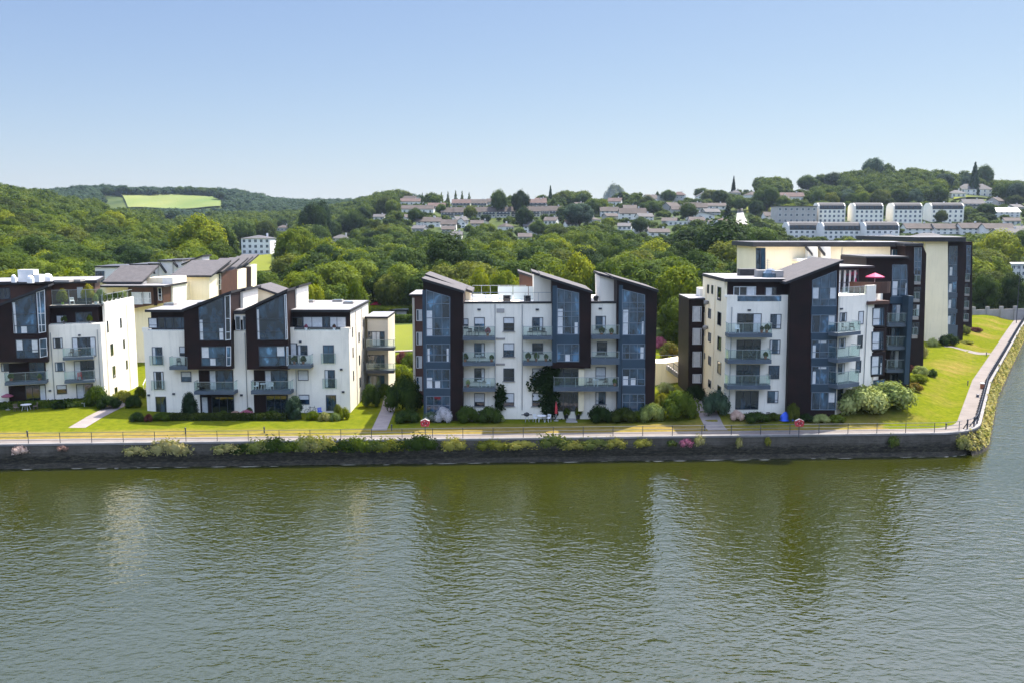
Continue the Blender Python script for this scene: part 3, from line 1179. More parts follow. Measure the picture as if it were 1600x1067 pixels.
def block_two_towers():
    Y = 107.0
    fc = face_px(222, 547, Y, Y)
    t = thing('apartment_block', 'white block whose two dark framed glass towers slope up to the right', 'apartment building', (fc.p0.x, Y, 2.4))
    xl, xr = 226, 546
    D = 15.0
    zt = fc.uz(385, 517)[1]
    u0, u1 = fc.uz(xl, 560)[0], fc.uz(xr, 560)[0]
    mb = MB()
    mb.prism([fc.W(u0, GB), fc.W(u1, GB), fc.W(u1, zt), fc.W(u0, zt)], (0, D, 0), 'render_white', sidemat={1: 'render_pale'})
    mb.build('wall', t)
    zr = fc.uz(385, 489)[1]
    # penthouse set back behind the parapet
    mb = MB()
    mb.prism([fc.W(u0 + 0.5, zt - 0.02, -1.3), fc.W(u1 - 0.03, zt - 0.02, -1.3), fc.W(u1 - 0.03, zr, -1.3), fc.W(u0 + 0.5, zr, -1.3)], (0, D - 1.4, 0), 'cladding_dark')
    mb.build('penthouse_wall', t)
    mb = MB()
    mb.prism([fc.W(u1 - 0.03, zt - 0.02, -1.28), fc.W(u1 + 0.004, zt - 0.02, -1.28), fc.W(u1 + 0.004, zr, -1.28), fc.W(u1 - 0.03, zr, -1.28)], (0, D - 1.45, 0), 'render_pale')
    mb.build('gable_wall', t)
    a, b, c, d = fc.W(u0 + 0.1, 0, -0.5), fc.W(u1 + 0.15, 0, -0.5), fc.W(u1 + 0.15, 0, -D + .1), fc.W(u0 + 0.1, 0, -D + .1)
    slab(t, [a, b, c, d], zr, zr + 0.30, 'roof_membrane')
    # parapet
    for x0, x1 in ((222, 231), (532, 546), (452, 459)):
        vbox(t, fc, x0, 512, x1, 519, -0.30, 0.004, 'render_white', 'parapet')
    # penthouse windows
    window(t, fc, 232, 497, 246, 513, -1.3, trans=(.3,), curt=(0.1, .9))
    window(t, fc, 247, 496, 258, 514, -1.3, glassm='glass_dark', curt=False)
    window(t, fc, 258, 496, 290, 514, -1.3, mull=(.42, .8), glassm='glass_blue', curt=False)
    window(t, fc, 456, 496, 473, 512, -1.3, mull=(.5,), glassm='glass_dark', curt=False)
    window(t, fc, 473, 495, 505, 512, -1.3, mull=(.45,), curt=(.05, .95))
    window(t, fc, 505, 495, 541, 512, -1.3, mull=(.3, .6), curt=(.3, .97))
    # terrace balustrades
    for x0, x1, yr, yb in ((224, 292, 515.5, 522), (459, 532, 513, 520.5)):
        p0, q0, p1, q1 = fc.rect(x0, yr, x1, yb)
        h = MB()
        fbox(h, fc, p0, q1 - .05, p1, q1, -0.13, -0.08, 'steel_rail')
        for k in range(4):
            u = p0 + (p1 - p0 - .05) * k / 3
            fbox(h, fc, u, zt - .03, u + .05, q1 - .052, -0.13, -0.09, 'steel_rail')
        r = h.build('terrace_railing', t)
        g = MB()
        fbox(g, fc, p0 + .05, zt, p1 - .05, q1 - .06, -0.085, -0.07, 'glass_clear')
        g.build('glass_panel', r)
    # link wall between the towers
    wall(t, fc, [(366, 500), (366, 487), (386, 487), (386, 500)], 0.02, 1.4, 'render_white', 'link_wall')
    window(t, fc, 368, 494, 376, 516, 0.02, curt=False, frame='frame_light')
    window(t, fc, 379.5, 494, 385, 516, 0.02, curt=False, frame='frame_light')
    vbox(t, fc, 360, 486, 388, 491.5, -1.0, 0.12, 'roof_edge', 'fascia')

    # towers
    def tower(poly, roofL, roofR, depth, glz, ret, low, retlow, side):
        off = 1.1
        wall(t, fc, poly, off, depth, 'cladding_dark', 'tower_wall', side)
        monopitch(t, fc, roofL[0], roofL[1], roofR[0], roofR[1], off + 0.25, depth + 0.4)
        bay(t, fc, glz[0], glz[1], glz[2], off + 0.02, 'glass_blue', curts=glz[3])
        bay(t, fc, low[0], low[1], low[2], off + 0.02, 'glass_mid', curts=low[3])
        bay(t, fc, ret[0], (), ret[1], off + 0.025, 'glass_dark', frame='frame_light', fw=0.09)
        bay(t, fc, retlow[0], (), retlow[1], off + 0.025, 'glass_mid', frame='frame_light', fw=0.07)

    tower([(289, 577), (287, 483), (360, 456.5), (362, 577)], (283.5, 484), (361, 455), 8.5,
          ([(310, 481), (349.5, 463), (351.5, 532), (312, 532)], (), (504, 519), [(311.5, 500, 317, 531)]),
          ([(351, 463), (360, 461), (361, 531), (352.5, 532)], (498, 519)),
          ([(314, 541), (352, 541), (353, 571.5), (315, 571.5)], (), (559,), [(315, 541.5, 326, 559)]),
          ([(353.5, 541), (361, 541), (361, 571), (354, 571.5)], (558,)), {1: 'render_pale', 2: 'slate'})
    tower([(386, 577), (383, 483), (448, 453.5), (452, 577)], (378, 485), (449, 452), 8.5,
          ([(400, 481), (443, 461), (445.5, 531), (402, 531.5)], (), (499, 518), [(401.5, 484, 405, 530)]),
          ([(444, 461), (447.5, 460), (450, 530), (446.5, 531)], (497, 515)),
          ([(404, 541), (446, 540), (447, 571), (405, 572)], (), (558,), [(433, 541, 444, 556)]),
          ([(447.5, 541), (450.5, 541), (451, 571), (448, 571)], (558,)), {1: 'wood_warm', 2: 'slate'})
    # white upstands of the towers above the flat roof
    wall(t, fc, [(447.6, 486), (447.6, 455), (463.5, 448), (463.5, 486)], -3.0, 6.4, 'render_pale', 'tower_side_wall', {3: 'wood_warm'})
    monopitch(t, fc, 440, 455.8, 467, 446.3, -2.9, 6.8)
    wall(t, fc, [(360, 488), (360, 459), (380, 454), (380, 488)], -2.8, 6.5, 'render_pale', 'tower_side_wall')
    monopitch(t, fc, 352, 458.8, 383.5, 451.5, -2.7, 6.9)
    # rear tower with its roof falling to the right
    f2 = face_px(400, 470, 117, 117, 470)
    wall(t, f2, [(402, 480), (402, 448), (444, 463), (444, 480)], 0, 6, 'render_cream', 'rear_tower_wall')
    monopitch(t, f2, 399, 447, 446, 463, 0.3, 7.5)
    # windows and balconies of the left half
    juliet(t, fc, 238, 542, 254, 569.5, 555)
    juliet(t, fc, 240.5, 580, 256, 608, 593.5)
    window(t, fc, 243.5, 619, 260, 645, mull=(.5,), curt=False, glassm='glass_dark', name='french_window')
    window(t, fc, 280.5, 541, 295, 556, curt='blind')
    window(t, fc, 283, 580, 299, 596)
    balcony(t, fc, 264.5, 293, 558, 572, 577.5, 1.2, posts=2, sides=(1, 0))
    balcony(t, fc, 303, 366, 596.5, 611, 616, 1.5, posts=3)
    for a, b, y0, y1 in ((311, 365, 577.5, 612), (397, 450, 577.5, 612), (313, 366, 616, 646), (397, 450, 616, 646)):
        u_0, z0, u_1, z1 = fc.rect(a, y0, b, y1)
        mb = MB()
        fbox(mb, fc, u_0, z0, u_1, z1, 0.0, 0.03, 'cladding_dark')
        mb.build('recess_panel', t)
    window(t, fc, 327, 578, 364, 610, 0.03, mull=(.3, .66), curt=(.04, .27), glassm='glass_blue', name='patio_door')
    window(t, fc, 331, 619, 366, 645, 0.03, mull=(.35, .7), curt=False, glassm='glass_dark', name='patio_door')
    window(t, fc, 315, 619, 325.5, 645, 0.03, curt=(.1, .9), glassm='glass_dark', name='patio_door')
    # right half
    balcony(t, fc, 392, 454.5, 595.5, 610, 615.5, 1.5, posts=3)
    window(t, fc, 414, 578, 450, 609, 0.03, mull=(.3, .66), curt=(.02, .26), glassm='glass_blue', name='patio_door')
    window(t, fc, 416, 617, 449, 645, 0.03, mull=(.4, .7), curt=False, glassm='glass_dark', name='patio_door')
    balcony(t, fc, 450, 485.5, 555, 570, 575.5, 1.5, posts=3, sides=(0, 1))
    window(t, fc, 453, 536, 465, 570, 0, curt=(.1, .8), name='french_window')
    window(t, fc, 465, 539, 480.5, 555.5)
    window(t, fc, 465.5, 578, 482, 594, curt=(.05, .95))
    window(t, fc, 467, 616, 483.5, 631, curt='blind')
    juliet(t, fc, 505, 539, 522, 567, 551.5)
    juliet(t, fc, 507.5, 577.5, 523.5, 605.5, 590.5)
    window(t, fc, 509.5, 616.5, 525.5, 641, mull=(.5,), curt=False, name='french_window')
    for x, y in ((469, 534), (533, 577), (271, 615), (232, 617), (377, 617), (536, 612)):
        vent(t, fc, x, y, 4, 3)
    for x in (382.5, 462.5):
        pipe(t, fc, x, 520 if x < 400 else 577, 645, mat='steel_rail')
    # sunlit gable wall: slits and pipes
    fs = Face(fc.W(u1, 0).xy, fc.W(u1, 0, -D).xy)
    for v0, v1, zs in ((2.2, 2.7, (6.0, 8.9, 11.4)), (6.6, 7.4, (4.4, 7.3, 10.2)), (10.0, 10.5, (6.0, 9.0, 11.8))):
        for z in zs:
            mb = MB()
            fbox(mb, fs, v0, z, v1, z + 1.25, -0.02, 0.04, 'frame_dark')
            w = mb.build('window', t)
            g = MB()
            g.poly([fs.W(v0 + .06, z + .06, 0.045), fs.W(v1 - .06, z + .06, 0.045), fs.W(v1 - .06, z + 1.19, 0.045), fs.W(v0 + .06, z + 1.19, 0.045)], 'glass_dark')
            g.build('pane', w)
    for v in (4.6, 9.0):
        mb = MB()
        mb.tube(fs.W(v, 2.4, .07), fs.W(v, zr - .1, .07), .05, 'render_pale')
        mb.build('drainpipe', t)
    # roof lights
    for px, py in ((266, 477.5), (483, 473), (528, 472), (545, 475), (318, 476)):
        p = atZ(px, py, zr + .3)
        mb = MB()
        mb.box((p.x, p.y, zr + .31), (1.3, 1.1, 0.28), 'concrete')
        s = mb.build('skylight', t)
        g = MB()
        g.box((p.x, p.y, zr + .592), (1.1, .9, .03), 'glass_mid')
        g.build('pane', s)
    # rear wing with balconies on the right
    f3 = face_px(573, 608, 118, 118, 540)
    wall(t, f3, [(574, (0.8,)), (574, 498), (606, 498), (606, (0.8,))], 0, 7, 'render_beige', 'wing_wall')
    za = f3.uz(590, 498)[1]
    slab(t, [f3.W(-.2, 0, .2), f3.W(f3.len - .1, 0, .2), f3.W(f3.len - .1, 0, -7.2), f3.W(-.2, 0, -7.2)], za, za + .25, 'roof_membrane')
    for y0, y1, s0, s1, r in ((518, 540, 543, 547.5, 531), (554, 574, 578.5, 583, 568), (586, 608, 0, 0, 0)):
        window(t, f3, 575, y0, 601, y1, 0.0, mull=(.25, .5, .75), curt=(.25, .7) if y0 < 550 else False, name='patio_door')
        if s0:
            balcony(t, f3, 572, 615.5, r, s0, s1, 1.7, sides=(1, 1), slabm='frame_dark')
    return fc


FB = block_two_towers()


# ------------------------------------------------------------------ the three-towered white block (centre)
def block_three_towers():
    Y = 103.3
    fc = face_px(660, 1030, Y, Y)
    t = thing('apartment_block', 'white block in the middle with three blue glazed towers sloping down to the right', 'apartment building', (fc.p0.x, Y, 2.4))
    zt = fc.uz(800, 474)[1]
    D = 13.0
    ua, ub = fc.uz(705, 560)[0], fc.uz(1010, 560)[0]
    mb = MB()
    mb.prism([fc.W(ua, GB), fc.W(ub, GB), fc.W(ub, zt), fc.W(ua, zt)], (0, D, 0), 'render_white')
    mb.build('wall', t)
    # parapet coping, terrace floor
    vbox(t, fc, 722, 471.8, 862, 474.6, -0.4, 0.06, 'roof_edge', 'coping')
    vbox(t, fc, 923, 471.4, 968, 474.4, -0.4, 0.06, 'roof_edge', 'coping')
    slab(t, [fc.W(ua, 0, -.5), fc.W(ub, 0, -.5), fc.W(ub, 0, -D), fc.W(ua, 0, -D)], zt - .25, zt - .1, 'concrete', 'terrace_floor', 'concrete')

    def tower(xl, xg0, xg1, xr, poly, rl, rr, depth, off, top, spans, panes, bottom):
        wall(t, fc, poly, off, depth, 'cladding_dark', 'tower_wall', {1: 'render_pale'} if xl > 700 else None)
        monopitch(t, fc, rl[0], rl[1], rr[0], rr[1], off + .3, depth + .6)
        o = off + .02
        mx = [xg0 + (xg1 - xg0) * k for k in (.33, .66)]
        for i, (y0, y1, mys) in enumerate(panes):
            if i == 0:
                p = [(xg0, y0), (xg1, top), (xg1, y1), (xg0, y1)]
            else:
                p = [(xg0, y0), (xg1, y0), (xg1, y1), (xg0, y1)]
            bay(t, fc, p, mx, mys, o, 'glass_blue' if i else 'glass_mid', frame='frame_grey', fw=.085,
                curts=[(xg0 + 1.5, y1 - (y1 - y0) * .55, xg0 + 1.5 + (xg1 - xg0) * .22, y1 - 1)] if i % 2 == 0 else ())
        for y0, y1 in spans:
            vbox(t, fc, xg0, y0, xg1, y1, off - .05, off + .07, 'steel_blue', 'spandrel')

    # tower 1
    tower(660, 665.5, 703.5, 723, [(662, (GB,)), (661, 436.5), (724, 456.5), (723, (GB,))], (658.5, 435), (725.5, 455), 9.0, .9, 464,
          ((526, 537), (565.5, 576), (606.5, 618)), ((453, 526, (475, 497, 514)), (537, 565.5, (554,)), (576, 606.5, (594,)), (618, 650, (633,))), 650)
    vbox(t, fc, 661, 454, 665.5, 652, .85, .98, 'steel_blue', 'corner_post')
    monopitch(t, fc, 664, 428.5, 738, 455.5, -3.2, 6.5)
    wall(t, fc, [(668, 474), (668, 432), (734, 456), (734, 474)], -3.6, 5.5, 'render_beige', 'tower_side_wall')
    # tower 2 (stops above the first floor)
    tower(832, 870, 905, 923, [(862.5, 575), (862.5, 436.5), (924, 457), (923, 575)], (844, 429.5), (926, 455.5), 9.0, .9, 458,
          ((523, 537),), ((450.5, 523, (473, 487, 495, 511)), (537, 565, (553,))), 565)
    vbox(t, fc, 863, 447, 870, 566, .85, .98, 'steel_blue', 'corner_post')
    wall(t, fc, [(834, 474), (834, 428), (864, 437), (864, 474)], -2.2, 6.0, 'render_pale', 'tower_side_wall')
    monopitch(t, fc, 831, 424.5, 868, 436.8, -1.9, 6.6)
    f2 = face_px(811, 834, 113.5, 113.5, 440)
    wall(t, f2, [(812, 472), (811.5, 426), (834, 433), (834, 472)], 0, 4, 'wood_warm', 'rear_tower_wall')
    monopitch(t, f2, 809, 424, 836, 433, .2, 5)
    # tower 3
    tower(936, 972, 1008, 1027, [(966, (GB,)), (964, 436), (1027, 455.3), (1024, (GB,))], (958, 432.5), (1029, 453.5), 9.0, .9, 461,
          ((524, 537), (561, 575), (602, 614.5)), ((452, 524, (473, 482, 488, 505)), (537, 561, (551,)), (575, 602, (592,)), (614.5, 642, (628,))), 642)
    vbox(t, fc, 966, 446, 972, 640, .85, .98, 'steel_blue', 'corner_post')
    wall(t, fc, [(938, 474), (937, 431), (966, 439), (966, 474)], -2.2, 6.0, 'render_pale', 'tower_side_wall')
    monopitch(t, fc, 935, 427, 968, 436, -1.9, 6.6)
    # windows
    rows = ((496, 517.5), (536, 557), (575, 595), (613.5, 634))
    for k, (y0, y1) in enumerate(rows):
        window(t, fc, 741, y0, 757.5, y1, trans=(.28,), sill=True)
        window(t, fc, 786.5, y0, 803.5, y1, trans=(.28,), sill=True, curt='blind' if k < 2 else None)
        window(t, fc, 831.5, y0, 848.5, y1 - (5 if k == 1 else 0), trans=(.28,), sill=True)
        window(t, fc, 930.5 + (2 if k == 1 else 0), y0 - 2, 946.5 + (2 if k == 1 else 0), y1 - 3, trans=(.28,), sill=True, curt=(.05, .95) if k == 2 else None)
    window(t, fc, 724, 498, 732, 514, glassm='glass_mid')
    balcony(t, fc, 723, 773.5, 510.5, 526.5, 532, 1.5, sides=(0, 1))
    balcony(t, fc, 723, 773.5, 550.5, 566.5, 571.5, 1.5, sides=(0, 1))
    balcony(t, fc, 723.5, 774, 590.5, 606, 611.5, 1.5, sides=(0, 1))
    balcony(t, fc, 817, 863, 510.5, 526, 531, 1.5, sides=(1, 0))
    balcony(t, fc, 817, 863, 549.5, 565.5, 571, 1.5, sides=(1, 0))
    balcony(t, fc, 924, 968, 508.5, 524, 530, 1.5, sides=(0, 0))
    balcony(t, fc, 924, 968, 549.5, 560, 569.5, 1.5, sides=(0, 0))
    balcony(t, fc, 865, 967, 589.5, 604.5, 611, 1.7, sides=(1, 0), posts=7)
    # recess under tower 2
    window(t, fc, 868, 576, 904, 603, mull=(.35, .7), glassm='glass_dark', curt=False, name='patio_door')
    window(t, fc, 872, 612, 904, 642, mull=(.25, .5, .75), glassm='glass_dark', curt=False, name='patio_door')
    vbox(t, fc, 904, 576, 912.5, 642, 0, .5, 'render_cream', 'pier')
    # wall lights, vents, pipes
    for x, y in ((748.5, 484), (839.5, 484), (938, 482.5)):
        vent(t, fc, x, y, 5, 2.6)
    vbox(t, fc, 776, 482.5, 788, 489, 0, .05, 'house_grey', 'vent_grille')
    for x0, y0 in ((775, 528), (775, 567.5)):
        vbox(t, fc, x0, y0, x0 + 14, y0 + 3, 0, .06, 'concrete', 'vent_grille')
    for x in (773.5, 816, 968):
        pipe(t, fc, x, 476, 640)
    # roof terrace: glass screens, railing
    g = MB()
    fs = fc
    for x0, x1, y0, y1, o, m in ((778, 801, 448, 470, -5.0, 'glass_frosted'), (802, 825, 448, 470, -5.0, 'glass_frosted'), (826, 834, 448, 470, -5.0, 'glass_frosted')):
        u0, z0, u1, z1 = fc.rect(x0, y0, x1, y1, o)
        fbox(g, fc, u0, zt - .08, u1, z1, o, o + .03, m)
    scr = g.build('terrace_screen', t)
    h = MB()
    for x0, x1, yr, o in ((738, 862, 457.5, -.5), (738, 822, 446.5, -9.5)):
        u0, u1 = fc.uz(x0, yr, o)[0], fc.uz(x1, yr, o)[0]
        z = fc.uz(x0, yr, o)[1]
        fbox(h, fc, u0, z - .03, u1, z + .03, o - .03, o + .03, 'steel_rail')
        for k in range(7):
            u = u0 + (u1 - u0 - .05) * k / 6
            fbox(h, fc, u, zt - .1, u + .05, z - .032, o - .02, o + .02, 'steel_rail')
    h.build('terrace_railing', t)
    # brick coloured rear wing on the left
    f3 = face_px(643, 668, 112, 112, 540)
    wall(t, f3, [(645, (GB,)), (644, 463), (668, 463), (668, (GB,))], 0, 8, 'brick_brown', 'wing_wall')
    za = f3.uz(655, 463)[1]
    slab(t, [f3.W(-.2, 0, .25), f3.W(f3.len, 0, .25), f3.W(f3.len, 0, -8), f3.W(-.2, 0, -8)], za, za + .22, 'roof_membrane')
    vbox(t, f3, 645, 466, 648.5, 625, 0, .08, 'render_beige', 'pilaster')
    for y0, y1 in ((484, 502), (519, 539), (556, 575), (588, 610)):
        window(t, f3, 650.5, y0, 659.5, y1, .0, mull=(.5,), frame='frame_light', curt=(.4, .9))
    return fc


FC = block_three_towers()


# ------------------------------------------------------------------ left-hand white block with the roof garden
def block_roof_garden():
    pr = atY(160, 560, 110.3)
    pl = atY(-110, 560, 104.2)
    fc = Face(pl.xy, pr.xy)
    t = thing('apartment_block', 'white block at the left edge with planted roof terrace and slanted dark tower', 'apartment building', (pr.x, pr.y, 2.8))
    nb = Vector((-fc.n.x, -fc.n.y, 0))
    zt = fc.uz(120, 507)[1]
    zter = fc.uz(120, 478)[1]
    u1 = fc.uz(160, 560)[0]
    u0 = 0.0
    P0, P1 = fc.W(u0, 0), fc.W(u1, 0)
    B1 = Vector((P1.x - 0.6, P1.y + 11.5, 0))
    B0 = Vector((P0.x, P0.y + 13, 0))
    mb = MB()
    mb.prism([(P0.x, P0.y, GB), (P1.x, P1.y, GB), (B1.x, B1.y, GB), (B0.x, B0.y, GB)], (0, 0, zt - GB), 'render_white')
    mb.build('wall', t)
    fs = Face(P1.xy, B1.xy)
    mb = MB()
    fbox(mb, fs, 0.0, GB, fs.len, zt, 0.0, 0.02, 'render_pale')
    fbox(mb, fs, 1.6, zt, fs.len, zter + .15, -0.3, 0.02, 'render_pale')
    mb.build('gable_wall', t)
    # penthouse storey, set back, with the roof garden above
    upl = fc.uz(76, 490)[0]
    Q = [fc.W(0, zt, -1.6), fc.W(u1 - .32, zt, -1.6), Vector((B1.x - .32, B1.y, zt)), Vector((B0.x, B0.y, zt))]
    mb = MB()
    mb.prism(Q, (0, 0, zter - zt - .25), 'cladding_dark')
    mb.build('penthouse_wall', t)
    slab(t, [fc.W(upl, 0, -.7), fc.W(u1 - .02, 0, -.7), Vector((B1.x - .02, B1.y, 0)), fc.W(upl, 0, -12)], zter - .25, zter, 'concrete', 'terrace_floor')
    window(t, fc, 88, 493, 104, 505, -1.6, mull=(.5,), curt=(.05, .9))
    window(t, fc, 118, 488, 144, 505, -1.6, mull=(.5,), glassm='glass_blue', curt=False)
    # parapet rail
    def rail(x0, x1, yr, o, zb):
        a, b = fc.uz(x0, yr, o)[0], fc.uz(x1, yr, o)[0]
        z = fc.uz((x0 + x1) / 2, yr, o)[1]
        h = MB()
        fbox(h, fc, a, z - .05, b, z, o - .05, o, 'steel_rail')
        for k in range(4):
            u = a + (b - a - .05) * k / 3
            fbox(h, fc, u, zb, u + .05, z - .052, o - .05, o - .01, 'steel_rail')
        r = h.build('terrace_railing', t)
        g = MB()
        fbox(g, fc, a + .05, zb + .05, b - .05, z - .06, o - .04, o - .025, 'glass_clear')
        g.build('glass_panel', r)
    rail(79, 150, 504.5, -.1, zt)
    rail(80, 160, 453, -.9, zter)
    h = MB()
    for k in range(6):
        v = 1.2 + k * 1.75
        fbox(h, fs, v, zter, v + .05, zter + 1.1, -.2, -.15, 'steel_rail')
    fbox(h, fs, 1.0, zter + 1.1, fs.len, zter + 1.16, -.2, -.14, 'steel_rail')
    r = h.build('terrace_railing', t)
    g = MB()
    fbox(g, fs, 1.1, zter + .2, fs.len - .1, zter + 1.08, -.19, -.175, 'glass_clear')
    g.build('glass_panel', r)
    # upper floor in warm timber with flat roof
    fu = Face(fc.W(0, 0, -3.5).xy, fc.W(5, 0, -3.5).xy)
    wall(t, fu, [(-60, 482), (-60, 446), (70, 446), (148, 438), (148, 480)], 0, 6.5, 'wood_warm', 'upper_wall')
    ua, ub = fu.uz(-60, 446)[0], fu.uz(152, 440)[0]
    za, zb = fu.uz(70, 445)[1], fu.uz(150, 437)[1]
    slab(t, [fu.W(ua, 0, .5), fu.W(ub, 0, .5), fu.W(ub, 0, -9.5), fu.W(ua, 0, -9.5)], za + .1, za + .45, 'roof_membrane')
    window(t, fu, 0, 450, 16, 468, .0, mull=(.5,), glassm='glass_blue', curt=False)
    window(t, fu, 121, 449, 130, 476, .0, mull=(.5,), frame='frame_light', curt=(.1, .9))
    # the slanted dark tower
    off = 1.2
    wall(t, fc, [(-34, 566), (-36, 489), (72, 447), (75, 566)], off, 8, 'cladding_dark', 'tower_wall', {1: 'wood_warm'})
    monopitch(t, fc, -42, 491, 75, 445.5, off + .3, 9)
    bay(t, fc, [(18, 472), (55, 457.5), (59, 521.5), (23, 522)], (), (491, 509), off + .02, 'glass_blue', curts=[(20, 473, 25, 521)])
    bay(t, fc, [(56.5, 457), (70, 453), (72, 519), (60.5, 521)], (63.5,), (490, 508), off + .025, 'glass_mid', frame='frame_light', fw=.09)
    bay(t, fc, [(24, 530.5), (60, 530), (61, 559), (26, 559.5)], (), (547,), off + .02, 'glass_blue', curts=[(25, 531, 35, 547), (50, 531, 59, 550)])
    bay(t, fc, [(61.5, 530), (73, 528.5), (74.5, 556), (62.5, 558.5)], (), (544,), off + .025, 'glass_mid', frame='frame_light', fw=.07)
    # under the tower
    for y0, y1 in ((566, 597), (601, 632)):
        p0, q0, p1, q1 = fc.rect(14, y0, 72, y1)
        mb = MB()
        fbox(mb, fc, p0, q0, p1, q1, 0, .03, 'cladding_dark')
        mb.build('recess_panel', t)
    window(t, fc, 46, 565, 70, 596, .03, mull=(.5,), curt=False, glassm='glass_blue', name='patio_door')
    window(t, fc, 2, 567, 14, 580, 0)
    window(t, fc, 40, 601, 72, 626, .03, mull=(.35, .7), curt=(.72, .97), glassm='glass_dark', name='patio_door')
    balcony(t, fc, 7, 73, 581.5, 596, 600.5, 1.5)
    # white half
    window(t, fc, 83, 528, 98, 544, curt='half')
    window(t, fc, 86, 565.5, 101.5, 580)
    window(t, fc, 88.5, 601, 104.5, 615, curt='blind')
    window(t, fc, 113, 527, 150, 557, mull=(.33, .66), curt='half', name='patio_door')
    window(t, fc, 116, 563, 148, 592, mull=(.33, .66), curt=(.02, .3), name='patio_door')
    window(t, fc, 119.5, 599, 146, 624, mull=(.45,), curt=(.02, .5), name='patio_door')
    balcony(t, fc, 98, 146, 543.5, 557.5, 562, 1.4)
    balcony(t, fc, 100.5, 148, 579.5, 594, 598, 1.4)
    vent(t, fc, 124, 524, 4, 2.5)
    vent(t, fc, 78, 610, 4, 2.5)
    pipe(t, fc, 79, 520, 625)
    pipe(t, fc, 152, 515, 625)
    for v, z0, hh, ww in ((1.9, 11.6, 1.5, .45), (2.6, 8.6, 1.5, .9), (2.9, 5.7, 1.5, .9), (3.2, 3.1, 1.3, .9), (6.2, 11.7, 1.3, .55), (6.9, 8.9, 1.2, .55), (7.5, 6.1, 1.2, .55)):
        mb = MB()
        fbox(mb, fs, v, z0, v + ww, z0 + hh, -.02, .06, 'frame_dark')
        w = mb.build('window', t)
        g = MB()
        g.poly([fs.W(v + .07, z0 + .07, .065), fs.W(v + ww - .07, z0 + .07, .065), fs.W(v + ww - .07, z0 + hh - .07, .065), fs.W(v + .07, z0 + hh - .07, .065)], 'glass_dark')
        g.build('pane', w)
    for v in (1.3, 8.6):
        mb = MB()
        mb.tube(fs.W(v, 2.6, .1), fs.W(v, zter - .6, .1), .05, 'render_pale')
        mb.build('drainpipe', t)
    # roof plant
    for px, py, r in ((75, 434, .55), (22, 436, .3), (48, 437, .4)):
        p = atZ(px, py + 6, za + .45)
        mb = MB()
        mb.lathe((p.x, p.y, za + .46), [(r, 0), (r, .5), (r * .8, .8), (r * .25, .95)], 'plastic_white', 10)
        mb.build('roof_cowl', t)
    for px, w in ((45, 1.9), (58, 1.2)):
        p = atZ(px, 441, za + .45)
        mb = MB()
        mb.box((p.x, p.y, za + .46), (w, 1.2, 1.5 if w > 1.5 else .9), 'plastic_white')
        mb.build('plant_housing', t)
    for px, py in ((100, 441), (118, 440)):
        p = atZ(px, py, za + .45)
        mb = MB()
        mb.box((p.x, p.y, za + .46), (1.8, 1.2, .25), 'concrete')
        mb.build('skylight', t)
    # outside stair behind the gable
    q = atY(216, 600, 118)
    mb = MB()
    for k in range(9):
        mb.box((q.x + 1.3 - k * .0, q.y + k * .3, 3.0 + k * .18), (1.2, .3, .17), 'concrete')
    st = mb.build('stair', t)
    mb = MB()
    for sx in (.7, 1.9):
        mb.tube((q.x + sx, q.y - .2, 4.0), (q.x + sx, q.y + 2.7, 5.9), .05, 'white_paint')
        for k in range(4):
            mb.tube((q.x + sx, q.y + k * .85, 3.1 + k * .52), (q.x + sx, q.y + k * .85, 4.15 + k * .52), .035, 'white_paint')
    mb.build('handrail', st)
    return fc, zter, fs, za


FA, ZTER, FAS, _za = block_roof_garden()
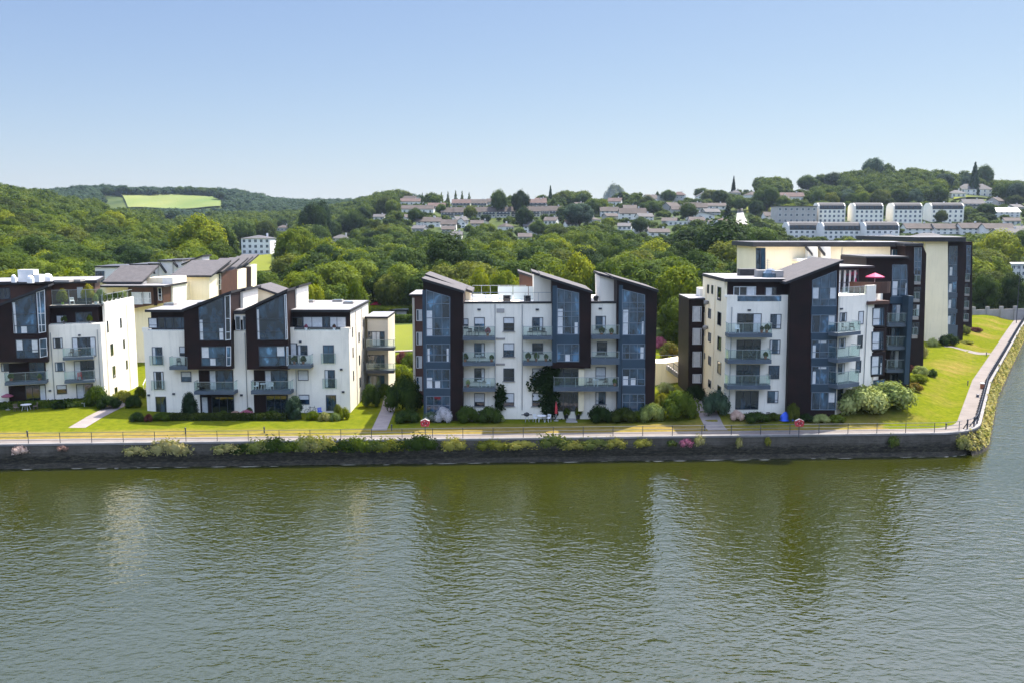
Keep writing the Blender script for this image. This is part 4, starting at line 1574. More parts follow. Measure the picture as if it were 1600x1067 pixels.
# ------------------------------------------------------------------ the tall corner block on the right
def block_corner():
    Y = 101.7
    fc = face_px(1133, 1312, Y, Y)
    t = thing('apartment_block', 'tall white and cream corner block at the bend with a pink parasol terrace', 'apartment building', (fc.p0.x, Y, 3.8))
    zt = fc.uz(1180, 463)[1]
    zr = fc.uz(1180, 441.5)[1]
    uR = fc.uz(1309, 560)[0]
    A, B = fc.W(0, 0), fc.W(uR, 0)
    C = B + Vector((.848, .53, 0)) * 6.3
    Dd = C + Vector((.46, .888, 0)) * 40
    mb = MB()
    foot = [A, B, C, Dd, Vector((Dd.x - 18, Dd.y + 4, 0)), Vector((A.x, A.y + 13, 0))]
    mb.prism([(p.x, p.y, GB) for p in foot], (0, 0, zt - GB), 'render_white')
    mb.build('wall', t)
    # cream left flank
    fl = Face((A.x, A.y + 13), (A.x, A.y))
    mb = MB()
    fbox(mb, fl, 0, GB, 13, zt, 0, .02, 'render_cream')
    fbox(mb, fl, 0, zt, 11.7, zr, -.3, .02, 'render_cream')
    mb.build('flank_wall', t)
    ub = fc.uz(1240, 450)[0]
    mb = MB()
    mb.prism([fc.W(.32, zt, -1.3), fc.W(ub, zt, -1.3), fc.W(ub, zr, -1.3), fc.W(.32, zr, -1.3)], (0, 11.6, 0), 'cladding_dark')
    mb.build('penthouse_wall', t)
    slab(t, [fc.W(-.12, 0, -.6), fc.W(ub, 0, -.6), fc.W(ub, 0, -13.1), fc.W(-.12, 0, -13.1)], zr, zr + .35, 'roof_membrane')
    window(t, fc, 1146, 448, 1181, 463, -1.3, mull=(.27, .6), curt=(.62, .95), frame='frame_light')
    window(t, fc, 1195, 449, 1213, 463, -1.3, mull=(.65,), curt=(.1, .6))
    # parapet rail
    p0, q0, p1, q1 = fc.rect(1152, 462.5, 1221, 471)
    h = MB()
    fbox(h, fc, p0, q1 - .05, p1, q1, -.05, 0.005, 'steel_rail')
    for k in range(4):
        u = p0 + (p1 - p0 - .05) * k / 3
        fbox(h, fc, u, zt - .6, u + .05, q1 - .052, -.04, 0.012, 'steel_rail')
    r = h.build('terrace_railing', t)
    g = MB()
    fbox(g, fc, p0 + .05, zt - .6, p1 - .05, q1 - .06, .004, .02, 'glass_mid')
    g.build('glass_panel', r)
    for x0, x1 in ((1133, 1152), (1221, 1234)):
        vbox(t, fc, x0, 461.5, x1, 465, -.3, .004, 'render_white', 'parapet')
    # doors, windows, balconies of the front
    for (x0, x1, y0, y1, gx) in ((1151.5, 1189.5, 490, 521, 0), (1150.5, 1188.5, 531, 562, 1), (1150, 1187, 569.5, 601, 2), (1149, 1185, 610, 639, 3)):
        window(t, fc, x0, y0, x1, y1, mull=(.33, .66), curt=((.68, .97) if gx == 0 else False), glassm='glass_dark' if gx != 2 else 'glass_blue', name='patio_door')
    for (x0, x1, y0, y1) in ((1203.5, 1220.5, 491, 514), (1202.5, 1219, 531, 552.5), (1201, 1217.5, 570.5, 591.5), (1199, 1216, 610, 629)):
        window(t, fc, x0, y0, x1, y1, trans=(.25,), curt=(.6, .95) if y0 < 500 else None)
    balcony(t, fc, 1138, 1206.5, 505.5, 521.5, 527.5, 1.6, posts=4)
    balcony(t, fc, 1137.5, 1205.5, 546.5, 562, 568, 1.6, posts=4)
    balcony(t, fc, 1136.5, 1204, 586.5, 602, 608, 1.6, posts=4)
    vent(t, fc, 1171, 485, 5, 2.6)
    pipe(t, fc, 1143.5, 480, 630)
    # flank slits
    for x0, x1, ys in ((1121.5, 1127, ((449, 470), (488, 509), (526, 547), (564.5, 584), (602, 615))),
                       (1112, 1114.5, ((446, 460),)), (1105.5, 1108, ((445, 459),)),
                       (1107, 1111, ((482.5, 498), (520, 534), (556, 570), (593, 605))),
                       (1100, 1102, ((480, 489), (516, 525), (551, 560)))):
        for y0, y1 in ys:
            window(t, fl, x0, y0, x1, y1, .02, curt=False, glassm='glass_dark', fw=.06)
    for px in (1104, 1118.5):
        pipe(t, fl, px, 446, 612, .02, 'render_cream')
    for px, py in ((1107.5, 473), (1106, 512)):
        u, z = fl.uz(px, py, .02)
        c = fl.W(u, z, .35)
        mb = MB()
        mb.lathe((c.x, c.y, c.z - .3), [(.05, 0), (.3, .12), (.33, .3), (.3, .48), (.05, .6)], 'concrete', 10)
        mb.tube((c.x, c.y, c.z), fl.W(u, z, 0.02), .03, 'steel_rail')
        mb.build('satellite_dish', t)
    # the tall tower and its slate roof
    off = .7
    wall(t, fc, [(1233, (GB,)), (1235, 439), (1312, 409.5), (1309, (GB,))], off, 10, 'cladding_dark', 'tower_wall')
    monopitch(t, fc, 1228, 441, 1318, 406.5, off + .4, 10.5)
    ys = [(478, (455, 466)), (520, ()), (559, ()), (599.5, ()), (638, ())]
    o = off + .02
    bay(t, fc, [(1269, 438), (1307, 423), (1307, 479), (1268.5, 479)], (1282, 1295), (449.5, 468), o, 'glass_mid', frame='frame_grey', curts=[(1270, 450, 1279, 467), (1297, 450, 1306, 467)])
    for y0, y1, my in ((492, 520.5, ()), (531, 559.5, (550,)), (571.5, 600, ()), (612, 640, ())):
        bay(t, fc, [(1268, y0), (1306.5, y0), (1306, y1), (1267, y1)], (1281, 1294), my, o, 'glass_blue', frame='frame_grey', curts=[(1294, y0 + 1, 1304, y0 + 16)] if y0 in (492, 612) else [(1279, y0 + 1, 1291, y0 + 4.5)])
    for y0, y1 in ((479, 492), (520.5, 531), (559.5, 571.5), (600, 612)):
        vbox(t, fc, 1267.5, y0, 1307, y1, off - .05, off + .07, 'steel_blue', 'spandrel')
    # angled white wall right of the tower
    fa = Face(B.xy, C.xy)
    for k, (xa, xb, xc, xd) in enumerate(((1309.5, 1321.5, 1341, 1349), (1308, 1319.5, 1339.5, 1347.5), (1306.5, 1318, 1337, 1345), (1305.5, 1316, 1336, 1344))):
        ya, yb, yc, yd = ((488.5, 503), (486.5, 507)), ((528.5, 544.5), (524, 544)), ((567.5, 584), (563, 582)), ((607, 625), (603, 618))
        (a0, a1), (b0, b1) = (((488.5, 503), (486.5, 507)), ((528.5, 544.5), (524, 544)), ((567.5, 584), (563, 582)), ((607, 625), (603, 622)))[k]
        window(t, fa, xa + 2.5, a0, xb + 1, a1, .0, curt=None)
        window(t, fa, xc, b0, xd, b1, .0, curt=(.1, .9) if k < 1 else False)
    for yr, y0, y1, x1 in ((503.5, 519, 524.5, 1345), (541, 559, 565, 1344), (580, 599, 605, 1342.5)):
        balcony(t, fa, 1306 + 3, x1, yr, y0, y1, 1.3, posts=3)
    vent(t, fa, 1315.5, 483, 4, 2.5)
    pipe(t, fa, 1355, 470, 600)
    # terrace above it: balustrade, set back curtain glazing, curved timber screen
    h = MB()
    zb = zt
    fbox(h, fa, .3, zb + .95, 4.6, zb + 1.0, -.12, -.07, 'steel_rail')
    for k in range(5):
        fbox(h, fa, .3 + k * 1.06, zb, .35 + k * 1.06, zb + .95, -.12, -.07, 'steel_rail')
    r = h.build('terrace_railing', t)
    g = MB()
    fbox(g, fa, .35, zb + .05, 4.55, zb + .93, -.10, -.085, 'glass_clear')
    g.build('glass_panel', r)
    mb = MB()
    fbox(mb, fa, 4.6, zb - .001, 6.3, zb + 1.05, -.3, .003, 'render_white')
    mb.build('parapet', t)
    fp = face_px(1308, 1356, 108, 109.5, 445)
    wall(t, fp, [(1300, 466), (1300, 419), (1356, 416), (1356, 466)], 0, 8, 'cladding_dark', 'penthouse_wall')
    slab(t, [fp.W(-.6, 0, .8), fp.W(fp.len + .2, 0, .8), fp.W(fp.len + .2, 0, -8), fp.W(-.6, 0, -8)], fp.uz(1330, 419)[1], fp.uz(1330, 416)[1], 'roof_membrane')
    bay(t, fp, [(1308, 422), (1341, 421), (1341, 462), (1308, 462)], (1316, 1324, 1332), (442,), .03, 'glass_dark', frame='frame_dark', fw=.07,
        curts=[(1310, 423, 1313, 461), (1318, 423, 1321, 461), (1326, 423, 1329, 461), (1334, 423, 1337, 461)])
    # curved timber screen
    c = atY(1356, 452, 107.2)
    mb = MB()
    pts = []
    for k in range(9):
        a = math.radians(200 + 150 * k / 8)
        pts.append((c.x + 2.6 * math.cos(a), c.y + 1.7 * math.sin(a)))
    for p, q in zip(pts[:-1], pts[1:]):
        mb.prism([(p[0], p[1], zt), (q[0], q[1], zt), (q[0], q[1], zt + 1.35), (p[0], p[1], zt + 1.35)], (0.03, .08, 0), 'wood_warm')
    mb.build('terrace_screen', t)
    # box bays on the corner
    fb = face_px(1357, 1391, 105.0, 106.6, 530)
    for i, (y0, y1) in enumerate(((477, 514), (514, 551), (551, 590))):
        vbox(t, fb, 1359 - i * 1.2, y0 - 1, 1386 - i * 1.4, y1 - 2.2, -3, .25, 'cladding_dark', 'bay_wall')
        bay(t, fb, [(1363 - i * 1.2, y0 + 4.5), (1381 - i * 1.2, y0 + 4), (1381 - i * 1.2, y1 - 5), (1363 - i * 1.2, y1 - 4.5)], (1377.5 - i * 1.2,), (y0 + 21,), .28, 'glass_mid', frame='frame_dark', fw=.07,
            curts=[(1364.5 - i, y0 + 5.5, 1374 - i, y1 - 6)])
        fbs = Face(fb.W(fb.uz(1386 - i * 1.4, 530, .25)[0], 0, .25).xy, fb.W(fb.uz(1386 - i * 1.4, 530, .25)[0], 0, -2.5).xy)
        mb = MB()
        fbox(mb, fbs, .2, fb.uz(1375, y1 - 4)[1], 2.3, fb.uz(1375, y0 + 4)[1], 0, .05, 'glass_blue')
        mb.build('glazed_bay', t)
    vbox(t, fb, 1356, 471, 1390, 476, -3.2, .6, 'wood_warm', 'canopy')
    window(t, fb, 1360, 593, 1382, 607, -1.0, mull=(.33, .66), glassm='glass_mid', curt=False, name='patio_door')
    # dark stair tower behind the terrace
    f1 = face_px(1354, 1428, 113, 113, 460)
    wall(t, f1, [(1354, (GB,)), (1354, 403), (1420, 403), (1429, 430), (1424, (GB,))], 0, 9, 'cladding_dark', 'tower_wall')
    vbox(t, f1, 1353, 401, 1420, 404, -8, .5, 'roof_edge', 'roof')
    bay(t, f1, [(1394, 414), (1417, 414), (1418, 464), (1393, 464)], (1407,), (437.5, 452), .03, 'glass_mid', frame='frame_grey', curts=[(1394.5, 440, 1402, 462)])
    vbox(t, f1, 1391, 464.5, 1418, 475, -.05, .08, 'steel_blue', 'spandrel')
    for k, (y0, y1, s0, s1, yr) in enumerate(((476, 503, 505, 511, 490), (512, 538, 541, 546.5, 526), (547, 574, 577, 582, 562))):
        window(t, f1, 1393 - k, y0, 1414 - k, y1, .03, mull=(.33, .66), curt=(.3, .6) if k != 1 else False, name='patio_door')
        balcony(t, f1, 1388 - k * 1.2, 1416 - k * 1.2, yr, s0, s1, 1.5, posts=3)
    window(t, f1, 1390, 584, 1409, 606, .03, mull=(.5,), curt=False, glassm='glass_dark', name='patio_door')
    vbox(t, f1, 1416.5, 463, 1423.5, 600, 0, 1.9, 'steel_blue', 'corner_post')
    # second tower further along the shore side
    f2 = face_px(1424, 1447, 135, 135, 460)
    wall(t, f2, [(1415, (GB,)), (1415, 384), (1442, 384), (1447.5, 397), (1444, (GB,))], 0, 9, 'cladding_dark', 'tower_wall')
    vbox(t, f2, 1413, 380.5, 1443, 385, -9, .6, 'roof_edge', 'roof')
    bay(t, f2, [(1428.5, 387), (1440, 387), (1439, 430), (1428, 430)], (1434,), (409, 419), .03, 'glass_mid', frame='frame_grey')
    for k, (s0, s1, yr) in enumerate(((441, 445, 431), (468, 472.5, 457), (495.5, 500, 484), (524, 529, 512))):
        window(t, f2, 1428 - k, yr - 8, 1439 - k, s0 - 1, .03, mull=(.5,), glassm='glass_dark', curt=(.5, .9) if k == 2 else False, name='patio_door')
        balcony(t, f2, 1425.5 - k * 1.4, 1438.5 - k * 1.6, yr, s0, s1, 1.4, posts=3, slabm='concrete')
    # dark side wing on the left
    f3 = face_px(1076, 1097, 113, 113, 540)
    wall(t, f3, [(1077, (GB,)), (1076.5, 469), (1099, 469), (1099, (GB,))], 0, 7, 'cladding_dark', 'wing_wall')
    za = f3.uz(1085, 469)[1]
    slab(t, [f3.W(-.1, 0, .2), f3.W(f3.len + .4, 0, .2), f3.W(f3.len + .4, 0, -7), f3.W(-.1, 0, -7)], za, za + .2, 'roof_membrane')
    for y0, y1 in ((479, 503), (513, 538), (549, 573), (584, 598)):
        window(t, f3, 1082, y0, 1096, y1, .0, mull=(.5,), frame='frame_light', curt=(.1, .85))
    vbox(t, fl, 1088, 450, 1094, 466, -3, .02, 'render_pale', 'stair_head')
    # roof clutter
    for px, py, kind in ((1168, 428, 'v'), (1190, 430, 'h'), (1203, 431, 'd'), (1212, 431, 'h')):
        p = atZ(px, py + 3, zr + .35)
        mb = MB()
        if kind == 'd':
            mb.lathe((p.x, p.y, zr + .36), [(.9, 0), (.85, .5), (.5, .9), (.1, 1.05)], 'glass_mid', 12)
            mb.build('dome_skylight', t)
        else:
            mb.box((p.x, p.y, zr + .36), (2.2 if kind == 'v' else 1.4, 1.4, .8), 'roof_edge' if kind == 'v' else 'concrete')
            mb.build('plant_housing', t)
    p = atZ(1199, 431, zr + .35)
    mb = MB()
    mb.tube((p.x, p.y, zr + .3), (p.x, p.y, zr + 2.4), .03, 'steel_rail')
    for k in range(4):
        mb.tube((p.x - .35, p.y, zr + 1.5 + k * .22), (p.x + .35, p.y, zr + 1.5 + k * .22), .018, 'steel_rail', 4)
    mb.build('aerial', t)
    return fc, zt, fa, f1


FD, ZTD, FDA, FDE = block_corner()


def block_behind_corner():
    Y = 138
    fc = face_px(1182, 1392, Y, Y, 400)
    t = thing('apartment_block', 'cream rear block with long dark roof line standing behind the tall corner block', 'apartment building', (fc.p0.x, Y, 4))
    wall(t, fc, [(1182, (GB,)), (1182, 386), (1391, 386), (1391, (GB,))], 0, 12, 'render_cream')
    za, zb = fc.uz(1300, 386)[1], fc.uz(1300, 380)[1]
    slab(t, [fc.W(-.7, 0, .7), fc.W(fc.len + 3, 0, .7), fc.W(fc.len + 3, 0, -13), fc.W(-.7, 0, -13)], za, za + .7, 'roof_edge')
    bay(t, fc, [(1181, 388), (1196, 388), (1196, 440), (1181, 440)], (1188,), (), .04, 'glass_blue')
    bay(t, fc, [(1392, 390), (1411, 390), (1411, 402), (1392, 402)], (1399,), (), .04, 'glass_mid', frame='frame_dark')
    wall(t, fc, [(1391, (GB,)), (1391, 386), (1413, 386), (1418, 400), (1418, (GB,))], -.02, 9, 'cladding_dark', 'tower_wall')
    for x in (1262, 1282):
        wall(t, fc, [(x, 411), (x + 1, 386.2), (x + 16, 386.2), (x + 16, 411)], 1.6 - (x - 1262) * .02, 1.5, 'render_pale', 'upstand_wall')
        monopitch(t, fc, x - 2, 384.5, x + 8, 397, 1.9, .7, .35, mat='roof_edge')
    wall(t, fc, [(1246, 409), (1246, 405), (1276, 404), (1276, 409)], 2.4, 2.3, 'render_pale', 'upstand_wall')
    pipe(t, fc, 1315.5, 387, 420)
    for x0, x1 in ((1341, 1404), (1314, 1324)):
        vbox(t, fc, x0, 377.8, x1, 379.8, -6, -4, 'plastic_white', 'roof_upstand')


block_behind_corner()


def block_far_right():
    Y = 165
    fc = face_px(1445, 1482, Y, Y, 460)
    t = thing('apartment_block', 'tall cream gabled block farthest along the shore beside two round trees', 'apartment building', (fc.p0.x, Y, 3))
    wall(t, fc, [(1446, (GB,)), (1446, 378), (1481, 378), (1481, (GB,))], 0, 30, 'render_cream')
    za = fc.uz(1460, 378)[1]
    A, B = fc.W(-2, 0, .8), fc.W(fc.len + 2.2, 0, .8)
    slab(t, [A, B, Vector((B.x + 12, B.y + 30, 0)), Vector((A.x, A.y + 30, 0))], za, za + .8, 'roof_edge')
    f1 = face_px(1481, 1508, 166.5, 166.5, 460)
    wall(t, f1, [(1479, (GB,)), (1481, 379), (1505, 379), (1510, 384), (1503, (GB,))], 0, 26, 'cladding_dark', 'tower_wall')
    for k, (y0, y1) in enumerate(((385, 432), (440, 458), (466, 483), (490, 508))):
        bay(t, f1, [(1482.5 - k * .8, y0), (1496 - k * .8, y0), (1495 - k * .8, y1), (1481.5 - k * .8, y1)], (1489 - k * .8,), (414,) if k == 0 else (), .04, 'glass_mid', frame='frame_grey',
            curts=[(1484 - k, y1 - 14, 1488 - k, y1 - 1)])
    for y0, y1 in ((432.5, 439.5), (458.5, 465.5), (483.5, 489.5), (508.5, 528)):
        vbox(t, f1, 1479.5, y0, 1496, y1, -.05, .1, 'slab_grey', 'spandrel')
    f2 = face_px(1506, 1520, 186, 186, 460)
    wall(t, f2, [(1500, (GB,)), (1503, 378), (1519.5, 378), (1517, (GB,))], 0, 12, 'cladding_dark', 'tower_wall')
    bay(t, f2, [(1510, 384), (1517, 384), (1516, 430), (1509.5, 430)], (), (400, 416), .04, 'glass_mid', frame='frame_grey')
    for k, (s0, s1, yr) in enumerate(((438, 441, 428), (460, 463, 450), (481, 484.5, 471), (500, 503, 491))):
        balcony(t, f2, 1502.5 - k * .8, 1515.5 - k * .7, yr, s0, s1, 1.6, posts=3, slabm='concrete')
        window(t, f2, 1505 - k, yr - 6, 1513 - k, s0 - 1, .03, glassm='glass_dark', curt=False, name='patio_door')


block_far_right()


def block_behind_left():
    """the cluster of slate roofs between the left-hand blocks"""
    Y = 150
    fc = face_px(268, 345, Y, Y, 440)
    t = thing('apartment_block', 'cream rear block with row of grey slate lean-to roofs', 'apartment building', (fc.p0.x, Y, 4))
    wall(t, fc, [(269, (GB,)), (269, 431), (327, 431), (327, (GB,))], 0, 12, 'render_cream')
    monopitch(t, fc, 265, 431, 330, 431, .6, 11, .3, rise=2.2)
    # stepped bays with slate roofs going back to the right
    for k, (x0, x1, y, Yk, m) in enumerate(((327, 346, 425, 155, 'wood_warm'), (344, 362, 423, 162, 'render_cream'), (358, 371, 420, 169, 'cladding_dark'), (367, 381, 416, 176, 'render_cream'))):
        f = face_px(x0, x1, Yk, Yk, 440)
        wall(t, f, [(x0, (GB,)), (x0, y), (x1, y), (x1, (GB,))], 0, 9, m, 'bay_wall')
        monopitch(t, f, x0 - 12, y, x1 + 1.5, y, .5, 10, .3, rise=2.0)
        bay(t, f, [(x1 - 5, y + 3), (x1 - .6, y + 3), (x1 - .6, y + 28), (x1 - 5, y + 28)], (), (y + 12, y + 20), .04, 'glass_mid', frame='frame_light', fw=.09)
        if k in (0, 2):
            bay(t, f, [(x0 + .5, y + 4), (x0 + 5, y + 4), (x0 + 5, y + 30), (x0 + .5, y + 30)], (), (y + 13, y + 21), .04, 'glass_mid', frame='frame_light', fw=.09)
    # white stepped roofs at the back
    f2 = face_px(148, 320, 172, 172, 420)
    t2 = thing('apartment_block', 'white rear block with stepped sawtooth parapets and dark roof edge', 'apartment building', (f2.p0.x, 172, 4))
    wall(t2, f2, [(148.5, (GB,)), (148.5, 419), (310, 419), (310, (GB,))], -1.5, 12, 'render_cream')
    for x0, x1, y0, y1 in ((149, 204, 418, 419), (203, 233, 415, 416), (232, 248, 414, 414.5), (247, 271, 409, 410), (270, 284, 408, 408.5)):
        wall(t2, f2, [(x0, 440), (x0, y1), (x1, y0), (x1, 440)], 0, 10, 'house_white', 'parapet_wall')
        vbox(t2, f2, x0 - 1, y0 - 2, x1 + 1, y0, -9, .3, 'roof_edge', 'roof')
    for xa, ya, xb, yb in ((203, 417, 209, 425), (233, 415, 240, 426), (248, 411, 258, 425), (270, 409, 276, 416)):
        monopitch(t2, f2, xa, ya, xb, yb, .8, .8, .35, mat='roof_edge')
    wall(t2, f2, [(284, 440), (284, 413), (316, 399.5), (316, 440)], 1, 4, 'house_white', 'parapet_wall')
    monopitch(t2, f2, 283, 413, 317, 399, 1.3, 5, .25, mat='roof_edge')
    bay(t2, f2, [(149, 424), (163, 424), (163, 442), (149, 442)], (156,), (), .05, 'glass_blue')
    # low slate roofed wing with a timber penthouse
    Y3 = 138
    f3 = face_px(160, 260, Y3, Y3, 450)
    t3 = thing('apartment_block', 'brown timber clad penthouse block with one slate roof beside the roof garden', 'apartment building', (f3.p0.x, Y3, 4))
    wall(t3, f3, [(165, (GB,)), (165, 449), (256, 449), (256, (GB,))], -.8, 12, 'render_cream')
    wall(t3, f3, [(200, 484), (200, 450), (255, 446), (255, 474)], .2, 5, 'wood_warm', 'penthouse_wall')
    za = f3.uz(220, 449)[1]
    slab(t3, [f3.W(f3.uz(160, 449)[0], 0, 1), f3.W(f3.len, 0, 1), f3.W(f3.len, 0, -9), f3.W(f3.uz(160, 449)[0], 0, -9)], za, za + .3, 'roof_membrane')
    wall(t3, f3, [(164, 449), (164, 441), (220, 441), (220, 449)], -1.5, 5, 'render_pale', 'upstand_wall')
    monopitch(t3, f3, 160, 441, 222, 441, -1.0, 7, .3, rise=2.3)
    window(t3, f3, 206, 457, 223, 476, .2, mull=(.5,), trans=(.5,), frame='frame_light', curt=(.05, .9))
    window(t3, f3, 224, 457, 236, 475, .2, mull=(.5,), trans=(.45,), frame='frame_light', glassm='glass_mid', curt=(.1, .8))
    window(t3, f3, 247, 450, 253, 470, .2, trans=(.5,), frame='frame_light', curt=False)
    vbox(t3, f3, 240, 449, 244.5, 478, .2, .45, 'cladding_dark', 'pilaster')
    wall(t3, f3, [(254, 490), (254, 434), (270, 434), (270, 490)], -3, 6, 'render_pale', 'stair_wall')
    wall(t3, f3, [(226, 449), (226, 435), (255, 434), (255, 449)], -4, 5, 'render_cream', 'stair_wall')


block_behind_left()
# ------------------------------------------------------------------ foliage meshes
def uv_quads(c, r, nu=8, nv=5):
    vs, qs = [], []
    for j in range(nv + 1):
        th = math.pi * (0.04 + 0.92 * j / nv)
        for i in range(nu):
            ph = 2 * math.pi * i / nu
            vs.append((c[0] + r[0] * math.sin(th) * math.cos(ph), c[1] + r[1] * math.sin(th) * math.sin(ph), c[2] - r[2] * math.cos(th)))
    for j in range(nv):
        for i in range(nu):
            k = (i + 1) % nu
            qs.append((j * nu + i, j * nu + k, (j + 1) * nu + k, (j + 1) * nu + i))
    return np.array(vs), np.array(qs)


def leaf_quads(rs, pos, nrm, size, tilt=0.55, aspect=1.35):
    """one small quad per point, roughly facing nrm"""
    n = len(pos)
    nn = nrm + rs.normal(0, tilt, (n, 3))
    nn /= np.linalg.norm(nn, axis=1)[:, None] + 1e-9
    a = rs.normal(0, 1, (n, 3))
    t = np.cross(nn, a)
    t /= np.linalg.norm(t, axis=1)[:, None] + 1e-9
    b = np.cross(nn, t)
    s = (size * rs.uniform(0.65, 1.35, n))[:, None]
    t, b = t * s * 0.5 * aspect, b * s * 0.5
    bend = nn * s * 0.12
    v = np.stack([pos - t - b * 0.6, pos - t * 0.1 - b + bend, pos + t + b * 0.5, pos + t * 0.1 + b + bend], 1).reshape(-1, 3)
    q = np.arange(n * 4).reshape(-1, 4)
    return v, q


def crown_np(seed, nl, nq, size, zc=0.60, rz=0.40, kind='round', tilt=0.34, rag=.10):
    """crown of radius about 1 and height about 1 (scaled per tree), base of the crown near z = 0.15"""
    rs = np.random.RandomState(seed)
    lobes = []
    if kind == 'round':
        for k in range(nl):
            a = k * 2.399 + rs.uniform(-.4, .4)
            f = (k + .5) / nl
            zz = 1 - 2 * f * 0.93
            rr = math.sqrt(max(0, 1 - zz * zz)) * rs.uniform(.5, .72)
            lobes.append((rr * math.cos(a), rr * math.sin(a), zc + zz * rz * rs.uniform(.55, .75), rs.uniform(.26, .46)))
    elif kind == 'tall':
        for k in range(nl):
            a = k * 2.399 + rs.uniform(-.4, .4)
            f = (k + .5) / nl
            w = math.sin(math.pi * (0.15 + .8 * f)) ** .8
            lobes.append((w * .52 * math.cos(a), w * .52 * math.sin(a), .12 + .80 * f, (.20 + .26 * w) * rs.uniform(.8, 1.1)))
    elif kind == 'cone':
        for k in range(nl):
            a = k * 2.399
            f = (k + .5) / nl
            w = (1 - f) ** .85
            lobes.append((w * .62 * math.cos(a), w * .62 * math.sin(a), .06 + .88 * f, .10 + .26 * w))
    else:                                                    # dome: shrub sitting on the ground
        for k in range(nl):
            a = k * 2.399 + rs.uniform(-.4, .4)
            f = math.sqrt((k + .4) / nl)
            rr = f * .72
            lobes.append((rr * math.cos(a), rr * math.sin(a), .30 + .36 * (1 - f * f) * rs.uniform(.7, 1.2), rs.uniform(.28, .42)))
    L = np.array(lobes)
    zs = 0.95 if kind in ('round', 'tall') else 0.85
    if kind != 'dome':
        L[:, 2] *= 2.0                                       # tree crowns are laid out 2 high for a radius of 1
    V, Q, off = [], [], 0
    per = np.maximum(8, (nq * L[:, 3] ** 2 / (L[:, 3] ** 2).sum()).astype(int))
    for (x, y, z, r), n in zip(L, per):
        d = rs.normal(0, 1, (n, 3))
        d /= np.linalg.norm(d, axis=1)[:, None]
        rad = r * (1 + rs.normal(0, rag, n)) * np.where(rs.rand(n) < .08, 1.18, 1)
        p = np.array([x, y, z]) + d * rad[:, None] * np.array([1, 1, zs])
        keep = np.ones(n, bool)
        for (x2, y2, z2, r2) in L:
            q = (p - np.array([x2, y2, z2])) / np.array([r2, r2, r2 * zs])
            keep &= (q * q).sum(1) > .62
        if kind == 'dome':
            keep &= p[:, 2] > 0.0
        p, dd = p[keep], d[keep]
        dd = dd * np.array([1, 1, 1.2]) + np.array([0, 0, .25])
        v, qd = leaf_quads(rs, p, dd, size, tilt)
        V.append(v)
        Q.append(qd + off)
        off += len(v)
        cv, cq = uv_quads((x, y, z), (r * .80, r * .80, r * .80 * zs), 8, 5)
        if kind == 'dome':
            cv[:, 2] = np.maximum(cv[:, 2], -.03)
        V.append(cv)
        Q.append(cq + off)
        off += len(cv)
    return np.concatenate(V), np.concatenate(Q)


NEAR = [crown_np(11 + k, 17 + k, 8000, .076, kind='round') for k in range(5)]
NEAR += [crown_np(31 + k, 15, 6500, .074, kind='tall') for k in range(2)]
NEAR += [crown_np(41, 26, 4500, .07, kind='cone')]
FAR = [crown_np(51 + k, 11, 1000, .145, kind='round', tilt=.32) for k in range(5)] + [crown_np(61, 9, 800, .135, kind='tall', tilt=.32)] + [crown_np(62, 14, 600, .12, kind='cone')]
SHRUB = [crown_np(71 + k, 9, 3000, .085, kind='dome', rag=.14) for k in range(3)]
TUFT = [crown_np(81 + k, 9, 900, .12, kind='dome', tilt=.9, rag=.32) for k in range(3)]
NEAR_ME = [mesh_np('tree_crown', v, q, 'leaf_mid') for v, q in NEAR]
SHRUB_ME = [mesh_np('shrub', v, q, 'leaf_mid') for v, q in SHRUB]
TUFT_ME = [mesh_np('wall_plant', v, q, 'leaf_weed') for v, q in TUFT]


def leafobj(name, me, mat, loc=None, scale=(1, 1, 1), rz=0.0, parent=None):
    o = bpy.data.objects.new(name, me)
    COL.objects.link(o)
    o.material_slots[0].link = 'OBJECT'
    o.material_slots[0].material = MATS[mat]
    if loc is not None:
        o.location = loc
    o.scale = scale
    o.rotation_euler = (0, 0, rz)
    if parent is not None:
        o.parent = parent
    return o


def trunk_mesh(seed):
    rs = random.Random(seed)
    mb = MB()
    mb.tube((0, 0, -.6), (0.02, 0, .18), .075, 'bark', 8, .05)
    mb.tube((0.02, 0, .18), (0.0, .03, .45), .05, 'bark', 7, .03)
    for k in range(5):
        a = k * 1.26 + rs.uniform(-.3, .3)
        z0 = .14 + .07 * k
        mb.tube((0.01, 0, z0), (.38 * math.cos(a), .38 * math.sin(a), z0 + .26), .024, 'bark', 6, .010)
    me = bpy.data.meshes.new('trunk')
    me.from_pydata(mb.v, [], mb.f)
    me.materials.append(MATS['bark'])
    return me


TRUNKS = [trunk_mesh(k) for k in range(3)]
TRNG = random.Random(20)


def make_tree(x, y, z, r, h, proto, mat, label, group, rz=None):
    t = thing('tree', label, 'tree', (x, y, z), group)
    rz = TRNG.uniform(0, 6.28) if rz is None else rz
    c = leafobj('crown', NEAR_ME[proto], mat, (0, 0, 0), (r, r, h / 2), rz, t)
    tr = bpy.data.objects.new('trunk', TRUNKS[TRNG.randrange(3)])
    COL.objects.link(tr)
    tr.parent = t
    k = min(r, h * .5)
    tr.scale = (k, k, h)
    return t


# ------------------------------------------------------------------ keep-clear boxes in the view: (px0, py0, px1, py1, distance)
CLEAR = [(374, 364, 428, 424, 505), (168, 300, 346, 326, 1200), (585, 486, 650, 560, 206), (1150, 318, 1168, 352, 640), (1166, 325, 1210, 334, 640),
         (258, 338, 270, 343, 900), (1483, 300, 1560, 312, 680)]
FOOT = []                                                        # ground rectangles without trees (x0, y0, x1, y1)
# ------------------------------------------------------------------ houses on the hills
HRNG = random.Random(5)
HM = {}


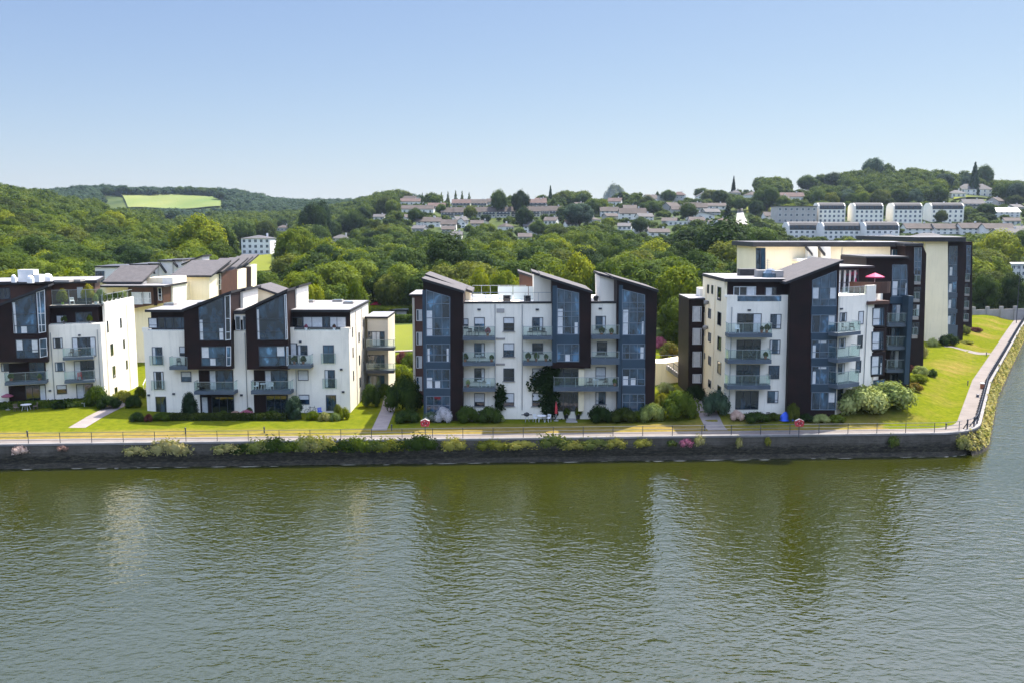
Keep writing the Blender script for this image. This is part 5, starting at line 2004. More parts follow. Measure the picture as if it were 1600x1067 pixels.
def house_meshes(w, d, hw, hr, kind, wall_m, roof_m, storeys, nwin, style):
    """meshes in local coordinates, front towards -y; kinds: gable (ridge along x), gablefront, hip, flat, mansard"""
    key = (w, d, hw, hr, kind, wall_m, roof_m, storeys, nwin, style)
    if key in HM:
        return HM[key]
    x, y = w / 2, d / 2
    parts = []

    def me_of(mb, name):
        me = bpy.data.meshes.new(name)
        me.from_pydata(mb.v, [], mb.f)
        for m in mb.mats:
            me.materials.append(MATS[m])
        me.polygons.foreach_set('material_index', mb.m)
        return me

    b = MB()
    b.prism([(-x, -y, -4), (x, -y, -4), (x, y, -4), (-x, y, -4)], (0, 0, hw + 4), wall_m)
    if kind == 'gable':
        b.prism([(-x, -y, hw), (-x, y, hw), (-x, 0, hw + hr)], (w, 0, 0), wall_m)
    elif kind == 'gablefront':
        b.prism([(-x, -y, hw), (x, -y, hw), (0, -y, hw + hr)], (0, d, 0), wall_m)
    elif kind == 'mansard':
        pr = [(-y, hw), (-y * .93, hw + hr * .55), (-y * .72, hw + hr * .85), (-y * .4, hw + hr), (y * .4, hw + hr), (y * .9, hw + hr * .6), (y, hw)]
        b.prism([(-x, p, q) for p, q in pr], (w, 0, 0), wall_m)
    parts.append(('wall', me_of(b, 'wall'), None))
    r = MB()
    e, th = .45, .22
    if kind == 'gable':
        s = hr / y
        for sg in (-1, 1):
            r.prism([(-x - e, sg * (y + e), hw - s * e), (x + e, sg * (y + e), hw - s * e), (x + e, 0, hw + hr), (-x - e, 0, hw + hr)], (0, 0, th), roof_m)
    elif kind == 'gablefront':
        s = hr / x
        for sg in (-1, 1):
            r.prism([(sg * (x + e), -y - e, hw - s * e), (sg * (x + e), y + e, hw - s * e), (0, y + e, hw + hr), (0, -y - e, hw + hr)], (0, 0, th), roof_m)
    elif kind == 'hip':
        q = max(0.2, x - y)
        a = [(-x - e, -y - e, hw), (x + e, -y - e, hw), (x + e, y + e, hw), (-x - e, y + e, hw)]
        p, s = (-q, 0, hw + hr), (q, 0, hw + hr)
        r.poly([a[0], a[1], s, p], roof_m)
        r.poly([a[2], a[3], p, s], roof_m)
        r.poly([a[1], a[2], s], roof_m)
        r.poly([a[3], a[0], p], roof_m)
        r.poly(a[::-1], roof_m)
    elif kind == 'flat':
        r.box((0, 0, hw), (w + .8, d + .8, .35), roof_m)
    elif kind == 'mansard':
        pr = [(-y, hw), (-y * .93, hw + hr * .55), (-y * .72, hw + hr * .85), (-y * .4, hw + hr), (y * .4, hw + hr), (y * .9, hw + hr * .6)]
        for (p0, q0), (p1, q1) in zip(pr[:-1], pr[1:]):
            r.prism([(-x + .7, p0, q0 + .05), (x - .7, p0, q0 + .05), (x - .7, p1, q1 + .05), (-x + .7, p1, q1 + .05)], (0, 0, .2), roof_m)
    parts.append(('roof', me_of(r, 'roof'), None))
    if kind in ('gable', 'hip', 'gablefront') and style != 'villa':
        c = MB()
        c.box((x * .5 if kind != 'gablefront' else 0, 0.25 if kind == 'gable' else y * .3, hw + hr * .6), (.9, .6, hr * .4 + 1.1), wall_m)
        parts.append(('chimney', me_of(c, 'chimney'), 'roof'))
    sh = hw / storeys
    wm = MB()
    ww, wh = min(1.3, w / (nwin * 1.8)), min(1.5, sh * .52)
    if style == 'wide':
        ww = w / nwin * .72
    wm.prism([(-ww / 2, -.04, 0), (ww / 2, -.04, 0), (ww / 2, -.04, wh), (-ww / 2, -.04, wh)], (0, .1, 0), 'house_glass')
    wf = MB()
    t = .09
    for q in (((-ww / 2 - t, 0 - t), (ww / 2 + t, 0)), ((-ww / 2 - t, wh), (ww / 2 + t, wh + t)), ((-ww / 2 - t, 0), (-ww / 2, wh)), ((ww / 2, 0), (ww / 2 + t, wh)), ((-.04, 0), (.04, wh))):
        (a, bb), (cc, dd) = q
        wf.prism([(a, -.08, bb), (cc, -.08, bb), (cc, -.08, dd), (a, -.08, dd)], (0, .1, 0), 'white_paint')
    win, wfr = me_of(wf, 'window'), me_of(wm, 'pane')
    for s in range(storeys):
        for k in range(nwin):
            px = -x + w * (k + .5) / nwin
            parts.append(('window', win, ((px, -y - .02, s * sh + sh * .28), wfr)))
    if style == 'balcony':
        bb = MB()
        bb.box((0, -y - .65, sh - .12), (w * .94, 1.2, .16), 'concrete')
        bb.box((0, -y - 1.2, sh + .05), (w * .94, .08, .85), 'frame_dark')
        parts.append(('balcony', me_of(bb, 'balcony'), None))
    if kind == 'mansard':
        dm = MB()
        dm.prism([(-.75, -.5, 0), (.75, -.5, 0), (.75, -.5, 1.5), (-.75, -.5, 1.5)], (0, 1.6, 0), 'frame_dark')
        dg = MB()
        dg.prism([(-.6, -.56, .2), (.6, -.56, .2), (.6, -.56, 1.35), (-.6, -.56, 1.35)], (0, .05, 0), 'house_glass')
        dmm, dgg = me_of(dm, 'dormer'), me_of(dg, 'pane')
        for k in range(nwin):
            parts.append(('dormer', dmm, ((-x + w * (k + .5) / nwin, -y * .97, hw + hr * .18), dgg)))
    if style == 'villa':
        cl = MB()
        for k in range(6):
            cl.tube((-x + w * (k + .5) / 6, -y - 1.4, 0), (-x + w * (k + .5) / 6, -y - 1.4, hw - .2), .25, 'white_paint', 8)
        parts.append(('colonnade', me_of(cl, 'colonnade'), None))
    HM[key] = parts
    return parts


def place_house(px, py, wpx, label, group=None, kind='gable', storeys=2, hw=None, hr=None, d=9.0, wall_m='house_white', roof_m='tile_brown', nwin=3, style='', rz=0.0, cat='house', name='house', h_px=None, keep=1.0, Y=None):
    """front foot of the house at photo (px, py); wpx its width in the photo"""
    p = hit(px, py, 120.0) if Y is None else atY(px, py, Y)
    zc = proj(p.x, p.y, p.z)[2]
    w = round(wpx * zc / F, 0)
    if h_px:
        tot = h_px * zc / F
        hr = hr if hr is not None else tot * .44
        hw = tot - hr
    hw = round(hw or 5.2, 1)
    hr = round(hr if hr is not None else 2.2, 1)
    ms = house_meshes(w, d, hw, hr, kind, wall_m, roof_m, storeys, nwin, style)
    t = thing(name, label, cat, (p.x, p.y + d / 2, p.z), group)
    t.rotation_euler = (0, 0, rz)
    roof = None
    for nm, me, ex in ms:
        o = bpy.data.objects.new(nm, me)
        COL.objects.link(o)
        o.parent = t
        if nm == 'roof':
            roof = o
        if isinstance(ex, tuple):
            o.location = ex[0]
            g = bpy.data.objects.new('pane', ex[1])
            COL.objects.link(g)
            g.parent = o
        elif ex == 'roof':
            o.parent = roof
    hp = (hw + hr) * F / zc
    CLEAR.append((px - wpx / 2, py - hp, px + wpx / 2, py - hp * (1 - keep), p.y - 1))
    FOOT.append((p.x - w / 2 - 2, p.y - 3, p.x + w / 2 + 2, p.y + d + 3))
    return t


ORD = ['first', 'second', 'third', 'fourth', 'fifth', 'sixth', 'seventh', 'eighth', 'ninth', 'tenth', 'eleventh', 'twelfth']


def z7(x, y):
    return 480 + x / 2.7586, 270 + y / 2.7586


def z8(x, y):
    return 1020 + x / 2.7586, 230 + y / 2.7586


# long terrace across the middle of the far hillside
row = [(577, 632), (634, 691), (694, 751), (754, 812), (815, 876), (879, 940), (943, 1003), (1006, 1042), (1045, 1096)]
for k, (a, b) in enumerate(row):
    px, py = z7((a + b) / 2, 196 - k * .8)
    place_house(px, py, (b - a) / 2.7586, 'white terraced house with dark balcony, %s from the left in the long hillside terrace' % ORD[k], 'houses of the long hillside terrace',
                kind='gable', h_px=16, storeys=2, nwin=4, style='balcony', roof_m='tile_brown', keep=.72 if k not in (3, 6) else .35)
# upper rows
for k, (a, b, y, m) in enumerate(((625, 702, 152, 'tile_red'), (706, 775, 152, 'tile_brown'), (940, 1030, 151, 'tile_red'))):
    px, py = z7((a + b) / 2, y)
    place_house(px, py, (b - a) / 2.7586, ('white house with reddish roof and dark balcony above the left half of the long terrace', 'white house with brown roof partly behind dark trees above the long terrace',
                                           'white house with reddish roof and dark balcony above the right end of the long terrace')[k],
                'houses above the long terrace', h_px=13, nwin=5, style='balcony', roof_m=m, keep=.8)
for k, (a, b, y, m, hh, lab) in enumerate(((400, 500, 143, 'tile_red', 11, 'low house with pinkish red roof at the left end of the far estate'),
                                           (405, 545, 178, 'tile_brown', 13, 'wide low house with brown roof below the pinkish red roof'),
                                           (520, 594, 162, 'tile_red', 11, 'pale house with orange brown roof left of the balcony houses'),
                                           (580, 700, 124, 'tile_brown', 9, 'long low house with brown roof just under the fir skyline'),
                                           (700, 775, 122, 'tile_brown', 10, 'brown roofed house on the skyline right of the long low one'),
                                           (905, 990, 110, 'tile_grey', 9, 'grey roofed house high on the skyline beside a pointed conifer'))):
    px, py = z7((a + b) / 2, y)
    place_house(px, py, (b - a) / 2.7586, lab, 'houses of the far estate', h_px=hh, nwin=5, storeys=1, hr=2.6, roof_m=m, keep=.75)
# lower scattered houses
for (a, b, y, kd, m, hh, n, lab) in ((470, 575, 232, 'gable', 'tile_brown', 13, 4, 'low brown roofed house half hidden by trees below the terrace'),
                                     (578, 640, 248, 'gable', 'tile_brown', 16, 3, 'white house with brown roof below the left part of the terrace'),
                                     (642, 682, 240, 'gablefront', 'tile_brown', 16, 2, 'white gabled house end facing the river below the terrace'),
                                     (620, 665, 288, 'gable', 'tile_grey', 12, 2, 'grey pitched roof poking out of the wood'),
                                     (745, 785, 234, 'gablefront', 'tile_brown', 10, 1, 'small white gable between bushy trees below the terrace'),
                                     (932, 990, 258, 'gable', 'tile_grey', 17, 3, 'white house with grey slate roof among trees below the terrace'),
                                     (912, 966, 296, 'gable', 'tile_brown', 12, 3, 'brown roof low among the trees under the slate roofed house'),
                                     (100, 182, 304, 'hip', 'tile_grey', 13, 3, 'lone grey hipped roof in the wood behind the two-towered block'),
                                     (285, 332, 206, 'gable', 'tile_grey', 9, 2, 'small grey roofed house at the edge of the valley trees'),
                                     (1265, 1342, 188, 'gable', 'tile_brown', 14, 4, 'white house with brown roof right of the long terrace'),
                                     (1346, 1462, 204, 'gable', 'tile_brown', 18, 4, 'large pale house with hipped brown roof and plain end wall'),
                                     (1412, 1470, 262, 'gable', 'tile_grey', 12, 3, 'pinkish grey roofed cottage, upper one of the pair beside a hedge'),
                                     (1476, 1560, 276, 'gable', 'tile_brown', 12, 3, 'brown roofed cottage, lower one of the pair beside a hedge')):
    px, py = z7((a + b) / 2, y)
    place_house(px, py, (b - a) / 2.7586, lab, 'houses of the far estate', kind=kd, h_px=hh, nwin=n, storeys=2 if hh > 12 else 1, roof_m=m, keep=.7)
# right-hand hillside
for (a, b, y, kd, wm, m, hh, n, st, lab) in ((25, 132, 244, 'flat', 'house_grey', 'tile_grey', 13, 6, 2, 'grey flat roofed house above the middle of the wood'),
                                             (92, 152, 206, 'gable', 'house_grey', 'tile_grey', 8, 3, 1, 'grey bungalow near the skyline left of the white gabled house'),
                                             (192, 254, 236, 'gablefront', 'house_white', 'tile_grey', 15, 3, 2, 'bright white gabled house beside a dark conifer'),
                                             (82, 142, 290, 'gable', 'house_grey', 'tile_brown', 13, 3, 1, 'brown roofed bungalow at the left end of the lower road'),
                                             (136, 236, 284, 'gable', 'house_grey', 'tile_brown', 15, 4, 2, 'long brown roofed house left of the uphill road'),
                                             (238, 316, 270, 'gable', 'house_white', 'tile_brown', 10, 3, 1, 'low white house with brown roof next to the uphill road'),
                                             (152, 266, 312, 'gablefront', 'house_white', 'tile_grey', 11, 3, 1, 'white gable with wide grey roof above the wood edge'),
                                             (65, 152, 340, 'flat', 'house_white', 'plastic_white', 7, 4, 1, 'low pale flat roofed building at the wood edge'),
                                             (245, 322, 342, 'gable', 'house_white', 'tile_brown', 9, 4, 1, 'low white row with brown roof at the foot of the uphill road'),
                                             (545, 652, 236, 'gable', 'house_white', 'tile_red', 14, 6, 1, 'house with pinkish red roof below the wooded crest'),
                                             (602, 668, 190, 'hip', 'house_white', 'tile_brown', 8, 3, 1, 'pale bungalow high among the crest trees'),
                                             (350, 432, 194, 'gable', 'house_grey', 'tile_brown', 10, 4, 1, 'brown bungalow near the skyline above the round bush'),
                                             (1340, 1432, 268, 'gable', 'house_white', 'tile_grey', 15, 5, 2, 'white balcony house right of the mansard blocks'),
                                             (1436, 1462, 262, 'flat', 'house_white', 'plastic_white', 10, 2, 2, 'small white annex against the balcony house'),
                                             (1446, 1582, 302, 'gable', 'house_white', 'plastic_white', 14, 6, 2, 'broad white house with glaring pale roof'),
                                             (1475, 1560, 152, 'gable', 'house_grey', 'tile_red', 9, 4, 1, 'red roofed house on the right skyline'),
                                             (1562, 1640, 150, 'gable', 'house_grey', 'tile_brown', 8, 4, 1, 'brown roofed house at the right edge of the skyline'),
                                             (1490, 1610, 392, 'gable', 'house_white', 'tile_grey', 14, 5, 1, 'white house with rooflights at the right edge'),
                                             (985, 1072, 406, 'hip', 'house_white', 'tile_grey', 10, 3, 1, 'pale hipped roof just above the rear block roofline'),
                                             (1140, 1260, 404, 'hip', 'house_white', 'tile_grey', 12, 4, 1, 'grey hipped roof just above the farthest block'),
                                             (1550, 1640, 470, 'gablefront', 'house_white', 'tile_grey', 17, 2, 2, 'white gable end low beside the round trees')):
    px, py = z8((a + b) / 2, y)
    place_house(px, py, (b - a) / 2.7586, lab, 'houses on the right hillside', kind=kd, wall_m=wm, roof_m=m, h_px=hh, nwin=n, storeys=st, keep=.68, hr=.3 if kd == 'flat' else None, style='balcony' if '1340' in str(a) else '')
for k, (a, b, y) in enumerate(((1090, 1216, 378), (1216, 1326, 378), (1328, 1432, 376), (1434, 1562, 378))):
    px, py = z8((a + b) / 2, y)
    place_house(px, py, (b - a) / 2.7586 * .96, 'white brown-roofed house, %s from the left in the row above the farthest block' % ORD[k], 'white row above the farthest block',
                kind='gable', h_px=17, storeys=2, nwin=4, roof_m='tile_brown', keep=.85, wall_m='house_white')
# more houses of the estate, seen between the gardens
_adj = ['narrow', 'low', 'broad', 'plain', 'small', 'long', 'pale', 'neat', 'half hidden', 'square']
for k, (px, py, w, m, kd) in enumerate(((1048, 352, 22, 'tile_brown', 'gable'), (1008, 346, 24, 'tile_grey', 'gable'), (1018, 318, 22, 'tile_brown', 'gable'), (985, 332, 20, 'tile_brown', 'gable'), (962, 322, 20, 'tile_red', 'gable'),
                                        (936, 315, 18, 'tile_brown', 'gable'), (1030, 301, 22, 'tile_brown', 'gable'), (1062, 312, 20, 'tile_red', 'hip'), (1085, 330, 24, 'tile_brown', 'gable'), (1112, 338, 24, 'tile_grey', 'gable'),
                                        (1178, 312, 22, 'tile_brown', 'hip'), (1205, 345, 18, 'tile_brown', 'gable'), (640, 318, 20, 'tile_brown', 'gable'), (672, 352, 22, 'tile_brown', 'gable'), (718, 352, 18, 'tile_grey', 'gable'),
                                        (745, 356, 20, 'tile_brown', 'gable'), (862, 352, 18, 'tile_brown', 'gable'), (892, 358, 18, 'tile_red', 'gable'), (925, 350, 20, 'tile_brown', 'hip'), (1225, 318, 18, 'tile_brown', 'gable'))):
    col = {'tile_brown': 'brown', 'tile_red': 'reddish', 'tile_grey': 'grey'}[m]
    reg = 'left part' if px < 760 else ('middle' if px < 960 else 'right part')
    place_house(px, py, w, '%s %s roofed house among garden trees in the %s of the estate' % (_adj[k % 10], col, reg), 'houses of the far estate', kind=kd, h_px=11 + k % 3, nwin=3, storeys=1 + k % 2, roof_m=m, keep=.7,
                wall_m='house_white' if k % 3 else 'house_grey', rz=(-.25, .2, .5, 0)[k % 4])
for k, (px, py, w, m, kd) in enumerate(((640, 346, 20, 'tile_brown', 'gable'), (655, 364, 18, 'tile_grey', 'gable'), (700, 366, 18, 'tile_brown', 'gable'), (790, 362, 16, 'tile_brown', 'hip'), (838, 368, 16, 'tile_grey', 'gable'),
                                        (770, 322, 18, 'tile_brown', 'gable'), (845, 322, 16, 'tile_red', 'gable'), (905, 330, 18, 'tile_brown', 'gable'), (955, 344, 20, 'tile_brown', 'gable'), (978, 360, 20, 'tile_grey', 'gable'),
                                        (1000, 302, 18, 'tile_brown', 'gable'), (1050, 330, 22, 'tile_brown', 'gable'), (1128, 300, 20, 'tile_brown', 'gable'), (1150, 308, 18, 'tile_grey', 'hip'), (1090, 352, 22, 'tile_brown', 'gable'),
                                        (1128, 355, 20, 'tile_red', 'gable'), (1262, 296, 18, 'tile_brown', 'hip'), (1300, 292, 16, 'tile_grey', 'gable'), (1475, 330, 16, 'tile_grey', 'gable'), (1560, 322, 20, 'tile_brown', 'gable'),
                                        (1590, 330, 20, 'tile_grey', 'gable'), (1585, 352, 22, 'tile_brown', 'gable'), (1598, 366, 20, 'tile_grey', 'gable'))):
    col = {'tile_brown': 'brown', 'tile_red': 'reddish', 'tile_grey': 'grey'}[m]
    reg = 'lower left slope' if px < 860 else ('middle slope' if px < 1060 else ('upper slope near the uphill road' if px < 1200 else 'right hand slope'))
    place_house(px, py, w, '%s house with %s roof tucked into trees on the %s' % (_adj[(k * 3 + 1) % 10], col, reg), 'houses of the far estate', kind=kd, h_px=10 + k % 4, nwin=3, storeys=1 + (k + 1) % 2, roof_m=m, keep=.62,
                wall_m='house_grey' if k % 3 else 'house_white', rz=(.3, -.2, 0, .6)[k % 4])
# apartment blocks with mansard roofs
px, py = z8(620, 330)
place_house(px, py, 170 / 2.7586, 'large plain grey apartment building with flat roof left of the mansard blocks', None, kind='flat', wall_m='house_grey', roof_m='tile_grey', h_px=27, hr=.3, storeys=3, nwin=7, d=14, cat='apartment building', name='hillside_apartments')
for k, (a, b, y) in enumerate(((703, 838, 328), (858, 1002, 328), (1028, 1168, 328), (1188, 1348, 328))):
    px, py = z8((a + b) / 2, y)
    place_house(px, py, (b - a) / 2.7586 * .88, 'pale four storey mansard block, %s from the left in the upper row' % ORD[k], 'upper row of mansard blocks', kind='mansard', wall_m='render_pale', roof_m='tile_grey',
                h_px=31, hr=4.2, storeys=3, nwin=6, d=12, cat='apartment building', name='mansard_block', keep=.95)
for k, (a, b, y) in enumerate(((580, 728, 396), (728, 916, 398), (912, 1064, 396))):
    px, py = z8((a + b) / 2, y)
    place_house(px, py, (b - a) / 2.7586 * .95, 'white mansard terrace with dormers, %s from the left in the lower row' % ORD[k], 'lower row of mansard terraces', kind='mansard', wall_m='house_white', roof_m='tile_grey',
                h_px=26, hr=4.4, storeys=2, nwin=6 + k % 2 * 2, d=12, cat='apartment building', name='mansard_block', keep=.8)
px, py = z8(1395, 214)
place_house(px, py, 140 / 2.7586, 'cream colonnaded villa with hipped roof and lawn on the right hillside', None, kind='hip', wall_m='render_pale', roof_m='tile_grey', h_px=20, storeys=2, nwin=6, style='villa', d=12, name='villa')
px, py = z8(1318, 218)
place_house(px, py, 62 / 2.7586, 'low wing with dark roof left of the colonnaded villa', None, kind='hip', wall_m='render_pale', roof_m='tile_grey', h_px=12, storeys=1, nwin=3, name='villa_wing')
# the white country house on its lawn
place_house(400, 398.5, 45, 'isolated white three storey country house above a bright lawn', None, kind='hip', wall_m='plastic_white', roof_m='tile_grey', h_px=30, hr=1.6, storeys=3, nwin=5, d=14, name='country_house')
place_house(441, 362, 18, 'brown roofed house glimpsed in the trees right of the country house', None, kind='hip', wall_m='house_grey', roof_m='tile_brown', h_px=10, storeys=1, nwin=3)
place_house(1598, 452, 40, 'pale flat roofed building behind the round trees at the right edge', None, kind='flat', wall_m='house_white', roof_m='plastic_white', h_px=40, hr=.4, storeys=4, nwin=5, name='flat_building', cat='building', Y=300)


# lawns, fields and the uphill road draped over the hills
def drape(name, poly_px, mat, lift=.25, n=10):
    """quad given by four photo points, subdivided and laid on the ground"""
    c = [hit(x, y, 150.0) for x, y in poly_px]
    mb = MB()
    g = [[None] * (n + 1) for _ in range(n + 1)]
    for i in range(n + 1):
        for j in range(n + 1):
            a, b = i / n, j / n
            p = (c[0].xy * (1 - a) + c[1].xy * a) * (1 - b) + (c[3].xy * (1 - a) + c[2].xy * a) * b
            g[i][j] = (p.x, p.y, ground(p.x, p.y) + lift)
    for i in range(n):
        for j in range(n):
            mb.poly([g[i][j], g[i][j + 1], g[i + 1][j + 1], g[i + 1][j]][::-1], mat)
    return struct(mb.build(name))


drape('country_house_lawn', ((360, 402), (424, 398.5), (424, 424), (385, 426)), 'meadow_grass', .4, 16)
drape('hill_field', ((163, 301), (345, 314), (345, 325), (200, 327)), 'field_grass', 2.2, 24)
drape('straw_field', ((256, 339), (282, 339), (282, 344), (256, 344)), 'straw_field', .6, 6)
drape('hillside_meadow', ((1166, 325), (1210, 325), (1210, 334), (1166, 334)), 'meadow_grass', .6, 10)
drape('villa_lawn', ((1490, 309), (1570, 309), (1570, 313), (1490, 313)), 'meadow_grass', .6, 8)
drape('hill_road', ((1152, 326), (1160, 326), (1168, 352), (1150, 352)), 'concrete', .5, 10)
drape('garden_lawn', ((588, 510), (648, 508), (652, 548), (588, 548)), 'meadow_grass', .12, 12)
drape('estate_path', ((588, 550), (652, 547), (652, 549), (588, 553)), 'paving', .16, 6)
# ------------------------------------------------------------------ trees
for nm, (x0, y0, x1, y1) in dict(a=(-75, 96, -40, 132), b=(-46, 100, -12, 127), c=(-18, 98, 24, 120), d=(18, 96, 74, 160), e=(64, 158, 104, 212), f=(36, 132, 66, 156), g=(-78, 130, -40, 190)).items():
    FOOT.append((x0, y0, x1, y1))
# outlines of the river front blocks as the camera sees them: (px0, py0, px1, py1, distance)
BLOCKS = [(-20, 440, 150, 640, 108), (150, 470, 215, 630, 112), (222, 485, 575, 650, 106), (290, 460, 470, 600, 106), (575, 495, 608, 620, 118), (660, 470, 1027, 655, 103), (835, 430, 925, 500, 103), (937, 430, 1027, 500, 103),
          (1095, 435, 1390, 640, 102), (1190, 385, 1445, 560, 138), (1443, 376, 1518, 535, 165), (150, 420, 380, 480, 150)]

TREES = []                                                       # (x, y, z, r, h, kind, material, region)


def blocked(x, y, z, r, h, zmin=.12):
    for x0, y0, x1, y1 in FOOT:
        if x0 - r * .7 < x < x1 + r * .7 and y0 - r * .7 < y < y1 + r * .7:
            return True
    pxt, pyt, zc = proj(x, y, z + h)
    pyb = proj(x, y, z)[1]
    w = r * F / zc * .85
    for a, b, c, d, Y in CLEAR:
        if y < Y and pxt + w > a and pxt - w < c and pyt + 1 < d and pyb > b + 2:
            return True
    return False


def add_tree(x, y, r, h, kind, mat, region, force=False):
    z = ground(x, y) - .2
    if shore_dist(x, y) < 7 and not force:
        return False
    if not force and blocked(x, y, z, r, h):
        # a smaller tree may still fit under the view
        r, h = r * .62, h * .55
        if blocked(x, y, z, r, h):
            r, h = r * .6, h * .55
            if blocked(x, y, z, r, h):
                return False
    TREES.append((x, y, z, r, h, kind, mat, region))
    return True


def scatter(px0, px1, Y0, Y1, space, rr, hh, mats, region, seed, keepf=1.0, kinds=(0,), cond=None):
    """trees at roughly even spacing over a piece of country"""
    rs = random.Random(seed)
    Y = Y0
    while Y < Y1:
        xa, xb = (px0 - 800) / F * Y, (px1 - 800) / F * Y
        x = xa + rs.uniform(0, space)
        while x < xb:
            xx, yy = x + rs.uniform(-.4, .4) * space, Y + rs.uniform(-.4, .4) * space
            if rs.random() < keepf and (cond is None or cond(xx, yy)):
                s = rs.uniform(0, 1)
                add_tree(xx, yy, rr[0] + (rr[1] - rr[0]) * s, hh[0] + (hh[1] - hh[0]) * (s * .6 + rs.uniform(0, .4)), rs.choice(kinds), rs.choice(mats), region)
            x += space
        Y += space * .87


def hero(px, pybase, pytop, wpx, kind, mat, region, Y=None):
    p = hit(px, pybase, 110.0) if Y is None else atY(px, pybase, Y)
    z = ground(p.x, p.y)
    zc = proj(p.x, p.y, z)[2]
    top = atY(px, pytop, p.y).z
    TREES.append((p.x, p.y, z - .2, wpx * zc / F / 2, (top - z) * 1.02, kind, mat, region))


D, M_, L_, O_, B_, K_ = 'leaf_dark', 'leaf_mid', 'leaf_lime', 'leaf_olive', 'leaf_blue', 'leaf_conifer'
# single trees that stand out
hero(310, 412, 341, 82, 0, L_, 'stand', 300)
hero(350, 410, 356, 46, 5, M_, 'stand', 330)
hero(468, 420, 357, 66, 1, L_, 'stand', 300)
hero(490, 390, 318, 44, 1, D, 'stand', 520)
hero(505, 388, 316, 36, 6, K_, 'stand', 540)
hero(555, 490, 446, 42, 2, L_, 'behind', 150)
hero(487, 470, 445, 44, 3, L_, 'behind', 150)
hero(620, 520, 415, 90, 1, D, 'behind', 215)
hero(560, 500, 408, 100, 2, D, 'behind', 235)
hero(500, 480, 400, 96, 0, M_, 'behind', 230)
hero(700, 470, 372, 92, 2, M_, 'behind', 260)
hero(790, 470, 424, 60, 3, L_, 'behind', 160)
hero(752, 472, 428, 48, 2, L_, 'behind', 165)
hero(905, 470, 402, 62, 0, L_, 'behind', 180)
hero(948, 480, 408, 56, 4, M_, 'behind', 170)
hero(870, 470, 412, 60, 1, M_, 'behind', 185)
hero(1000, 500, 408, 100, 1, M_, 'behind', 175)
hero(1062, 530, 415, 76, 4, L_, 'gap', 165)
hero(1052, 540, 470, 60, 2, L_, 'gap', 150)
hero(1086, 500, 395, 70, 0, D, 'gap', 200)
hero(1130, 470, 350, 110, 2, D, 'behind', 260)
hero(1180, 450, 356, 80, 3, D, 'behind', 280)
hero(1075, 470, 356, 100, 1, D, 'behind', 290)
hero(1536, 503, 430, 48, 5, M_, 'round', 222)
hero(1577, 503, 428, 50, 6, M_, 'round', 224)
hero(1545, 470, 395, 66, 0, L_, 'right', 280)
hero(1560, 440, 366, 70, 2, L_, 'right', 320)
hero(1600, 500, 440, 46, 3, L_, 'right', 250)
hero(1600, 420, 360, 50, 1, M_, 'right', 380)
hero(1137, 345, 318, 22, 7, K_, 'hill', 560)
hero(1198, 322, 290, 40, 1, D, 'hill', 640)
hero(780, 338, 300, 28, 2, D, 'hill', 640)
hero(812, 338, 298, 28, 1, D, 'hill', 640)
hero(860, 312, 289, 10, 7, K_, 'skyline', 800)
hero(820, 352, 324, 28, 0, D, 'hill', 560)
hero(905, 352, 318, 52, 3, B_, 'hill', 560)
hero(1363, 300, 247, 36, 4, B_, 'skyline', 790)
hero(1522, 290, 252, 22, 7, K_, 'skyline', 760)
hero(1146, 300, 274, 10, 7, K_, 'skyline', 800)
for px, pb, pt in ((700, 312, 299), (712, 312, 297), (722, 312, 298), (733, 312, 300), (660, 312, 301), (690, 312, 300)):
    hero(px, pb, pt, 9, 7, K_, 'skyline', 790)
# rows of clipped bushy trees behind the left-hand blocks
scatter(-30, 250, 200, 262, 9.0, (4.0, 5.6), (7.5, 10), (L_, M_, M_, L_), 'left', 3, kinds=(0, 1, 2, 3))
scatter(-40, 400, 262, 345, 10.5, (5, 7), (9, 13), (M_, O_, D, L_), 'left', 4, kinds=(0, 1, 2, 3, 4))
# the wood behind the blocks
scatter(385, 1190, 180, 250, 10, (4.0, 6.2), (8.5, 13), (M_, D, L_, M_, O_), 'behind', 5, kinds=(0, 1, 2, 3, 4))
scatter(385, 1200, 250, 400, 11.0, (4.4, 7.0), (10, 16), (D, M_, M_, O_, L_), 'behind', 6, kinds=(0, 1, 2, 3, 4))
scatter(385, 1200, 400, 470, 11.0, (4.4, 7.2), (9.5, 14), (D, M_, D, O_), 'behind', 7, .9, kinds=(0, 1, 2, 3, 4))
scatter(1500, 1680, 235, 420, 10.0, (5, 7), (9, 13), (L_, M_, L_, O_), 'right', 8, kinds=(0, 1, 2, 3))
# wooded hill on the left and the valley beyond
scatter(-120, 370, 345, 760, 10.8, (4.2, 7.0), (9.5, 15.5), (O_, M_, M_, O_, L_), 'lefthill', 9, kinds=(0, 1, 2, 3, 4))
scatter(340, 640, 470, 900, 12, (5.5, 8), (12, 16), (D, M_, O_), 'valley', 10, .9, kinds=(0, 1, 2, 3))
scatter(-120, 640, 780, 1180, 17, (7, 10), (10, 14), (D, O_), 'farhill', 11, .55, kinds=(0, 1, 2))
scatter(-160, 660, 1290, 1480, 15, (7, 11), (11, 16), (D,), 'farhill', 12, .95, kinds=(0, 1, 2, 5))
scatter(-160, 170, 1100, 1290, 16, (7, 10), (11, 15), (D,), 'farhill', 13, .9, kinds=(0, 1))
scatter(346, 660, 1000, 1290, 16, (7, 10), (11, 15), (D,), 'farhill', 14, .9, kinds=(0, 1))
scatter(180, 340, 960, 1010, 15, (6, 9), (9, 12), (D,), 'farhill', 15, .9, kinds=(0, 1))
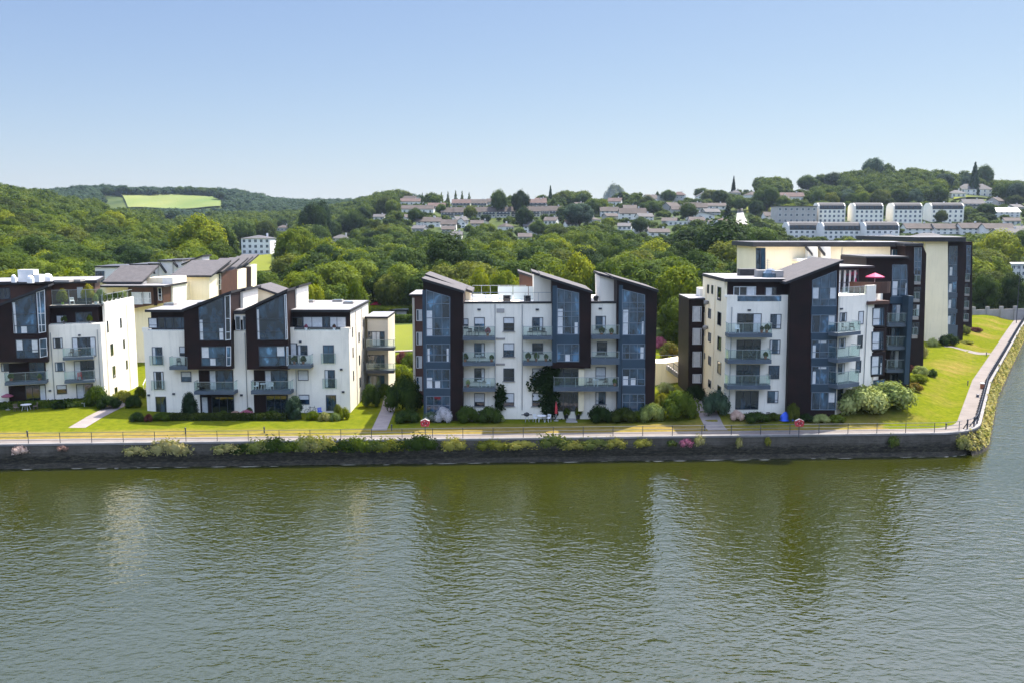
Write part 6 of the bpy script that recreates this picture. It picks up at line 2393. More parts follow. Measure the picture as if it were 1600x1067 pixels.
# hillside between the houses
scatter(600, 1230, 470, 760, 11.5, (3.8, 6.5), (7, 12), (D, M_, O_, L_, M_), 'hill', 16, .95, kinds=(0, 1, 2, 3, 4, 5))
scatter(1190, 1700, 440, 640, 12, (3.5, 6.5), (5, 10), (D, M_, O_, L_), 'hill', 17, .85, kinds=(0, 1, 2, 3, 4))
scatter(1190, 1700, 640, 860, 11.5, (5, 8), (12, 17), (D, M_, O_, B_), 'crest', 18, .95, kinds=(0, 1, 2, 3, 4, 5))
scatter(600, 1230, 760, 850, 14, (5, 8), (8, 13), (D, M_, D), 'skyline', 19, .75, kinds=(0, 1, 2, 3, 7))

scatter(880, 1250, 690, 790, 12, (5, 7.5), (10, 15), (D, M_, O_), 'skyline', 21, .85, kinds=(0, 1, 2, 3))
scatter(1440, 1680, 700, 800, 12, (5, 7.5), (11, 16), (D, M_), 'skyline', 22, .85, kinds=(0, 1, 2, 3))
for px, pb, pt, w in ((1508, 300, 267, 40), (1536, 300, 262, 30), (1345, 300, 266, 34), (1382, 300, 256, 34), (1425, 300, 262, 40), (1300, 300, 272, 40), (1262, 300, 276, 34)):
    hero(px, pb, pt, w, 2, D, 'skyline', 790)
scatter(1180, 1320, 740, 850, 11, (5, 7.5), (12, 16), (D, M_, O_), 'skyline', 23, .9, kinds=(0, 1, 2, 3))
scatter(-480, -110, 260, 760, 13, (5, 7.5), (10, 15), (O_, M_), 'lefthill', 24, .95, kinds=(0, 1, 2, 3))
for k, (px, pb, pt, w) in enumerate(((650, 352, 326, 26), (690, 340, 319, 18), (735, 346, 323, 24), (880, 346, 323, 26), (925, 338, 311, 30), (1010, 331, 307, 28), (1045, 319, 297, 24), (1075, 346, 319, 30), (1110, 323, 297, 30),
                                     (1180, 341, 313, 26), (1225, 333, 307, 26), (960, 311, 289, 30), (1000, 366, 341, 30), (1090, 369, 343, 30), (672, 322, 303, 20), (840, 372, 345, 28), (760, 375, 349, 30), (1470, 352, 330, 22), (1540, 345, 318, 30), (1395, 312, 290, 30))):
    hero(px, pb, pt, w, k % 5, (D, M_, O_)[k % 3], 'hill')
# which trees does the picture show, and how large?
CW, CH = 400, 267
occ = np.zeros((CH, CW), np.float32)
order = sorted(range(len(TREES)), key=lambda i: TREES[i][1])
blk = sorted(BLOCKS, key=lambda b: b[4])
vis = {}
bi = 0
for i in order:
    x, y, z, r, h, kind, mat, reg = TREES[i]
    while bi < len(blk) and blk[bi][4] < y:
        a, b, c, d, _ = blk[bi]
        occ[max(0, int(b / 4)):int(d / 4), max(0, int(a / 4)):max(0, int(c / 4))] = 1
        bi += 1
    px, pt, zc = proj(x, y, z + h)
    pb = proj(x, y, z + h * .15)[1]
    w = r * F / zc
    x0, x1, y0, y1 = int((px - w) / 4), int((px + w) / 4) + 1, int(pt / 4), int(pb / 4) + 1
    X0, X1, Y0, Y1 = max(0, x0), min(CW, x1), max(0, y0), min(CH, y1)
    if X0 >= X1 or Y0 >= Y1:
        vis[i] = 0.0
        continue
    yy, xx = np.mgrid[Y0:Y1, X0:X1]
    inside = ((xx + .5 - px / 4) / max(.6, w / 4)) ** 2 + ((yy + .5 - (pt + pb) / 8) / max(.6, (pb - pt) / 8)) ** 2 < 1
    sub = occ[Y0:Y1, X0:X1]
    vis[i] = float((inside & (sub < .5)).sum())
    sub[inside] = 1
shown = sorted((i for i in vis if vis[i] > 1.5), key=lambda i: -vis[i])
single = set(shown[:292])

COLW = {D: 'dark green', M_: 'mid green', L_: 'yellow green', O_: 'olive green', B_: 'bluish green', K_: 'very dark green'}


def where(px, y, reg):
    if reg == 'round':
        return 'beside the promenade past the farthest block'
    if reg == 'right':
        return 'behind the two round trees near the right edge'
    if reg == 'gap':
        return 'in the gap right of the middle block'
    if reg == 'left':
        return 'behind the roof garden block' if px < 200 else 'in front of the left wooded hill'
    if reg == 'lefthill':
        return 'low on the left wooded hill' if y < 500 else 'high on the left wooded hill'
    if reg in ('valley', 'stand'):
        return 'around the white country house' if px < 470 else 'in the valley left of the hillside estate'
    if reg == 'farhill':
        return 'on the farthest ridge above the hill field'
    if reg == 'crest':
        return 'on the wooded crest above the mansard blocks'
    if reg == 'skyline':
        return 'on the skyline behind the hillside estate' if px < 1100 else 'on the right skyline'
    if reg == 'hill':
        return 'among the houses of the long terrace' if px < 1000 else ('near the uphill road' if px < 1230 else 'around the mansard blocks')
    d = 'front edge' if y < 215 else ('middle' if y < 320 else 'back')
    b = 'the two-towered block' if px < 640 else ('the middle block' if px < 1035 else 'the tall corner block')
    return 'at the wood %s behind %s' % (d.replace('front edge', 'edge'), b)


for i in single:
    x, y, z, r, h, kind, mat, reg = TREES[i]
    px = proj(x, y, z)[0]
    if kind == 7:
        form = 'pointed conifer'
    elif kind in (5, 6):
        form = 'tall oval tree'
    else:
        form = ('wide spreading tree' if r > 6.6 else 'round crowned tree') if r > 5 else 'small bushy tree'
    lab = '%s %s %s' % (COLW[mat], form, where(px, y, reg))
    if reg == 'round':
        lab = '%s of the two round mid green trees beside the far promenade' % ('left' if px < 1556 else 'right')
    make_tree(x, y, z, r, h, kind, mat, lab, 'trees ' + where(px, y, reg))


def merge(name, idx, mat, label, cat):
    V, Q, off = [], [], 0
    rs = np.random.RandomState(len(idx))
    for i in idx:
        x, y, z, r, h, kind, _, _ = TREES[i]
        v, q = FAR[6 if kind == 7 else (5 if kind in (5, 6) else kind % 5)]
        a = rs.uniform(0, 6.28)
        ca, sa = math.cos(a), math.sin(a)
        V.append(np.stack([x + r * (v[:, 0] * ca - v[:, 1] * sa), y + r * (v[:, 0] * sa + v[:, 1] * ca), z + h * .5 * v[:, 2]], 1))
        Q.append(q + off)
        off += len(v)
    me = mesh_np(name, np.concatenate(V), np.concatenate(Q), mat)
    o = bpy.data.objects.new(name, me)
    COL.objects.link(o)
    o['kind'] = 'stuff'
    tag(o, label, cat)


rest = [i for i in range(len(TREES)) if i not in single]
for nm, regs, mat, lab in (('wooded_hillside', ('lefthill', 'left'), 'leaf_wood', 'dense olive green wood covering the left hill'),
                           ('valley_wood', ('valley', 'stand', 'behind', 'gap'), 'leaf_wood', 'green wood filling the ground behind the blocks and the valley'),
                           ('hillside_trees', ('hill', 'right', 'round'), 'leaf_wood', 'trees and tall hedges between the houses of the hillside'),
                           ('crest_wood', ('crest', 'skyline'), 'leaf_wood', 'dark wood along the crest of the right hill'),
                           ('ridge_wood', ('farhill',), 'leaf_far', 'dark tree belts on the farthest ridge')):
    idx = [i for i in rest if TREES[i][7] in regs]
    if idx:
        merge(nm, idx, mat, lab, 'wood')
import sys
print('TREES', len(TREES), 'visible', len(shown), 'single', len(single), 'rest', len(rest), file=sys.stderr)
# ------------------------------------------------------------------ garden plants
PR = random.Random(33)


def in_front(p, r):
    """move a planting place out of the walls it would stand in"""
    q = Vector((p.x, p.y))
    for fc, L, bulge in ((FB, FB.len, 1.2), (FC, FC.len, 1.0), (FD, FD.len, .9), (FA, FA.len, 1.3), (FDA, 6.3, .3)):
        v = q - fc.p0
        u, o = v.dot(fc.d), v.dot(fc.n)
        if -.2 < u < L + .2 and -9 < o < bulge + r:
            q = q + fc.n * (bulge + r - o)
    return Vector((q.x, q.y, ground(q.x, q.y)))


def shrub(px, py, w, h, mat, label, cat='shrub', name='shrub', depth=None, group=None, Y=None):
    p = hit(px, py, 85.0) if Y is None else atY(px, py, Y)
    z = ground(p.x, p.y)
    zc = proj(p.x, p.y, z)[2]
    r = w * zc / F / 2
    dd = depth or max(.5, r * .85)
    if Y is None and py > 600:
        c = in_front(Vector((p.x, p.y + (depth or r) * .6, z)), min(dd, .9) * .85)
        p, z = Vector((c.x, c.y - (depth or r) * .6, c.z)), c.z
    o = leafobj(name, SHRUB_ME[PR.randrange(3)], mat, (p.x, p.y + (depth or r) * .6, z - .05), (r, depth or max(.5, r * .85), h * zc / F / .98), PR.uniform(-.3, .3))
    ROOT[o.name] = o.location.copy()
    return tag(o, label, cat, group)


def hedge(pts_px, w, h, mat, label, seed=1):
    """clipped hedge along photo points"""
    P = [hit(x, y, 85.0) for x, y in pts_px]
    rs = np.random.RandomState(seed)
    V, Q, off = [], [], 0
    o0 = P[0]
    for a, b in zip(P[:-1], P[1:]):
        a, b = Vector((a.x, a.y)), Vector((b.x, b.y))
        L = (b - a).length
        d = (b - a) / L
        n = Vector((d.y, -d.x))
        N_ = int(L * (w + 2 * h) * 55)
        s = rs.uniform(0, L, N_)
        t = rs.uniform(-h, w + h, N_)
        o = np.where(t < 0, 0, np.where(t > w, w, t))
        zz = np.where(t < 0, h + t, np.where(t > w, h - (t - w), h)) + rs.normal(0, .03, N_)
        nr = np.stack([np.where(t < 0, n.x, np.where(t > w, -n.x, 0)), np.where(t < 0, n.y, np.where(t > w, -n.y, 0)), np.where((t < 0) | (t > w), .25, 1)], 1)
        x = a.x + d.x * s - n.x * o
        y = a.y + d.y * s - n.y * o
        zg = np.interp(s, [0, L / 2, L], [ground(a.x, a.y), ground((a.x + b.x) / 2, (a.y + b.y) / 2), ground(b.x, b.y)])
        v, q = leaf_quads(rs, np.stack([x - o0.x, y - o0.y, zg + zz - o0.z], 1), nr, .2, .45)
        V.append(v)
        Q.append(q + off)
        off += len(v)
        # solid heart
        i = .12
        c = [(a - n * i), (b - n * i), (b - n * (w - i)), (a - n * (w - i))]
        za = [ground(p.x, p.y) for p in c]
        vv = np.array([(p.x - o0.x, p.y - o0.y, g - .2 - o0.z) for p, g in zip(c, za)] + [(p.x - o0.x, p.y - o0.y, g + h - i - o0.z) for p, g in zip(c, za)])
        V.append(vv)
        Q.append(np.array([(0, 1, 5, 4), (1, 2, 6, 5), (2, 3, 7, 6), (3, 0, 4, 7), (4, 5, 6, 7), (3, 2, 1, 0)]) + off)
        off += 8
    me = mesh_np('hedge', np.concatenate(V), np.concatenate(Q), mat)
    o = bpy.data.objects.new('hedge', me)
    COL.objects.link(o)
    o.location = o0
    return tag(o, label, 'hedge')


hedge(((-20, 641), (60, 638), (152, 634)), 1.0, .85, M_, 'low clipped hedge in front of the roof garden block', 1)
hedge(((262, 657), (350, 657), (446, 657)), .9, .75, 'leaf_olive', 'low clipped hedge in front of the two-towered block', 2)
hedge(((588, 506), (646, 505)), 2.5, 1.6, D, 'dark lower hedge across the lawn between the two-towered and middle blocks', 3)
hedge(((580, 496), (646, 494)), 5, 2.2, 'leaf_lime', 'taller yellow green hedge behind the gap lawn', 4)

S = [
    (148, 634, 38, 34, 'leaf_mid', 'tall loose green shrub at the corner of the roof garden block'),
    (163, 640, 42, 20, D, 'dark rounded shrub beside the left garden path'),
    (186, 630, 34, 20, 'leaf_yellow', 'yellow flowering shrub under the sunlit left gable'),
    (205, 638, 26, 22, D, 'dark green shrub against the left corner of the two-towered block'),
    (216, 622, 20, 18, 'leaf_lime', 'lime green shrub by the outside stair'),
    (96, 630, 22, 12, D, 'low dark shrub under the small ground floor window of the roof garden block'),
    (112, 632, 14, 9, 'leaf_silver', 'pale grass tuft by the patio of the roof garden block'),
    (211, 659, 24, 16, D, 'low dark bush at the foot of the left corner of the two-towered block'),
    (230, 659, 14, 13, 'leaf_copper', 'small purple leaved bush between two green bushes'),
    (250, 658, 34, 14, M_, 'loose green border plants below the ground floor french window'),
    (346, 651, 18, 10, M_, 'ferny green plant under the white patio door'),
    (383, 651, 24, 11, 'petal_pink', 'pink flowering shrub between the two towers'),
    (366, 652, 18, 11, 'petal_pale_pink', 'pale flowering border plant left of the pink shrub'),
    (393, 646, 12, 14, D, 'dark bush between the pink shrub and the second patio'),
    (421, 654, 30, 12, M_, 'grassy green plants in front of the second patio doors'),
    (487, 657, 22, 16, 'leaf_lime', 'lime green border plant right of the round topped bush'),
    (505, 658, 22, 14, 'leaf_weed', 'cream flowered border plant under the french windows'),
    (522, 658, 20, 13, 'leaf_silver', 'silvery border plant near the right corner of the two-towered block'),
    (537, 656, 18, 20, 'leaf_lime', 'bright lime bush at the right corner of the two-towered block'),
    (528, 648, 16, 18, 'leaf_yellow', 'round yellow bush in front of the corner french window'),
    (577, 637, 34, 36, D, 'dark bushy shrub below the beige balcony wing'),
    (600, 622, 30, 22, M_, 'mid green shrub at the top of the path by the beige wing'),
    (628, 646, 64, 58, D, 'very large dark shrub left of the first blue tower'),
    (634, 662, 42, 22, 'leaf_dark', 'rounded dark shrub in front of the very large dark one'),
    (622, 596, 46, 26, 'leaf_lime', 'sunlit lime green shrub between the beige wing and the brick wing'),
    (640, 582, 36, 30, M_, 'loose green shrub beside the brick wing'),
    (628, 568, 28, 18, 'leaf_copper', 'reddish shrub beside the estate path'),
    (586, 492, 26, 20, 'petal_red', 'bright red leaved shrub behind the corner of the two-towered block'),
    (674, 655, 26, 18, 'petal_white', 'white hydrangea under the first blue tower, the lower mound'),
    (694, 654, 30, 24, 'petal_white', 'white hydrangea under the first blue tower, the taller mound'),
    (730, 659, 42, 26, D, 'left half of the big clipped evergreen pair under the first balconies'),
    (764, 659, 44, 25, D, 'right half of the big clipped evergreen pair under the first balconies'),
    (782, 657, 14, 12, 'leaf_silver', 'small pale shrub right of the big clipped evergreens'),
    (936, 658, 44, 26, D, 'left one of two rounded evergreens under the long balcony'),
    (972, 658, 46, 24, 'leaf_olive', 'olive one of two rounded evergreens under the third blue tower'),
    (993, 658, 26, 18, 'leaf_lime', 'small yellow green shrub at the foot of the third blue tower'),
    (1019, 659, 44, 30, 'leaf_silver', 'silver leaved shrub at the right corner of the middle block'),
    (1034, 640, 24, 26, 'leaf_yellow', 'yellow flowering shrub behind the silver leaved one'),
    (1064, 660, 64, 44, M_, 'very large green bush left of the path to the corner block'),
    (1087, 628, 38, 26, D, 'dark bush at the foot of the cream flank wall'),
    (1121, 654, 48, 40, 'leaf_blue', 'tall bluish green bush at the corner of the cream flank'),
    (1151, 657, 24, 16, 'petal_pale_pink', 'pale pinkish grassy shrub before the corner block patio'),
    (1178, 651, 42, 16, D, 'low dark shrubs in front of the patio doors of the corner block'),
    (1204, 650, 22, 14, 'leaf_olive', 'olive low shrub left of the blue cover'),
    (1231, 645, 22, 30, 'leaf_olive', 'narrow yellow green shrub against the dark tower of the corner block'),
    (1256, 653, 26, 14, D, 'low dark shrub under the dark tower of the corner block'),
    (1279, 654, 30, 14, 'leaf_silver', 'white flecked shrub under the tall blue glazing'),
    (1302, 652, 30, 13, 'leaf_mid', 'low green border right of the white flecked shrub'),
    (1348, 655, 84, 46, 'leaf_silver', 'large silvery mound of shrub on the lawn, the front left part'),
    (1396, 650, 88, 44, 'leaf_silver', 'large silvery mound of shrub on the lawn, the right part'),
    (1382, 626, 76, 30, 'leaf_yellow', 'yellow topped shrub behind the silvery mounds'),
    (1342, 612, 34, 18, D, 'dark shrub behind the silvery mounds at the white wall'),
    (1411, 612, 22, 16, 'leaf_lime', 'small round lime bush right of the silvery mounds'),
    (1432, 613, 28, 14, 'petal_orange', 'orange tinted low shrub beside the round lime bush'),
    (1437, 599, 36, 14, 'leaf_lime', 'flat topped lime shrub along the shore side border'),
    (1441, 588, 28, 16, 'leaf_silver', 'silver shrub behind the flat topped lime one'),
    (1458, 590, 18, 14, D, 'small dark bush at the lawn edge of the shore side border'),
    (1424, 582, 18, 12, 'leaf_copper', 'dark reddish shrub under the stair tower'),
    (1438, 560, 32, 22, 'leaf_weed', 'cream flowered shrub under the rear balconies'),
    (1432, 546, 30, 18, 'leaf_yellow', 'yellowish shrub behind the cream flowered one'),
    (1446, 531, 26, 24, D, 'dark shrub in the corner by the farthest gable'),
    (1459, 542, 18, 14, 'leaf_silver', 'silver round shrub before the farthest gable'),
    (1486, 541, 34, 18, D, 'dark grassy clump in front of the farthest block'),
    (1506, 524, 28, 16, 'leaf_weed', 'cream flowered shrub at the far lawn edge'),
    (1527, 520, 24, 8, 'leaf_copper', 'low purple grey shrub at the far lawn edge'),
    (1512, 538, 26, 6, 'leaf_yellow', 'strip of yellow flowers on the far lawn'),
    (1047, 562, 38, 26, 'petal_orange', 'orange topped round bush above the retaining wall'),
    (1031, 545, 24, 18, 'petal_pink', 'pink flowering bush above the retaining wall'),
    (1048, 540, 46, 22, 'leaf_lime', 'lime green bush behind the orange topped one'),
    (1068, 556, 24, 16, 'leaf_mid', 'small green bush right of the orange topped one'),
    (1040, 614, 30, 16, 'leaf_silver', 'pale leaved shrub at the foot of the garden stair'),
]
for a in S:
    shrub(*a)

# columnar conifer, round topped bush, clipped balls in pots
for px, py, w, h, proto, mat, lab, cat in ((294, 655, 22, 42, 6, K_, 'dark columnar conifer in front of the first tower', 'conifer'), (458, 656, 25, 38, 5, 'leaf_blue', 'round topped bluish bush under the second tower balcony', 'bush')):
    p = hit(px, py, 85.0)
    zc = proj(p.x, p.y, p.z)[2]
    o = leafobj('clipped_conifer' if proto == 6 else 'topiary_bush', NEAR_ME[proto], mat, (p.x, p.y + .7, p.z - .25), (w * zc / F / 1.6, w * zc / F / 1.6, h * zc / F / 1.9))
    ROOT[o.name] = o.location.copy()
    tag(o, lab, cat)
for px, py, side in ((884.5, 654, 'left'), (903, 654, 'right')):
    p = hit(px, py, 85.0)
    t = thing('potted_ball_bush', 'clipped ball bush in a dark pot on the %s side of the stone step' % side, 'potted plant', p, 'clipped ball bushes by the stone step')
    mb = MB()
    mb.lathe((p.x, p.y, p.z), [(.22, 0), (.3, .5), (.33, .52)], 'plastic_black', 10)
    mb.build('pot', t)
    leafobj('foliage', SHRUB_ME[0], 'leaf_lime', (0, 0, .42), (.52, .52, .95), 0, t)

# climber on the middle block
rs = np.random.RandomState(9)
pts, nr = [], []
for (x0, y0, x1, y1, n) in ((834, 584, 868, 612, 800), (846, 574, 866, 600, 350), (848, 608, 868, 652, 800), (856, 576, 872, 650, 500), (774, 610, 785, 640, 320), (779, 604, 790, 628, 220), (862, 572, 876, 582, 150)):
    u0, z0, u1, z1 = FC.rect(x0, y0, x1, y1, .3)
    for k in range(n):
        a, b = rs.normal(.5, .27), rs.normal(.5, .27)
        w = FC.W(u0 + (u1 - u0) * a, z0 + (z1 - z0) * b, .12 + rs.uniform(0, .4))
        pts.append(w)
        nr.append((FC.n.x, FC.n.y, .4))
pts = np.array(pts)
v, q = leaf_quads(rs, pts - pts[0], np.array(nr), .26, .6)
o = bpy.data.objects.new('climbing_ivy', mesh_np('climbing_ivy', v, q, D))
COL.objects.link(o)
o.location = pts[0]
tag(o, 'dark green climber spreading over the ground floor of the middle block', 'climbing plant')

# valerian and weeds rooted in the quay wall
T = [(30, 709, 20, 13, 'petal_pale_pink', 'small pinkish weed clump near the left end of the quay wall'), (97, 704, 14, 9, 'petal_pale_pink', 'tiny pinkish weed clump between the two leftmost large clumps and the edge'),
     (211, 712, 36, 15, 'leaf_weed', 'straw coloured weed clump left of the big pale clump'), (263, 711, 52, 24, 'leaf_weed', 'big pale weed clump below the two-towered block left corner')]
for k in range(13):
    x = 352 + k * 25.4
    T.append((x, 709 - k * .5 + PR.uniform(-2, 2), 42, 19 + PR.uniform(-3, 5), (M_, 'leaf_weed', 'leaf_yellow', M_)[k % 4] if 3 < k else ('leaf_weed', 'leaf_mid')[k % 2], '%s weed clump in the long unbroken fringe on the quay wall' % (['green', 'straw tipped', 'yellowish', 'bushy', 'trailing', 'ragged', 'low', 'tall', 'dense', 'thin', 'leafy', 'pale', 'drooping'][k])))
T += [(707, 704, 34, 20, 'leaf_yellow', 'upright yellow weed clump below the first red lifebuoy box'), (768, 703, 44, 16, 'leaf_yellow', 'yellow weed clump below the middle of the middle block'),
      (815, 702, 46, 14, 'leaf_yellow', 'low yellow weed clump under the white garden table'), (862, 700, 44, 20, 'leaf_weed', 'spiky straw weed clump under the climber'),
      (893, 702, 36, 14, 'leaf_yellow', 'small yellow weed clump under the ball bushes'), (930, 702, 46, 17, 'leaf_weed', 'straw tipped weed clump under the evergreens'),
      (960, 700, 28, 16, 'leaf_yellow', 'yellow weed clump under the third blue tower'), (1003, 698, 26, 13, 'leaf_yellow', 'short yellow weed clump under the silver shrub'),
      (1049, 697, 14, 10, 'leaf_weed', 'tiny weed clump left of the pink valerian'), (1071, 698, 18, 13, 'petal_pink', 'pink valerian clump on the wall by the path'), (1092, 696, 16, 16, 'leaf_weed', 'straw clump right of the pink valerian'),
      (1154, 699, 10, 16, 'leaf_weed', 'thin pale weed under the corner block balconies'), (1199, 696, 9, 14, 'leaf_yellow', 'thin yellow weed under the blue cover'), (1395, 698, 18, 18, 'leaf_weed', 'lone straw weed clump near the rounded corner of the quay'),
      (1505, 702, 20, 20, 'leaf_weed', 'weedy clump just round the quay corner')]
for px, py, w, h, mat, lab in T:
    Yw = 93.0
    for _ in range(3):
        p = atY(px, py, Yw)
        Yw = front_shore(p.x) - .2
    zc = proj(p.x, p.y, p.z)[2]
    o = leafobj('wall_plant', TUFT_ME[PR.randrange(3)], mat, (p.x, p.y + .1, p.z), (w * zc / F / 1.55, .5, h * zc / F / .9), PR.uniform(-.15, .15))
    tag(o, lab, 'weeds', 'weeds growing on the quay wall')

# grassy bank outside the shore side railing
EB = [p for p in QL if p[0] > 49.5]
bi_, bo_ = offset_line(EB, -.1), offset_line(EB, -1.35)
mb = MB()
for i in range(len(EB) - 1):
    a, b, c, d = bi_[i], bi_[i + 1], bo_[i + 1], bo_[i]
    mb.poly([(a.x, a.y, 1.9), (d.x, d.y, -.3), (c.x, c.y, -.3), (b.x, b.y, 1.9)], 'quay_stone')
struct(mb.build('river_bank'))
rs = np.random.RandomState(4)
P, NN = [], []
for i in range(len(EB) - 1):
    a, b, c, d = bi_[i], bi_[i + 1], bo_[i + 1], bo_[i]
    L = (b - a).length
    dens = 60 if a.y < 150 else 34
    n = int(L * dens)
    s, t = rs.uniform(0, 1, n), rs.uniform(-.02, .72, n)
    lump = .5 + .5 * np.sin(s * L * 1.7 + i + 2.5 * t) * np.sin(s * L * .53 + 2 * i)
    x = (a.x * (1 - s) + b.x * s) * (1 - t) + (d.x * (1 - s) + c.x * s) * t
    y = (a.y * (1 - s) + b.y * s) * (1 - t) + (d.y * (1 - s) + c.y * s) * t
    z = 1.9 - 2.2 * t + rs.uniform(0, 1, n) * (.08 + .95 * lump ** 3)
    P.append(np.stack([x, y, z], 1))
    NN.append(np.tile([[.5, -.2, .7]], (n, 1)))
P, NN = np.concatenate(P), np.concatenate(NN)
v, q = leaf_quads(rs, P, NN, .30, .8)
o = bpy.data.objects.new('bank_vegetation', mesh_np('bank_vegetation', v, q, 'leaf_weed'))
COL.objects.link(o)
o['kind'] = 'stuff'
tag(o, 'yellow green weeds covering the river bank outside the shore side railing', 'weeds')
# ------------------------------------------------------------------ small things
def zpos(x, y):
    return Vector((x, y, ground(x, y)))


def lifebuoy(px, py, label):
    p = hit(px, py, 85)
    t = thing('lifebuoy_box', label, 'lifebuoy box', p, 'red lifebuoy boxes on the promenade')
    mb = MB()
    mb.tube((p.x, p.y, p.z - .2), (p.x, p.y, p.z + 1.15), .04, 'rail_dark', 8)
    mb.build('post', t)
    mb = MB()
    z = p.z + 1.1
    w = .48
    out = [(-w * .8, 0), (w * .8, 0), (w, .28), (w * .96, .58), (0, .80), (-w * .96, .58), (-w, .28)]
    mb.prism([(p.x + a, p.y - .14, z + b) for a, b in out], (0, .3, 0), 'red_paint')
    h = mb.build('housing', t)
    mb = MB()
    for sg in (-1, 1):
        mb.prism([(p.x, p.y - .16, z + .80), (p.x + sg * w * .97, p.y - .16, z + .58), (p.x + sg * w * .97, p.y - .16, z + .605), (p.x, p.y - .16, z + .83)], (0, .34, 0), 'house_grey')
    mb.build('hood', h)
    mb = MB()
    for sg in (-1, 1):
        mb.lathe((p.x + sg * .15, p.y - .15, z + .38), [(.02, -.07), (.07, -.05), (.08, 0), (.07, .05), (.02, .07)], 'plastic_black', 8)
    mb.build('grip_hole', h)
    # ring inside, showing through the open front
    mb = MB()
    n = 16
    for k in range(n):
        a, b = 2 * math.pi * k / n, 2 * math.pi * (k + 1) / n
        mb.tube((p.x + .27 * math.cos(a), p.y - .15, z + .36 + .25 * math.sin(a)), (p.x + .27 * math.cos(b), p.y - .15, z + .36 + .25 * math.sin(b)), .035, 'red_paint' if k % 4 else 'house_white', 5)
    mb.build('lifebuoy', h)


lifebuoy(664.5, 681, 'red lifebuoy box on a post below the first blue tower of the middle block')
lifebuoy(1248, 681, 'red lifebuoy box on a post below the dark tower of the corner block')

for k, (px, py, where_) in enumerate(((43, 682, 'near the left edge'), (290, 677, 'below the first dark tower'), (413, 676, 'below the second dark tower'), (612, 672, 'by the path left of the middle block'),
                                      (1101, 672, 'by the path left of the corner block'), (1478, 670, 'near the rounded quay corner'), (1512, 602, 'halfway along the shore side lawn'), (1541, 556, 'where the far path joins'))):
    p = hit(px, py, 85)
    t = thing('bollard_light', 'short dark bollard light at the lawn edge, %s' % where_, 'bollard light', p, 'bollard lights along the promenade')
    mb = MB()
    mb.lathe((p.x, p.y, p.z - .1), [(.09, 0), (.07, .08), (.07, .62)], 'rail_dark', 8)
    mb.build('post', t)
    mb = MB()
    mb.lathe((p.x, p.y, p.z + .52), [(.07, 0), (.10, .02), (.10, .14), (.04, .18)], 'rail_dark', 8)
    mb.build('lamp_head', t)

p = hit(1534.5, 607, 85)
t = thing('litter_bin', 'rust red litter bin with a white lid on the shore side path', 'litter bin', p)
mb = MB()
mb.lathe((p.x, p.y, p.z), [(.22, 0), (.26, .08), (.27, .72)], 'terracotta', 12)
mb.build('body', t)
mb = MB()
mb.lathe((p.x, p.y, p.z + .72), [(.29, 0), (.29, .08), (.2, .18), (.05, .22)], 'plastic_white', 12)
mb.build('lid', t)
p = hit(1527.5, 620, 85)
mb = MB()
mb.lathe((p.x, p.y, p.z), [(.26, 0), (.2, .08), (.14, .2), (.22, .3), (.24, .36), (.1, .4)], 'rail_dark', 10)
tag(mb.build('mooring_bollard', None, p), 'low black mooring bollard on the shore side path', 'bollard')


def parasol(p, h, r, mat, label, pole=True, closed=False):
    t = thing('parasol', label, 'parasol', p)
    mb = MB()
    mb.lathe((p.x, p.y, p.z), [(.28, 0), (.28, .06), (.05, .1)], 'concrete', 10)
    mb.tube((p.x, p.y, p.z), (p.x, p.y, p.z + h), .025, 'white_paint', 6)
    mb.build('pole', t)
    mb = MB()
    n = 8
    if closed:
        mb.lathe((p.x, p.y, p.z + h * .35), [(.05, 0), (.17, .1), (.14, h * .35), (.03, h * .64)], mat, 8)
    else:
        top = (p.x, p.y, p.z + h)
        R = [(p.x + r * math.cos(2 * math.pi * (k + .5) / n), p.y + r * math.sin(2 * math.pi * (k + .5) / n), p.z + h - r * .42) for k in range(n)]
        for k in range(n):
            a, b = R[k], R[(k + 1) % n]
            mb.poly([a, b, top], mat)
            mb.poly([a, (a[0], a[1], a[2] - .14), (b[0], b[1], b[2] - .14), b], mat)
            mb.poly([b, a, (top[0], top[1], top[2] - .03)], mat)
    mb.build('canopy', t)


q = atY(1366, 455, 107.5)
parasol(Vector((q.x, q.y, ZTD)), 2.35, 1.08, 'pink_cloth', 'open pink parasol on the terrace of the corner block')
q = atY(1336, 455, 106.9)
parasol(Vector((q.x, q.y, ZTD)), 1.8, .4, 'pink_cloth', 'closed magenta parasol on the terrace, left of the open pink one', closed=True)
q = hit(865, 640, 90)
parasol(Vector((q.x, FC.p0.y - 1.0, ground(q.x, FC.p0.y - 1.0))), 2.3, .6, 'red_paint', 'folded red parasol in front of the climber', closed=True)
w = FA.W(FA.uz(11, 612, 0.7)[0], 0, 0.75)
parasol(Vector((w.x, w.y, ground(w.x, w.y))), 2.0, .65, 'mauve_cloth', 'dull mauve parasol on the patio at the left edge')


def chair(p, rz, mat, label, group=None):
    t = thing('garden_chair', label, 'chair', p, group)
    t.rotation_euler = (0, 0, rz)
    for nm, boxes in (('seat', [((0, 0, .42), (.48, .46, .05))]), ('backrest', [((0, .22, .47), (.46, .04, .08)), ((0, .24, .60), (.46, .04, .09)), ((0, .26, .74), (.46, .04, .12))])):
        mb = MB()
        for c, s in boxes:
            mb.box((p.x + c[0], p.y + c[1], p.z + c[2]), s, mat)
        mb.build(nm, t)
    for sx in (-.21, .21):
        for sy in (-.2, .2):
            mb = MB()
            mb.tube((p.x + sx * 1.1, p.y + sy * 1.1, p.z), (p.x + sx, p.y + sy, p.z + .42 if sy < 0 else p.z + .86), .022, mat, 6)
            mb.build('leg', t)
    return t


